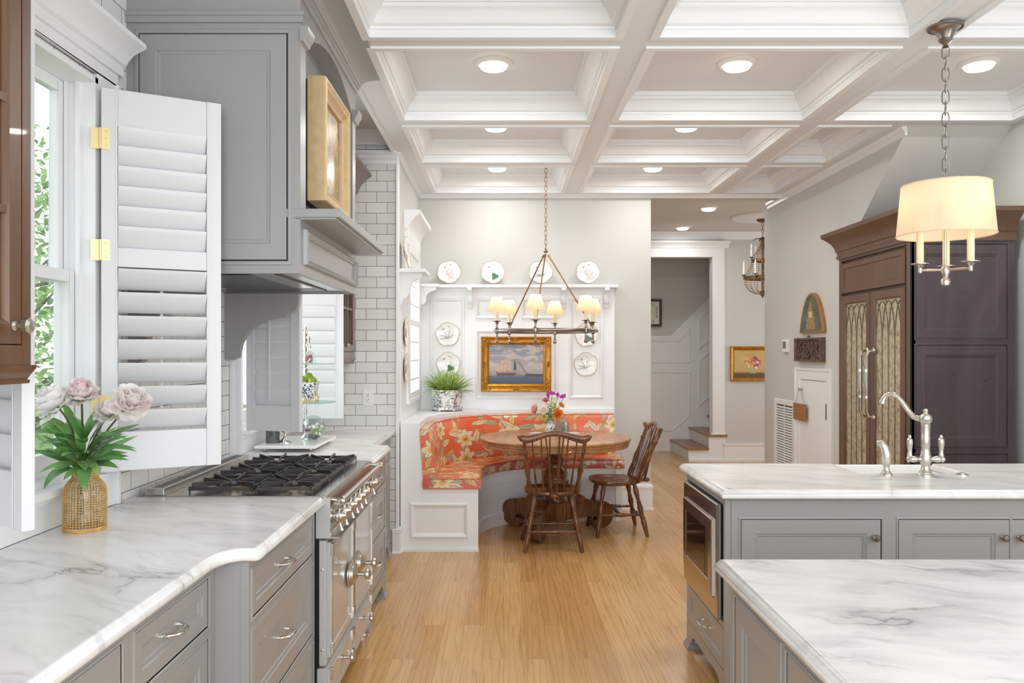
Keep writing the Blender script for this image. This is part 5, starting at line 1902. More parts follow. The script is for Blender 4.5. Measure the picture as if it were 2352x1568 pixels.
tag(bc, 'curved coral floral back cushion of the banquette', 'cushion')
m = MB()
m.tube([(x, y, 0.905) for x, y in nook_path(0.378, 20, 5.99, 1.02)], 0.0045, 6)
obj('piping', m, C.objects['piping'].data.materials[0], bc)

# ------------------------------------------------------------------ oyster plates
def lobed(t, r, seed=0):
    return r * (0.905 + 0.095 * abs(math.cos(2.5 * t + 0.3)) ** 0.55 + 0.008 * math.cos(20 * t))
def plate(label, M, r, motif, group='scalloped oyster plates', rot=0.0):
    """plate facing local +z; local y up"""
    Mr = M @ Matrix.Rotation(rot, 4, 'Z')
    root = thing('plate', label, 'plate', M.translation, 0, group)
    def loop(s_, z, q=1.0):
        return [(lobed(2 * PI * i / 60, r * s_) * math.cos(2 * PI * i / 60), lobed(2 * PI * i / 60, r * s_) * math.sin(2 * PI * i / 60), z) for i in range(60)]
    m = MB(Mr)
    m.loft([loop(0.55, 0.0), loop(0.965, 0.012), loop(0.965, 0.016), loop(0.7, 0.009), loop(0.52, 0.006), loop(0.28, 0.004), loop(0.03, 0.004)])
    # shell wells
    dish = obj('dish', m, PORC, root, smooth=60)
    m = MB(Mr)
    for i in range(5):
        a = 2 * PI * (i + 0.5) / 5 - 0.12
        m.tube([(r * q * math.cos(a + 0.25 * (q - 0.3)), r * q * math.sin(a + 0.25 * (q - 0.3)), 0.0075 + 0.008 * max(q - 0.4, 0)) for q in (0.3, 0.45, 0.6, 0.75, 0.86)], [0.001, 0.0022, 0.003, 0.0024, 0.001], 6)
    m.lathe([(r * 0.24, 0.0045), (r * 0.26, 0.008), (r * 0.28, 0.0045)], (0, 0, 0), 24, None, False)
    obj('well_ridges', m, PORC, dish, smooth=60)
    m = MB(Mr)
    m.loft([loop(0.955, 0.0135), loop(0.995, 0.017), loop(1.0, 0.0145), loop(0.96, 0.012)], True, False)
    obj('rim', m, RIM, root, smooth=60)
    m = MB(M)
    random.seed(hash(label) % 1000 if False else len(label))
    z = 0.0105
    if motif == 'leaf':
        mt = mat_motif['leaf']
        pts = []
        for i in range(30):
            a = 2 * PI * i / 30
            q = 0.20 * r * (1.3 + 0.35 * math.cos(3 * a)) + 0.02 * r * math.cos(11 * a)
            pts.append((0.16 * r + q * math.cos(a), -0.36 * r + q * math.sin(a)))
        m.prism(pts, z, z + 0.0008)
    else:
        mt = mat_motif[motif]
        for i in range(6 if motif == 'coral' else 5):
            a0 = R(-100 + i * 42 + random.uniform(-15, 15))
            p = Vector((0.04 * r, -0.25 * r))
            if motif == 'coral':
                pts = []
                ln = r * random.uniform(0.4, 0.6)
                for q in range(12):
                    b = 2 * PI * q / 12
                    u_, v_ = ln * 0.5 * (1 + math.cos(b)), ln * 0.17 * math.sin(b)
                    pts.append((p.x + u_ * math.cos(a0) - v_ * math.sin(a0), p.y + u_ * math.sin(a0) + v_ * math.cos(a0)))
                m.prism(pts, z + 0.0002 * i, z + 0.0008 + 0.0002 * i)
            else:
                a0 = R(20 + i * 38)
                pts = [(p.x - 0.1 * r, p.y - 0.1 * r, z)]
                for q in range(4):
                    pts.append((pts[-1][0] + 0.19 * r * math.cos(a0 + 0.25 * q), pts[-1][1] + 0.17 * r * math.sin(a0 + 0.3 * q), z))
                m.tube(pts, [0.002, 0.003, 0.0026, 0.002, 0.001], 5)
    obj('motif', m, mt, root, smooth=0)
    m = MB(M)
    m.ball((-0.34 * r, 0.42 * r, z + 0.001), 0.0065, 8, (1.3, 0.8, 0.3))
    m.ball((0.1 * r, 0.62 * r, z + 0.003), 0.005, 8, (1.4, 0.8, 0.3))
    obj('insect_motif', m, mat_motif['bug'], root)
    return root
mat_motif = {'leaf': mat('plate_green', (66, 118, 70), 0.3, vary=0.2, vscale=60), 'coral': mat('plate_mauve', (228, 212, 210), 0.3),
             'sprig': mat('plate_sprig', (178, 168, 168), 0.3), 'bug': mat('plate_ochre', (150, 112, 80), 0.3)}
def on_shelf(x, y, lean=12):
    return fr('-y', (x, y, 0)) @ Matrix.Rotation(R(-lean), 4, 'X')
for x, mt, lb in ((-0.505, 'coral', 'oyster plate with mauve coral, leftmost on the long plate shelf'), (-0.10, 'leaf', 'oyster plate with green leaf, second on the long plate shelf'),
                  (0.342, 'sprig', 'oyster plate with gray sprig, third along the plate shelf behind the rods'), (0.778, 'coral', 'oyster plate with mauve coral, rightmost on the long plate shelf')):
    M = fr('-y', (x, 7.463, 2.105 + 0.113)) @ Matrix.Rotation(R(-14), 4, 'X')
    plate(lb, M, 0.112, mt, 'plates on the long plate shelf')
for x, z, mt, lb in ((-0.523, 1.648, 'sprig', 'oyster plate with gray sprig, upper on the left wainscot panel'), (-0.517, 1.370, 'leaf', 'oyster plate with green leaf just above the grassy plant'),
                     (0.772, 1.645, 'leaf', 'oyster plate with green leaf hung behind the chandelier ring'), (0.766, 1.368, 'sprig', 'oyster plate with gray sprig, lower on the right wainscot panel')):
    plate(lb, fr('-y', (x, YB - 0.022, z)), 0.112, mt, 'plates hung on the wainscot', R(30))
plate('oyster plate leaning on the short shelf by the tiled wall', fr('+x', (NX + 0.035, 6.16, 2.105 + 0.118)) @ Matrix.Rotation(R(-12), 4, 'X'), 0.118, 'sprig', 'plates on the nook side wall')
for z, lb in ((1.64, 'upper oyster plate hung beside the nook window'), (1.36, 'lower oyster plate hung beside the nook window')):
    plate(lb, fr('+x', (NX + 0.021, 6.245, z)), 0.118, 'sprig', 'plates on the nook side wall')

# ------------------------------------------------------------------ seascape in gilt frame
sp_ = thing('painting', 'ornate gilt framed seascape with sailing ships over the banquette', 'painting', (0.115, 7.5, 1.12))
M = fr('-y', (-0.212, YB - 0.021, 1.11))
pw, ph = 0.655, 0.515
m = MB(M)
m.rect(0, pw, 0, ph, [(0, 0), (0, 0.03), (0.008, 0.04), (0.018, 0.036), (0.03, 0.026), (0.045, 0.03), (0.055, 0.034), (0.062, 0.026), (0.07, 0.022), (0.076, 0.014), (0, 0.0)], cap=False, back=False)
fm = obj('frame', m, GOLDF, sp_, smooth=25)
m = MB(M)
random.seed(5)
for cx_, cy_ in ((0.035, 0.035), (pw - 0.035, 0.035), (0.035, ph - 0.035), (pw - 0.035, ph - 0.035)):
    sx_, sy_ = (1 if cx_ < pw / 2 else -1), (1 if cy_ < ph / 2 else -1)
    for q in range(3):
        pts = []
        for i in range(14):
            a = 0.55 * i
            rr = 0.026 * (1 - i / 17)
            ox, oy = ((0, 0), (0.045, -0.006), (-0.006, 0.045))[q]
            pts.append((cx_ + sx_ * (ox + rr * math.cos(a) * (0.8 if q else 1)), cy_ + sy_ * (oy + rr * math.sin(a) * (0.8 if q else 1)), 0.04 + 0.004 * (i / 14)))
        m.tube(pts, [0.0055 * (1 - 0.5 * i / 14) for i in range(14)], 6)
    m.ball((cx_, cy_, 0.04), 0.012, 8)
for x, y in ((pw / 2, 0.03), (pw / 2, ph - 0.03), (0.03, ph / 2), (pw - 0.03, ph / 2)):
    for d in (-1, 0, 1):
        if x in (0.03, pw - 0.03):
            m.ball((x, y + d * 0.018, 0.036), 0.009, 8, (0.8, 1.3, 0.7))
        else:
            m.ball((x + d * 0.018, y, 0.036), 0.009, 8, (1.3, 0.8, 0.7))
obj('corner_ornament', m, GOLDF, fm, smooth=60)
cv = obj('canvas', MB(M).box(0.07, pw - 0.07, 0.07, ph - 0.07, 0.004, 0.012), SEA, sp_, smooth=0)
zc_ = 0.0125
hull = mat('painted_hull', (104, 72, 62), 0.4)
sail = mat('painted_sail', (204, 176, 142), 0.4)
dark_ = mat('painted_dark', (70, 66, 70), 0.4)
m = MB(M)
m.prism([(0.15, 0.15), (0.31, 0.15), (0.34, 0.185), (0.32, 0.178), (0.16, 0.178), (0.14, 0.195)], zc_, zc_ + 0.0006)
obj('painted_ship', m, hull, cv, smooth=0)
m = MB(M)
for pts in ([(0.175, 0.205), (0.225, 0.19), (0.222, 0.25), (0.19, 0.262)], [(0.23, 0.2), (0.285, 0.192), (0.278, 0.25), (0.238, 0.26)], [(0.232, 0.268), (0.272, 0.26), (0.262, 0.318), (0.24, 0.322)],
            [(0.135, 0.2), (0.17, 0.19), (0.168, 0.245)], [(0.19, 0.268), (0.22, 0.26), (0.214, 0.295), (0.198, 0.298)]):
    m.prism(pts, zc_, zc_ + 0.0007)
obj('painted_sails', m, sail, cv, smooth=0)
m = MB(M)
for a, b in (((0.25, 0.19), (0.25, 0.325)), ((0.208, 0.19), (0.208, 0.3)), ((0.315, 0.19), (0.315, 0.30)), ((0.35, 0.28), (0.42, 0.16)), ((0.365, 0.27), (0.43, 0.17))):
    m.tube([(a[0], a[1], zc_), (b[0], b[1], zc_)], 0.0014, 4)
m.prism([(0.40, 0.145), (0.58, 0.14), (0.58, 0.165), (0.43, 0.17)], zc_, zc_ + 0.0005)
m.prism([(0.305, 0.2), (0.33, 0.21), (0.325, 0.27), (0.31, 0.29)], zc_, zc_ + 0.0005)
obj('painted_rigging', m, dark_, cv, smooth=0)

# ------------------------------------------------------------------ grassy plant
gp_ = thing('plant_pot', 'blue and white hexagonal china pot with saucer on the banquette ledge', 'plant pot', (-0.51, 7.24, 0.952))
def hexa(r, z, cx_=-0.51, cy_=7.24):
    return [(cx_ + r * math.cos(R(60 * i)), cy_ + 0.8 * r * math.sin(R(60 * i)), 0.952 + z) for i in range(6)]
m = MB()
m.loft([hexa(0.115, 0.036), hexa(0.118, 0.045), hexa(0.142, 0.172), hexa(0.147, 0.176), hexa(0.147, 0.19), hexa(0.137, 0.19), hexa(0.13, 0.16)])
obj('pot', m, CHINA, gp_, smooth=0)
m = MB()
m.loft([hexa(0.135, 0.012), hexa(0.14, 0.016), hexa(0.142, 0.038), hexa(0.128, 0.038), hexa(0.126, 0.025)])
for i in range(6):
    a = R(60 * i)
    m.ball((-0.51 + 0.122 * math.cos(a), 7.24 + 0.098 * math.sin(a), 0.952 + 0.009), 0.0135, 8, (1.2, 1, 0.65))
obj('footed_saucer', m, CHINA, gp_, smooth=0)
random.seed(11)
m = MB()
for i in range(330):
    a = random.uniform(0, 2 * PI)
    e = random.uniform(0.25, 1.5)
    q = random.uniform(0, 0.09)
    ln = random.uniform(0.17, 0.25)
    m.leaf((-0.51 + q * math.cos(a), 7.24 + 0.8 * q * math.sin(a), 0.952 + 0.165), (math.cos(a) * math.cos(e), 0.75 * math.sin(a) * math.cos(e), math.sin(e)), (math.cos(a) * 0.2, -0.3, 1), ln, 0.008, random.uniform(0.5, 1.2), 0.2, 5, 0.6)
g_ = obj('grass_plant', m, GRASSM, smooth=180)
g_['label'] = 'bushy green grass-like plant growing from the blue and white pot'
g_['category'] = 'plant'
g_['kind'] = 'stuff'

# ------------------------------------------------------------------ round pedestal table
TX, TY, TZ = 0.424, 6.65, 0.785
tb = thing('dining_table', 'round worn oak pedestal table with scrolled feet', 'table', (TX, TY, 0))
m = MB()
m.lathe([(0.55, TZ - 0.072), (0.6, TZ - 0.07), (0.606, TZ - 0.055), (0.600, TZ - 0.045), (0.61, TZ - 0.04), (0.612, TZ - 0.026), (0.608, TZ - 0.022), (0.62, TZ - 0.018), (0.622, TZ - 0.006), (0.617, TZ), (0.3, TZ)], (TX, TY, 0), 72)
obj('tabletop', m, TABLEW, tb, smooth=30)
m = MB()
m.lathe([(0.10, 0.10), (0.10, 0.245), (0.085, 0.25), (0.075, 0.27), (0.078, 0.31), (0.098, 0.335), (0.112, 0.38), (0.113, 0.42), (0.10, 0.44), (0.098, 0.455), (0.11, 0.47), (0.105, 0.49), (0.072, 0.52), (0.063, 0.56), (0.072, 0.58), (0.084, 0.59), (0.08, 0.605), (0.062, 0.63), (0.064, 0.67), (0.09, 0.695), (0.10, 0.712), (0.16, 0.716)], (TX, TY, 0), 32)
obj('column', m, WALNUT, tb, smooth=40)
for ang in (20, 143, 246):
    M = Matrix.Translation((TX, TY, 0)) @ Matrix.Rotation(R(ang), 4, 'Z') @ Matrix(((1, 0, 0, 0), (0, 0, -1, 0), (0, 1, 0, 0), (0, 0, 0, 1)))
    m = MB(M)
    up = [(0.06, 0.255), (0.16, 0.262), (0.205, 0.275), (0.225, 0.295), (0.245, 0.285), (0.26, 0.262), (0.33, 0.245), (0.40, 0.235)]
    cxx, cyy, rr = 0.405, 0.122, 0.113
    for i in range(1, 12):
        a = R(90 - i * 17)
        up.append((cxx + rr * math.cos(a), cyy + rr * math.sin(a)))
    curl = []
    for i in range(11):
        a = R(-100 - i * 26)
        q = 0.113 - 0.007 * i
        curl.append((cxx + q * math.cos(a), cyy - 0.0 + q * math.sin(a)))
    low = [(0.395, 0.01), (0.35, 0.012), (0.322, 0.035), (0.328, 0.07), (0.35, 0.085), (0.372, 0.075), (0.368, 0.1), (0.335, 0.115), (0.27, 0.11), (0.18, 0.10), (0.06, 0.105)]
    m.prism(up + low, -0.045, 0.045)
    obj('leg', m, WALNUT, tb, smooth=35, bevel=0.006)

# ------------------------------------------------------------------ windsor chairs
def windsor(label, loc, rz):
    t = thing('windsor_chair', label, 'chair', loc, rz, 'windsor chairs at the round table')
    M = WORLD_AT[t]
    m = MB(M)
    n = 40
    def seat_loop(s_, z, dip=0):
        L = []
        for i in range(n):
            a = 2 * PI * i / n
            x = 0.225 * s_ * math.copysign(abs(math.cos(a)) ** 0.75, math.cos(a)) * (1 - 0.07 * (1 - math.sin(a)) * 0.6)
            y = 0.21 * s_ * math.copysign(abs(math.sin(a)) ** 0.72, math.sin(a)) + 0.02
            L.append((x, y, z - dip * (1 - s_) + (0.012 if (math.sin(a) > 0.7 and abs(math.cos(a)) < 0.3 and dip) else 0) * 0.3))
        return L
    m.loft([seat_loop(0.86, 0.405), seat_loop(0.985, 0.42), seat_loop(1.0, 0.432), seat_loop(0.98, 0.442), seat_loop(0.9, 0.442), seat_loop(0.75, 0.431), seat_loop(0.4, 0.424), seat_loop(0.1, 0.424)])
    m.loft([[(-0.035, -0.16, 0.412), (0.035, -0.16, 0.412), (0.035, -0.16, 0.438), (-0.035, -0.16, 0.438)], [(-0.022, -0.245, 0.415), (0.022, -0.245, 0.415), (0.022, -0.245, 0.438), (-0.022, -0.245, 0.438)]])
    m.ball((0, -0.25, 0.426), 0.026, 12, (1.0, 1.0, 0.75))
    obj('seat', m, WALNUT, t, smooth=40)
    legp = [(0, 0.011), (0.02, 0.015), (0.30, 0.0225), (0.335, 0.018), (0.35, 0.021), (0.37, 0.021), (0.385, 0.014), (0.42, 0.015), (0.55, 0.024), (0.64, 0.016), (0.665, 0.02), (0.69, 0.013), (0.74, 0.016), (0.86, 0.022), (0.95, 0.017), (1, 0.013)]
    ends = []
    for sx_, sy_ in ((-1, -1), (1, -1), (-1, 1), (1, 1)):
        p0 = Vector((sx_ * (0.212 if sy_ < 0 else 0.225), sy_ * 0.205 - (0.0 if sy_ > 0 else 0.0), 0))
        p1 = Vector((sx_ * 0.135, sy_ * 0.125 + 0.01, 0.41))
        m = MB(M)
        m.turned(p0, p1, legp, 14)
        obj('leg', m, WALNUT, t, smooth=40)
        ends.append((p0, p1))
    st = [(0, 0.008), (0.1, 0.010), (0.14, 0.013), (0.17, 0.009), (0.35, 0.012), (0.5, 0.018), (0.65, 0.012), (0.83, 0.009), (0.86, 0.013), (0.9, 0.010), (1, 0.008)]
    def at(i, f):
        return ends[i][0].lerp(ends[i][1], f)
    for a, b, f in ((0, 2, 0.42), (1, 3, 0.42)):
        m = MB(M)
        m.turned(at(a, f), at(b, f), st, 10)
        obj('stretcher', m, WALNUT, t, smooth=40)
    m = MB(M)
    m.turned(at(0, 0.36), at(1, 0.36), st, 10)
    obj('stretcher', m, WALNUT, t, smooth=40)
    m = MB(M)
    m.turned(at(0, 0.42).lerp(at(2, 0.42), 0.5), at(1, 0.42).lerp(at(3, 0.42), 0.5), st, 10)
    obj('stretcher', m, WALNUT, t, smooth=40)
    # back: raked posts, spindles, bracing spindles, yoke crest
    postp = [(0, 0.013), (0.05, 0.019), (0.18, 0.019), (0.21, 0.013), (0.235, 0.017), (0.26, 0.012), (0.3, 0.014), (0.42, 0.022), (0.52, 0.013), (0.56, 0.012), (0.76, 0.0125), (0.80, 0.019), (0.83, 0.012), (0.92, 0.014), (1.0, 0.012)]
    def crest_y(x):
        return -0.285 - 0.03 + 0.22 * x * x
    def crest_z(x):
        q = abs(x) / 0.265
        return 0.868 + 0.024 * math.cos(min(q, 1) * PI * 1.15) - 0.0 + (0.02 * max(0, q - 0.78) / 0.22)
    for s_ in (-1, 1):
        m = MB(M)
        m.turned((s_ * 0.175, -0.14, 0.435), (s_ * 0.222, crest_y(0.222), crest_z(0.222) - 0.01), postp, 12)
        obj('back_post', m, WALNUT, t, smooth=40)
    spp = [(0, 0.006), (0.28, 0.0085), (0.45, 0.0068), (1, 0.0052)]
    for xb, xt in ((-0.125, -0.165), (-0.075, -0.10), (-0.027, -0.036), (0.027, 0.036), (0.075, 0.10), (0.125, 0.165)):
        m = MB(M)
        m.turned((xb, -0.165 + 0.6 * xb * xb, 0.435), (xt, crest_y(xt), crest_z(xt)), spp, 8)
        obj('spindle', m, WALNUT, t, smooth=40)
    for s_ in (-1, 1):
        m = MB(M)
        m.turned((s_ * 0.011, -0.235, 0.43), (s_ * 0.068, crest_y(0.068) - 0.004, crest_z(0.068)), spp, 8)
        obj('bracing_spindle', m, WALNUT, t, smooth=40)
    m = MB(M)
    loops = []
    nn = 30
    for i in range(nn + 1):
        x = -0.272 + 0.544 * i / nn
        q = abs(x) / 0.272
        h = (0.026 - 0.006 * math.cos(q * PI * 1.0)) if q < 0.86 else 0.027 * math.sqrt(max(0.02, 1 - ((q - 0.86) / 0.14) ** 2))
        zc_ = crest_z(x)
        y = crest_y(x)
        th = 0.010 + (0.006 if q > 0.85 else 0)
        loops.append([(x, y + th * math.cos(a), zc_ + h * math.sin(a)) for a in [2 * PI * k_ / 10 for k_ in range(10)]])
    m.loft(loops)
    obj('crest_rail', m, WALNUT, t, smooth=50)
    return t
windsor('walnut windsor chair with its spindled back toward the camera', (0.37, 6.155, 0), 0.0)
windsor('walnut windsor chair seen from the side at the right of the table', (0.935, 6.66, 0), R(94))

# ------------------------------------------------------------------ things on the table
TVX, TVY = 0.405, 7.0
m = MB()
m.lathe([(0.035, 0), (0.038, 0.004), (0.046, 0.03), (0.047, 0.05), (0.036, 0.072), (0.028, 0.082), (0.030, 0.10), (0.038, 0.108), (0.034, 0.108), (0.026, 0.092)], (TVX, TVY, TZ), 28)
tag(obj('flower_vase', m, CHINA), 'small blue and white china vase holding the table bouquet', 'vase')
def stem(root, a, b, mt=STEMM, r=0.0025):
    m = MB()
    a, b = Vector(a), Vector(b)
    c_ = a.lerp(b, 0.5) + Vector((0, 0, 0.03))
    m.tube([a.lerp(c_, t).lerp(c_.lerp(b, t), t) for t in [i / 6 for i in range(7)]], r, 6)
    return obj('stem', m, mt, root)
VT = (TVX, TVY, TZ + 0.07)
def bloom(label, c, r, mt, lean, seed, core=None, cat='flower', full=True):
    random.seed(seed)
    c = Vector(c)
    root = thing('cut_flower', label, cat, c, 0, 'flowers in the table vase')
    ax = Vector(lean).normalized()
    q = ax.to_track_quat('Z', 'Y').to_matrix()
    m = MB()
    for (n, el, ln, wd) in ((6, 10, 1.05, 1.0), (6, 40, 1.0, 0.9)) + (((6, 65, 0.9, 0.7),) if full else ()):
        for i in range(n):
            a = 2 * PI * i / n + random.uniform(-0.3, 0.3) + el
            e = R(el + random.uniform(-8, 8))
            d = Vector((math.cos(a) * math.cos(e), math.sin(a) * math.cos(e), math.sin(e)))
            nr_ = Vector((-math.cos(a) * math.sin(e), -math.sin(a) * math.sin(e), math.cos(e)))
            m.petal(c - ax * r * 0.3, q @ d, q @ nr_, r * ln, r * wd, 0.5, 4, 4, 0.05)
    obj('petals', m, mt, root, smooth=180)
    if core:
        m = MB()
        m.ball(c + ax * r * 0.1, r * 0.28, 10)
        obj('flower_center', m, core, root)
    stem(root, VT, c - ax * r * 0.3)
    return root
YEL = mat('stamen_yellow', (214, 176, 70), 0.6)
bloom('white ranunculus facing forward in the table bouquet', (0.345, 6.955, 0.99), 0.052, PEONYW, (-0.1, -0.9, 0.3), 1, YEL)
bloom('pale pink bloom drooping at the left of the table bouquet', (0.272, 6.97, 0.985), 0.05, mat('blush_petal', (240, 186, 170), 0.55), (-0.9, -0.4, 0.2), 2)
bloom('dusty rose bloom above the white one in the table bouquet', (0.365, 7.0, 1.062), 0.034, mat('dusty_rose_petal', (214, 138, 128), 0.55), (-0.1, -0.4, 0.8), 3)
bloom('large orange poppy low at the right of the table bouquet', (0.468, 6.95, 0.945), 0.056, mat('orange_petal', (240, 158, 72), 0.5), (0.4, -0.85, 0.2), 4)
bloom('small orange bloom high at the right of the table bouquet', (0.50, 7.0, 1.02), 0.034, mat('light_orange_petal', (242, 172, 84), 0.5), (0.5, -0.4, 0.7), 5)
HYD = mat('hydrangea_green', (172, 176, 92), 0.6, vary=0.25, vscale=60)
for lb, c, r, sd_ in (('green hydrangea head in the middle of the table bouquet', (0.415, 6.975, 1.005), 0.044, 6), ('green hydrangea head hanging low over the vase rim', (0.36, 6.93, 0.905), 0.045, 7)):
    random.seed(sd_)
    root = thing('hydrangea', lb, 'flower', c, 0, 'flowers in the table vase')
    m = MB()
    for i in range(60):
        a, e = random.uniform(0, 2 * PI), random.uniform(-0.9, 1.5)
        d = Vector((math.cos(a) * math.cos(e), math.sin(a) * math.cos(e), math.sin(e)))
        for j in range(4):
            b = j * PI / 2 + random.random()
            o1 = d.orthogonal().normalized()
            o2 = d.cross(o1)
            m.leaf(Vector(c) + d * r * 0.92, o1 * math.cos(b) + o2 * math.sin(b) + d * 0.3, d, 0.012, 0.012, 0.3, 0.1, 2)
    obj('florets', m, HYD, root, smooth=180)
    stem(root, VT, c)
ORC = mat('orchid_magenta', (186, 48, 150), 0.5, vary=0.15, vscale=60)
orc = thing('orchid_spray', 'magenta orchid spray rising above the table bouquet', 'flower', (0.42, 7.0, 1.05))
random.seed(12)
for j, (c, n) in enumerate((((0.418, 7.0, 1.115), 5), ((0.475, 7.0, 1.098), 3), ((0.53, 6.99, 1.10), 3))):
    m = MB()
    for i in range(n):
        p = Vector(c) + Vector((random.uniform(-0.035, 0.035), random.uniform(-0.02, 0.02), random.uniform(-0.02, 0.025)))
        for q in range(5):
            a = 2 * PI * q / 5 + random.random()
            m.leaf(p, (math.cos(a), -0.35, math.sin(a)), (0, -1, 0), 0.020, 0.017, 0.4, 0.1, 3)
    obj('blossoms', m, ORC, orc, smooth=180)
    stem(orc, VT, c, LEAFD)
m = MB()
random.seed(14)
for i in range(16):
    a = random.uniform(0, 2 * PI)
    m.leaf((TVX, TVY, TZ + random.uniform(0.10, 0.2)), (math.cos(a), 0.8 * math.sin(a) - 0.2, random.uniform(0, 0.8)), (0, -0.4, 1), random.uniform(0.06, 0.1), 0.02, 0.6, 0.2, 5)
for q in range(2):
    m.leaf((TVX + 0.02, TVY - 0.02, TZ + 0.12), (1, -0.25, 0.1 + 0.14 * q), (0, -0.3, 1), 0.18, 0.014, 0.2, 0.2, 6, 0.6)
obj('leaves', m, LEAFM, orc, smooth=180)
cj = thing('candle_jar', 'small round glass candle jar beside the table vase', 'jar', (0.535, 6.95, TZ))
m = MB()
m.lathe([(0.028, 0), (0.031, 0.004), (0.031, 0.085), (0.029, 0.088), (0.028, 0.085), (0.028, 0.006), (0.001, 0.004)], (0.535, 6.95, TZ), 24)
obj('glass', m, VGLASS, cj)
m = MB()
m.lathe([(0.027, 0.006), (0.027, 0.055), (0.001, 0.056)], (0.535, 6.95, TZ), 20)
obj('wax', m, mat('greenish_wax', (176, 184, 160), 0.5), cj)
m = MB()
m.lathe([(0.032, 0.072), (0.032, 0.09), (0.028, 0.092), (0.028, 0.072)], (0.535, 6.95, TZ), 24, None, False)
obj('rim', m, SATIN, cj)
m = MB()
m.lathe([(0.042, 0), (0.044, 0.003), (0.044, 0.128), (0.041, 0.13)], (0.50, 7.07, TZ), 24)
tag(obj('candle', m, mat('mauve_wax', (196, 180, 176), 0.6)), 'wide pale mauve candle behind the glass jar on the table', 'candle')
for lb, x, y in (('white coaster left of the table vase', 0.275, 6.93), ('white coaster right of the candle jar', 0.60, 6.93)):
    m = MB()
    m.lathe([(0.052, 0), (0.054, 0.002), (0.054, 0.005), (0.051, 0.006), (0.02, 0.006)], (x, y, TZ), 28)
    tag(obj('coaster', m, PORC), lb, 'coaster', 'coasters on the round table')

# ------------------------------------------------------------------ chain helper and the two hanging fixtures
def chain(mb, x, y, z0, z1, link=0.045, wd=0.011, r=0.0022):
    n = max(1, int((z1 - z0) / (link * 0.8)))
    st_ = (z1 - z0) / n
    for i in range(n):
        c_ = z0 + st_ * (i + 0.5)
        hl = st_ * 0.62
        pts = []
        for j in range(14):
            a = 2 * PI * j / 14
            u_ = wd * math.copysign(abs(math.cos(a)) ** 0.7, math.cos(a))
            v_ = hl * math.copysign(abs(math.sin(a)) ** 0.8, math.sin(a))
            pts.append((x + (u_ if i % 2 else 0), y + (0 if i % 2 else u_), c_ + v_) if True else None)
        pts = [(x + u, y + v, z) for u, v, z in [((p[0] - x) * 0.92 + (p[1] - y) * 0.38, (p[1] - y) * 0.92 - (p[0] - x) * 0.38, p[2]) for p in pts]]
        mb.tube(pts, r, 6, True)
CX_, CY_, CR = 0.347, 6.65, 0.418
ch = thing('chandelier', 'round ring chandelier with six shaded candles over the table', 'chandelier', (CX_, CY_, 1.56))
m = MB()
m.tube([(CX_ + CR * math.cos(2 * PI * i / 72), CY_ + CR * math.sin(2 * PI * i / 72), 1.655) for i in range(72)], 0.0145, 12, True)
obj('ring', m, PEWTER, ch)
m = MB()
m.lathe([(0.012, 2.30), (0.018, 2.305), (0.018, 2.315), (0.008, 2.325), (0.006, 2.34)], (CX_, CY_, 0), 14)
chain(m, CX_, CY_, 2.335, ZC - 0.03)
m.lathe([(0.065, ZC), (0.065, ZC - 0.006), (0.05, ZC - 0.014), (0.02, ZC - 0.03), (0.008, ZC - 0.04)], (CX_, CY_, 0), 24)
obj('chain', m, AGED, ch)
for ang in (16, 136, 256):
    a = R(ang)
    m = MB()
    p0 = (CX_ + 0.02 * math.cos(a), CY_ + 0.02 * math.sin(a), 2.285)
    p1 = (CX_ + (CR - 0.008) * math.cos(a), CY_ + (CR - 0.008) * math.sin(a), 1.70)
    m.turned(p0, p1, [(0, 0.008), (0.03, 0.010), (0.035, 0.0055), (0.94, 0.0055), (0.945, 0.009), (0.97, 0.008), (1, 0.006)], 10)
    m.tube([(p1[0] + 0.012 * math.cos(2 * PI * i / 12) * math.cos(a), p1[1] + 0.012 * math.cos(2 * PI * i / 12) * math.sin(a), 1.688 + 0.016 * math.sin(2 * PI * i / 12)) for i in range(12)], 0.003, 6, True)
    obj('support_rod', m, AGED, ch)
for i in range(6):
    a = R(16 + 60 * i)
    x, y = CX_ + CR * math.cos(a), CY_ + CR * math.sin(a)
    m = MB()
    m.lathe([(0.002, 1.552), (0.012, 1.558), (0.0155, 1.57), (0.011, 1.582), (0.007, 1.588), (0.0105, 1.595), (0.008, 1.60), (0.008, 1.63), (0.013, 1.634), (0.0195, 1.64), (0.0195, 1.67), (0.012, 1.676), (0.008, 1.682), (0.008, 1.708), (0.013, 1.712), (0.015, 1.722), (0.010, 1.726), (0.034, 1.731), (0.036, 1.734), (0.01, 1.737)], (x, y, 0), 18)
    arm = obj('candle_arm', m, PEWTER, ch)
    m = MB()
    m.lathe([(0.0135, 1.737), (0.0135, 1.835), (0.010, 1.838)], (x, y, 0), 14)
    obj('candle_sleeve', m, CREAM, arm)
    m = MB()
    m.lathe([(0.082, 1.808), (0.041, 1.928)], (x, y, 0), 32, None, False)
    obj('lamp_shade', m, SHADE, arm)
    m = MB()
    m.lathe([(0.006, 1.838), (0.013, 1.858), (0.010, 1.875), (0.002, 1.895)], (x, y, 0), 12)
    obj('bulb', m, BULB, arm)
    lamp('chandelier_light', 'POINT', (x, y, 1.90), 0.5 * LAMP, (1.0, 0.82, 0.62), arm, 0.012)

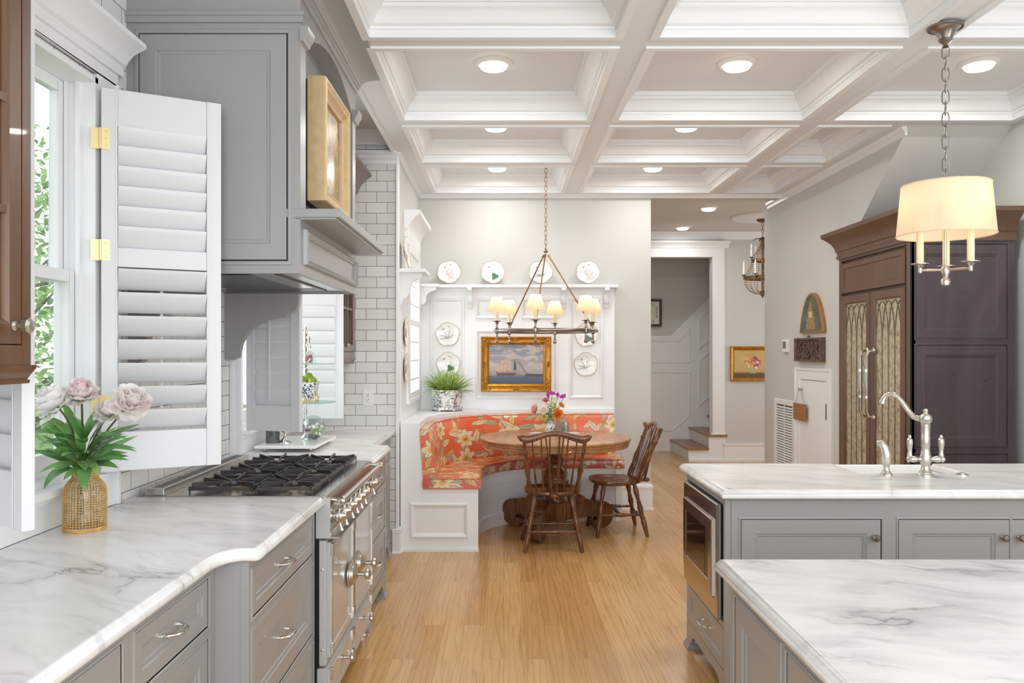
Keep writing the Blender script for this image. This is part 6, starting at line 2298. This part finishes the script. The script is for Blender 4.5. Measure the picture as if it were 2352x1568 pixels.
PX, PY = 1.98, 3.61
pd = thing('pendant_light', 'drum-shaded pendant light hanging over the sink island', 'pendant light', (PX, PY, 1.78))
m = MB()
m.lathe([(0.076, ZB - 0.011), (0.076, ZB - 0.018), (0.072, ZB - 0.022), (0.064, ZB - 0.020), (0.05, ZB - 0.028), (0.035, ZB - 0.05), (0.027, ZB - 0.068), (0.03, ZB - 0.072), (0.026, ZB - 0.078), (0.014, ZB - 0.088), (0.010, ZB - 0.094), (0.014, ZB - 0.104)], (PX, PY, 0), 30)
obj('canopy', m, PEWTER, pd)
m = MB()
chain(m, PX, PY, 2.25, ZB - 0.10, 0.062, 0.0145, 0.0026)
obj('chain', m, PEWTER, pd)
m = MB()
m.lathe([(0.006, 2.255), (0.013, 2.245), (0.011, 2.235), (0.006, 2.225), (0.0055, 1.875), (0.014, 1.87), (0.018, 1.862), (0.018, 1.845), (0.013, 1.832), (0.010, 1.82), (0.017, 1.812), (0.020, 1.80), (0.016, 1.785), (0.002, 1.778)], (PX, PY, 0), 18)
obj('center_stem', m, SATIN, pd)
PRB, PRT = 0.201, 0.181
m = MB()
m.lathe([(PRB, 2.009), (PRT, 2.233)], (PX, PY, 0), 56, None, False)
sh = obj('lamp_shade', m, SHADE, pd)
TRIMC = mat('shade_trim_cream', (232, 214, 182), 0.6)
for rr, z in ((PRB, 2.009), (PRT, 2.233)):
    m = MB()
    m.tube([(PX + rr * math.cos(2 * PI * i / 56), PY + rr * math.sin(2 * PI * i / 56), z) for i in range(56)], 0.003, 6, True)
    obj('shade_trim', m, TRIMC, sh)
m = MB()
for i in range(3):
    a = 2 * PI * i / 3 + 0.4
    m.tube([(PX, PY, 2.222), (PX + PRT * math.cos(a), PY + PRT * math.sin(a), 2.229)], 0.002, 6)
obj('shade_spider', m, SATIN, sh)
for ang in (178, 60, 301):
    a = R(ang)
    x, y = PX + 0.112 * math.cos(a), PY + 0.112 * math.sin(a)
    m = MB()
    m.tube([(PX + 0.012 * math.cos(a), PY + 0.012 * math.sin(a), 1.853), (x, y, 1.853)], 0.0055, 10)
    m.lathe([(0.006, 1.838), (0.009, 1.845), (0.008, 1.862), (0.016, 1.874), (0.038, 1.879), (0.038, 1.882), (0.012, 1.884)], (x, y, 0), 18)
    arm = obj('candle_arm', m, SATIN, pd)
    m = MB()
    m.lathe([(0.015, 1.884), (0.015, 2.06), (0.011, 2.063)], (x, y, 0), 16)
    obj('candle_sleeve', m, CREAM, arm)
    m = MB()
    m.lathe([(0.006, 2.063), (0.015, 2.085), (0.012, 2.105), (0.002, 2.13)], (x, y, 0), 12)
    obj('bulb', m, BULB, arm)
    lamp('pendant_bulb_light', 'POINT', (x, y, 2.15), 0.28 * LAMP, (1.0, 0.82, 0.62), arm, 0.015)

# ------------------------------------------------------------------ recessed lights
def recessed(label, x, y, z, group, power):
    t = thing('recessed_light', label, 'ceiling light', (x, y, z - 0.02), 0, group)
    m = MB()
    m.lathe([(0.104, z), (0.104, z - 0.005), (0.096, z - 0.012), (0.08, z - 0.018), (0.075, z - 0.016)], (x, y, 0), 36)
    obj('trim_ring', m, PLASTIC, t)
    m = MB()
    m.lathe([(0.076, z - 0.016), (0.075, z - 0.026), (0.068, z - 0.034), (0.05, z - 0.039), (0.001, z - 0.041)], (x, y, 0), 32)
    obj('lens', m, LENS, t)
    lamp('recessed_light_lamp', 'AREA', (x, y, z - 0.045), power * LAMP, (1.0, 0.985, 0.965), t, 0.13)
RP = 13.0
for lb, x, y in (('ceiling light in the second coffer of the left column', -0.057, 4.50), ('ceiling light in the middle column nearest the camera', 1.302, 4.50), ('ceiling light in the right column beside the pendant chain', 2.655, 4.50),
                 ('ceiling light in the third coffer of the left column', -0.057, 5.74), ('ceiling light in the third coffer of the middle column', 1.302, 5.74),
                 ('ceiling light nearest the back wall, left of the chandelier chain', -0.057, 7.03), ('ceiling light nearest the back wall, right of the chandelier chain', 1.302, 7.03)):
    recessed(lb, x, y, ZC, 'recessed lights in the coffers', RP * (1.8 if x > 2 else 1.0))
for lb, x, y in (('nearer ceiling light in the hall', 2.295, 9.03), ('farther ceiling light in the hall', 2.32, 10.45)):
    recessed(lb, x, y, ZC, 'recessed lights in the hall', RP * (2.2 if y < 10 else 0.7))

# ------------------------------------------------------------------ refrigerator and pantry
FXF, PYF = 2.58, 5.10
fg = thing('refrigerator', 'built-in refrigerator with mirrored gothic doors in a brown surround', 'refrigerator', (2.9, 5.65, 0))
M = fr('-x', (FXF, 6.20, 0))
FW = 6.20 - PYF
m = MB(M)
m.box(0.002, FW - 0.06, 0.0, 2.25, -0.60, -0.03)
m.box(0, 0.045, 0.0, 2.25, -0.03, 0)
m.box(FW - 0.065, FW, 0.0, 2.25, -0.03, 0)
m.box(0.045, FW - 0.055, 2.172, 2.25, -0.03, 0)
obj('surround', m, UBROWN, fg, smooth=0, bevel=0.002)
m = MB(M)
m.rect(0.06, FW - 0.07, 1.925, 2.150, [(0, -0.03), (0, 0.004), (0.003, 0.008), (0.038, 0.008), (0.044, 0.001), (0.048, 0.001)])
obj('top_panel', m, UBROWN, fg, smooth=20)
dx = [(0.06, 0.538), (0.546, FW - 0.07)]
for i, (a, b) in enumerate(dx):
    m = MB(M)
    m.rect(a, b, 0.08, 1.905, [(0, -0.03), (0, 0.004), (0.003, 0.008), (0.056, 0.008), (0.062, 0.004), (0.064, 0.0), (0.064, -0.03), (0, -0.03)], cap=False, back=False)
    dr = obj('door', m, UBROWN, fg, smooth=20)
    obj('mirror_panel', MB(M).box(a + 0.06, b - 0.06, 0.14, 1.845, -0.012, -0.006), AMIRROR, dr, smooth=0)
    m = MB(M)
    n = 4
    x0, x1 = a + 0.064, b - 0.064
    pw_ = (x1 - x0) / n
    for j in range(n + 1):
        xx = x0 + pw_ * j
        if 0 < j < n:
            m.tube([(xx, 0.15, -0.004), (xx, 1.56, -0.004)], 0.0032, 6)
        for s_ in (-1, 1):
            pts = []
            for q in range(9):
                t = q / 8
                pts.append((xx + s_ * pw_ * (t ** 1.7), 1.56 + 0.27 * math.sin(t * PI / 2), -0.004))
            pts = [p for p in pts if x0 - 1e-4 <= p[0] <= x1 + 1e-4]
            if len(pts) > 2:
                m.tube(pts, 0.0034, 6)
    obj('lead_came', m, LEAD, dr)
    hx = b - 0.030 if i == 0 else a + 0.062
    hm = MB(M)
    for off in (0.0,):
        z0, z1 = 1.03, 1.495
        pts = [(hx, z0, 0.008), (hx, z0, 0.03), (hx, z0 + 0.01, 0.05), (hx, z0 + 0.04, 0.062), (hx, z1 - 0.04, 0.062), (hx, z1 - 0.01, 0.05), (hx, z1, 0.03), (hx, z1, 0.008)]
        hm.tube(pts, 0.0095, 10)
    for zz in (1.17, 1.355):
        hm.tube([(hx, zz - 0.008, 0.062), (hx, zz + 0.008, 0.062)], 0.0125, 10)
    for zz in (1.03, 1.495):
        hm.lathe([(0.018, 0.008), (0.018, 0.012), (0.011, 0.018)], (hx, zz, 0), 12)
    obj('handle', hm, CHROME, dr)
m = MB()
pr = [(0, 2.19), (0.012, 2.19), (0.016, 2.215), (0.008, 2.22), (0.012, 2.245), (0.02, 2.25), (0.024, 2.275), (0.045, 2.315), (0.085, 2.355), (0.10, 2.365), (0.104, 2.392), (0, 2.392)]
m.box(FXF + 0.004, 3.24, PYF + 0.004, 5.14, 2.18, 2.26)
m.mold(pr, [(3.24, PYF), (FXF, PYF), (FXF, 6.20), (XR - 0.0, 6.20)])
m.box(FXF + 0.004, 3.24, PYF + 0.004, 6.20, 2.25, 2.39)
cr = obj('crown', m, UBROWN, fg, smooth=25)
pn = thing('pantry_cabinet', 'dark stained pantry cabinet with stacked panel doors behind the pendant', 'cabinet', (2.91, 5.15, 0))
M = fr('-y', (FXF, PYF, 0))
PW = 0.655
obj('body', MB(M).box(0.001, PW, 0.0, 2.19, -0.028, -0.012), BROWN, pn, smooth=0)
m = MB(M)
rows_ = [(0.10, 0.838), (0.880, 1.528), (1.568, 2.168)]
m.box(0, 0.028, 0, 2.19, -0.012, 0)
m.box(0.608, PW, 0, 2.19, -0.012, 0)
zz = [0.0] + [v_ for r_ in rows_ for v_ in r_] + [2.19]
for a, b in zip(zz[::2], zz[1::2]):
    m.box(0.028, 0.608, a, b, -0.012, 0)
obj('face_frame', m, BROWN, pn, smooth=0)
for a, b in rows_:
    m = MB(M)
    m.rect(0.018, 0.618, a - 0.010, b + 0.010, [(0, 0), (0.001, 0.004), (0.007, 0.005), (0.010, 0.001), (0.010, -0.012)], cap=False, back=False)
    m.rect(0.031, 0.605, a + 0.003, b - 0.003, [(0, -0.012), (0, 0.0), (0.058, 0.0), (0.063, -0.004), (0.070, -0.005), (0.074, -0.010)])
    obj('door', m, BROWN, pn, smooth=20)
m = MB(M)
random.seed(4)
for i in range(9):
    m.ball((0.47 + random.uniform(-0.012, 0.012), 1.28 + random.uniform(-0.04, 0.04), -0.0095), random.uniform(0.002, 0.004), 6, (1, 1.5, 0.2))
for x, z in ((0.33, 1.86), (0.185, 2.02), (0.27, 1.34)):
    m.ball((x, z, -0.0095), 0.004, 6, (1, 1.6, 0.2))
obj('wood_knots', m, DKWOOD_KNOB, pn)

# ------------------------------------------------------------------ things on the right wall
M = fr('-x', (XR, 7.09, 0))
ic = thing('arched_icon', 'wooden arch-topped picture of a lit shrine above the carved panel', 'picture', (XR - 0.02, 6.82, 1.645))
def arch(x0, x1, y0, y1, n=18):
    pts = []
    for i in range(n + 1):
        q = math.cos(PI * i / n)
        pts.append(((x0 + x1) / 2 + (x1 - x0) / 2 * q, y0 + (y1 - y0) * (1 - abs(q) ** 2.3) ** 0.8))
    return pts
m = MB(M)
m.prism(arch(0, 0.535, 1.645, 1.985), 0, 0.028)
obj('board', m, ICONW, ic, smooth=25, bevel=0.004)
m = MB(M)
m.prism(arch(0.025, 0.495, 1.66, 1.962), 0.028, 0.0295)
cv = obj('painted_panel', m, ICONCANVAS, ic, smooth=0)
m = MB(M)
for x0, x1, z0, z1 in ((0.16, 0.36, 1.67, 1.72), (0.18, 0.34, 1.72, 1.78), (0.20, 0.32, 1.78, 1.83)):
    m.box(x0, x1, z0, z1, 0.0295, 0.030)
m.prism([(0.20, 1.83), (0.32, 1.83), (0.26, 1.92)], 0.0295, 0.030)
obj('painted_shrine', m, mat('painted_amber', (158, 132, 92), 0.5, vary=0.25, vscale=40), cv, smooth=0)
obj('painted_glow', MB(M).box(0.225, 0.295, 1.775, 1.825, 0.030, 0.0304), mat('painted_cream', (226, 196, 150), 0.5), cv, smooth=0)
cp = thing('carved_panel', 'dark carved teak relief panel below the arched icon', 'wall carving', (XR - 0.02, 6.87, 1.40))
M = fr('-x', (XR, 7.18, 1.40))
m = MB(M)
m.rect(0, 0.60, 0, 0.205, [(0, 0), (0, 0.04), (0.004, 0.045), (0.018, 0.045), (0.022, 0.03)])
m.ball((0.3, 0.21, 0.025), 0.015, 8)
ob = obj('board', m, CARVED, cp, smooth=25)
m = MB(M)
random.seed(8)
for i in range(64):
    cx_, cy_ = random.uniform(0.035, 0.565), random.uniform(0.04, 0.165)
    s_ = random.choice((-1, 1))
    a0, g = random.uniform(0, 6), random.uniform(0.5, 1.0)
    pts = [(cx_ + s_ * g * (0.034 - 0.003 * q) * math.cos(a0 + 0.5 * q), cy_ + g * (0.034 - 0.003 * q) * math.sin(a0 + 0.5 * q), 0.032 + 0.0012 * q) for q in range(9)]
    pts = [(min(max(x, 0.024), 0.576), min(max(y, 0.026), 0.18), z) for x, y, z in pts]
    m.tube(pts, [0.0075 - 0.0005 * q for q in range(9)], 6)
    m.leaf((cx_, cy_, 0.036), (math.cos(a0), math.sin(a0), 0.25), (0, 0, 1), 0.035, 0.016, 0.8, 0.3, 4)
for q in range(5):
    y0_ = 0.045 + 0.029 * q
    m.tube([(0.025 + 0.55 * t / 30, y0_ + 0.016 * math.sin(0.75 * t + 1.7 * q), 0.032 + 0.004 * math.sin(0.5 * t + q)) for t in range(31)], 0.0055, 6)
obj('relief', m, CARVED, ob, smooth=60)
th = thing('thermostat', 'small white thermostat with gray screen on the right wall', 'thermostat', (XR - 0.01, 7.47, 1.48))
M = fr('-x', (XR, 7.535, 1.48))
m = MB(M)
m.rect(0, 0.12, 0, 0.115, [(0, 0), (0, 0.022), (0.004, 0.026), (0.014, 0.026)])
obj('case', m, PLASTIC, th, smooth=20)
obj('screen', MB(M).box(0.02, 0.10, 0.035, 0.10, 0.026, 0.0268), mat('gray_screen', (120, 120, 118), 0.3), th, smooth=0)
vt = thing('return_vent', 'tall white louvered return air vent low on the right wall', 'vent', (XR - 0.01, 7.52, 0.32))
M = fr('-x', (XR, 7.80, 0.30))
m = MB(M)
m.rect(0, 0.54, 0, 0.735, [(0, 0), (0, 0.008), (0.004, 0.012), (0.045, 0.012), (0.05, 0.006), (0.05, 0.002)], cap=False)
m.box(0.265, 0.275, 0.05, 0.685, 0.004, 0.010)
obj('grille_frame', m, PLASTIC, vt, smooth=20)
obj('vent_shade_sheet', MB(M).box(0.045, 0.495, 0.045, 0.69, 0.0008, 0.0016), mat('vent_shadow', (96, 92, 88), 0.8), vt, smooth=0)  # gray sheet colored as the shade behind the slats
for i in range(26):
    z = 0.06 + i * 0.0243
    m = MB(M)
    m.loft([[(0.05, z, 0.002), (0.05, z + 0.003, 0.002), (0.05, z - 0.009, 0.011), (0.05, z - 0.012, 0.011)], [(0.49, z, 0.002), (0.49, z + 0.003, 0.002), (0.49, z - 0.009, 0.011), (0.49, z - 0.012, 0.011)]])
    obj('slat', m, PLASTIC, vt, smooth=0)
dd = sroot('door_1', (XR - 0.01, 6.84, 0))
M = fr('-x', (XR, 7.22, 0))
m = MB(M)
m.rect(0, 0.80, -0.09, 1.345, [(0, 0), (0, 0.02), (0.005, 0.028), (0.02, 0.028), (0.026, 0.02), (0.098, 0.018), (0.104, 0.008), (0.104, 0.001), (0, 0.0)], cap=False, back=False)
struct('door_frame', MB(M).box(0, 0.8, 0, 0.01, 0, 0.004), WHITE, dd, smooth=0)
struct('casing', m, WHITE, dd, smooth=20)
m = MB(M)
m.rect(0.108, 0.692, 0.02, 1.236, [(0, 0), (0, 0.010), (0.003, 0.013)])
lf = struct('door_leaf', m, WHITE, dd, smooth=0)
m = MB(M)
m.box(0.676, 0.70, 0.93, 1.06, 0.013, 0.016)
struct('hinge', m, mat('dark_bronze', (60, 54, 50), 0.5, 0.6), lf, smooth=0)
m = MB(M)
m.lathe([(0.012, 0.013), (0.012, 0.016), (0.006, 0.02), (0.006, 0.032), (0.014, 0.038), (0.014, 0.046), (0.004, 0.05)], (0.16, 1.155, 0), 12)
struct('door_knob', m, SATIN, lf)
sg = thing('hanging_sign', 'small brown wooden sign hung by twine from the low white door knob', 'sign', (XR - 0.06, 7.04, 0.88))
m = MB(M)
m.box(0.02, 0.31, 0.885, 1.03, 0.034, 0.044)
bo = obj('board', m, SIGNW, sg, smooth=0, bevel=0.002)
m = MB(M)
m.tube([(0.05, 1.02, 0.039), (0.158, 1.168, 0.036), (0.17, 1.168, 0.036), (0.285, 1.02, 0.039)], 0.0022, 6)
obj('twine', m, mat('twine', (176, 150, 112), 0.9), sg)
m = MB(M)
for i, (x0, x1) in enumerate(((0.10, 0.22), (0.07, 0.25), (0.12, 0.21))):
    m.box(x0, x1, 0.985 - i * 0.03, 0.988 - i * 0.03, 0.044, 0.0445)
obj('faint_engraving', m, mat('pale_engraving', (188, 140, 88), 0.7), bo, smooth=0)

# ------------------------------------------------------------------ hall furnishings
fp = thing('painting', 'gold framed flower painting low on the hall wall', 'painting', (3.31, 10.88, 1.08))
M = fr('-y', (3.062, YM, 1.085))
m = MB(M)
m.rect(0, 0.62, 0, 0.468, [(0, 0), (0, 0.03), (0.008, 0.04), (0.02, 0.036), (0.04, 0.02), (0.046, 0.024), (0.052, 0.014), (0, 0)], cap=False, back=False)
obj('frame', m, GOLDF, fp, smooth=25)
cv = obj('canvas', MB(M).box(0.05, 0.57, 0.05, 0.418, 0.004, 0.010), TANCANVAS, fp, smooth=0)
random.seed(6)
cols_ = [(222, 130, 90), (236, 190, 140), (196, 92, 92), (240, 214, 170), (150, 90, 110), (226, 160, 90)]
for j, cc in enumerate(cols_):
    m = MB(M)
    for i in range(6):
        a, q = random.uniform(0, 2 * PI), random.uniform(0, 1) ** 0.7
        m.lathe([(0.022, 0.0102 + 0.0008 * j + 0.0001 * i), (0.014, 0.0108 + 0.0008 * j + 0.0001 * i)], (0.31 + 0.12 * q * math.cos(a), 0.25 + 0.075 * q * math.sin(a), 0), 10)
    obj('painted_flowers', m, mat('painted_petal', cc, 0.5), cv, smooth=0)
m = MB(M)
m.prism([(0.275, 0.105), (0.345, 0.105), (0.36, 0.16), (0.35, 0.185), (0.27, 0.185), (0.26, 0.16)], 0.0101, 0.0106)
obj('painted_vase', m, mat('painted_vase_green', (186, 178, 130), 0.5), cv, smooth=0)

ck = thing('wall_clock', 'square dark-framed clock partly hidden by the nook wall end', 'clock', (2.12, 11.96, 1.85))
M = fr('-y', (1.925, 11.976, 1.855))
m = MB(M)
m.rect(0, 0.42, 0, 0.405, [(0, 0), (0, 0.03), (0.008, 0.036), (0.03, 0.032), (0.036, 0.014), (0.038, 0.012)])
obj('case', m, DARKFRAME, ck, smooth=20)
obj('dial', MB(M).box(0.034, 0.386, 0.034, 0.371, 0.0122, 0.0135), PAPER, ck, smooth=0)
for txt, x, y in (('1', 0.29, 0.325), ('2', 0.345, 0.26), ('3', 0.345, 0.203), ('4', 0.345, 0.145), ('5', 0.29, 0.075), ('12', 0.21, 0.325), ('6', 0.21, 0.075), ('7', 0.125, 0.075), ('8', 0.075, 0.145), ('9', 0.075, 0.203), ('10', 0.075, 0.26), ('11', 0.125, 0.325)):
    fc = bpy.data.curves.new('numeral', 'FONT')
    fc.body = txt
    fc.size = 0.062
    fc.align_x = 'CENTER'
    fc.align_y = 'CENTER'
    fc.extrude = 0.0004
    fc.materials.append(INK)
    tmp = bpy.data.objects.new('numeral', fc)
    C.objects.link(tmp)
    me = bpy.data.meshes.new_from_object(tmp.evaluated_get(bpy.context.evaluated_depsgraph_get()))
    bpy.data.objects.remove(tmp)
    me.transform(WORLD_AT[ck].inverted() @ M @ Matrix.Translation((x, y, 0.0141)))
    fo = bpy.data.objects.new('numeral', me)
    C.objects.link(fo)
    fo.parent = ck
m = MB(M)
m.tube([(0.21, 0.203, 0.015), (0.15, 0.26, 0.015)], 0.004, 4)
m.tube([(0.21, 0.203, 0.015), (0.13, 0.16, 0.015)], 0.003, 4)
obj('clock_hands', m, INK, ck)

# beaded hall chandelier
HXC, HYC = 3.10, 9.64
m = MB()
m.lathe([(0.36, ZC), (0.36, ZC - 0.012), (0.34, ZC - 0.024), (0.30, ZC - 0.02), (0.28, ZC - 0.03), (0.16, ZC - 0.022), (0.10, ZC - 0.035), (0.001, ZC - 0.035)], (HXC, HYC, 0), 48)
struct('trim_medallion', m, WHITE)['kind'] = 'structure'
C.objects['trim_medallion'].name = 'trim_%d' % (k + 3)
hc = thing('beaded_chandelier', 'two-tier beaded bronze chandelier hanging in the hall', 'chandelier', (HXC, HYC, 2.10))
BRZ = mat('antique_bronze', (126, 100, 66), 0.45, 0.6)
BEAD = mat('wooden_bead', (150, 126, 92), 0.4, 0.2)
m = MB()
m.lathe([(0.07, ZC - 0.035), (0.07, ZC - 0.05), (0.05, ZC - 0.065), (0.012, ZC - 0.075)], (HXC, HYC, 0), 20)
chain(m, HXC, HYC, 2.86, ZC - 0.075, 0.05, 0.012, 0.0028)
obj('chain', m, BRZ, hc)
m = MB()
m.lathe([(0.004, 2.86), (0.02, 2.85), (0.026, 2.83), (0.014, 2.80), (0.012, 2.5), (0.018, 2.48), (0.012, 2.46), (0.012, 2.22), (0.03, 2.20), (0.03, 2.17), (0.012, 2.14), (0.002, 2.12)], (HXC, HYC, 0), 14)
obj('center_stem', m, BRZ, hc)
m = MB()
for i in range(8):
    a = 2 * PI * i / 8
    m.leaf((HXC, HYC, 2.83), (math.cos(a), math.sin(a), 0.25), (0, 0, 1), 0.15, 0.04, 0.7, 0.2, 5)
    m.leaf((HXC, HYC, 2.19), (math.cos(a), math.sin(a), 0.5), (0, 0, 1), 0.09, 0.03, 0.7, 0.2, 5)
obj('crown_leaves', m, BRZ, hc, smooth=180)
for rr, z in ((0.13, 2.575), (0.21, 2.365)):
    m = MB()
    m.lathe([(rr, z - 0.016), (rr + 0.004, z - 0.018), (rr + 0.004, z + 0.018), (rr, z + 0.016)], (HXC, HYC, 0), 40, None, False)
    for i in range(3):
        a = 2 * PI * i / 3
        m.tube([(HXC, HYC, z), (HXC + rr * math.cos(a), HYC + rr * math.sin(a), z)], 0.004, 6)
    obj('ring', m, BRZ, hc)
def beads(mb, pts, n, r=0.0075):
    for i in range(n):
        t = i / (n - 1) * (len(pts) - 1)
        a = min(int(t), len(pts) - 2)
        p = Vector(pts[a]).lerp(Vector(pts[a + 1]), t - a)
        mb.ball(p, r, 6)
for nm, spec in (('bead_strands', [(0.02, 2.82, 0.13, 2.59, 16, 11)]), ('bead_strands', [(0.13, 2.56, 0.21, 2.38, 16, 9)]), ('bead_strands', [(0.21, 2.35, 0.03, 2.17, 16, 12)])):
    m = MB()
    for r0, z0, r1, z1, ns, nb in spec:
        for i in range(ns):
            a = 2 * PI * i / ns
            pts = []
            for q in range(7):
                t = q / 6
                if z1 < 2.2:
                    rr = r0 + (r1 - r0) * t ** 2.2
                    zz_ = z0 + (z1 - z0) * (1 - (1 - t) ** 1.6)
                else:
                    rr = r0 + (r1 - r0) * t ** 1.5
                    zz_ = z0 + (z1 - z0) * t
                pts.append((HXC + rr * math.cos(a), HYC + rr * math.sin(a), zz_))
            beads(m, pts, nb)
    obj(nm, m, BEAD, hc, smooth=180)
for rr, z, n in ((0.15, 2.60, 4), (0.235, 2.39, 8)):
    for i in range(n):
        a = 2 * PI * (i + 0.15) / n
        x, y = HXC + rr * math.cos(a), HYC + rr * math.sin(a)
        m = MB()
        m.tube([(HXC + (rr - 0.03) * math.cos(a), HYC + (rr - 0.03) * math.sin(a), z - 0.03), (x, y, z - 0.03), (x, y, z)], 0.005, 6)
        m.lathe([(0.006, z), (0.024, z + 0.008), (0.026, z + 0.012), (0.01, z + 0.014)], (x, y, 0), 12)
        arm = obj('candle_arm', m, BRZ, hc)
        m = MB()
        m.lathe([(0.011, z + 0.012), (0.011, z + 0.10), (0.008, z + 0.105), (0.014, z + 0.13), (0.008, z + 0.155), (0.001, z + 0.18)], (x, y, 0), 10)
        obj('candle', m, CBULB, arm)

# ------------------------------------------------------------------ garden outside the side windows
struct('ground', MB().box(-30, -1.66, -12, 30, -0.7, -0.5), LAWN, smooth=0)
def garden_tree(label, c, r, n, h, seed, sz=0.09):
    random.seed(seed)
    t = thing('garden_tree', label, 'tree', (c[0], c[1], -0.5), 0, 'trees outside the window')
    m = MB()
    m.tube([(c[0], c[1], -0.5), (c[0] + 0.06, c[1], 0.4), (c[0] - 0.03, c[1] + 0.05, 1.2), (c[0], c[1], h)], [0.09, 0.07, 0.06, 0.03], 10)
    for i in range(9):
        a, z = random.uniform(0, 2 * PI), random.uniform(0.3, h * 0.8)
        q = random.uniform(0.5, 0.9) * r
        m.tube([(c[0], c[1], z), (c[0] + 0.5 * q * math.cos(a), c[1] + 0.5 * q * math.sin(a), z + 0.25), (c[0] + q * math.cos(a), c[1] + q * math.sin(a), z + 0.6)], [0.035, 0.022, 0.008], 7)
    obj('trunk', m, BARK, t)
    m = MB()
    for i in range(n):
        while True:
            p = Vector((random.uniform(-1, 1), random.uniform(-1, 1), random.uniform(-1, 1)))
            if p.length < 1:
                break
        p = Vector((c[0] + p.x * r, c[1] + p.y * r, c[2] + p.z * h * 0.5))
        a, e = random.uniform(0, 2 * PI), random.uniform(-0.9, 0.7)
        m.leaf(p, (math.cos(a) * math.cos(e), math.sin(a) * math.cos(e), math.sin(e)), (random.uniform(-1, 1), random.uniform(-1, 1), 1), sz * random.uniform(0.7, 1.4), sz * 0.5, 0.5, 0.15, 3)
    f_ = obj('foliage', m, GARDEN, t, smooth=180)
    f_['kind'] = 'stuff'
garden_tree('leafy green tree close outside the left window', (-4.4, 6.6, 1.6), 1.7, 4200, 3.6, 31)
garden_tree('taller leafy tree farther out beyond the left window', (-7.5, 12.0, 2.2), 2.6, 3000, 5.5, 32, 0.16)
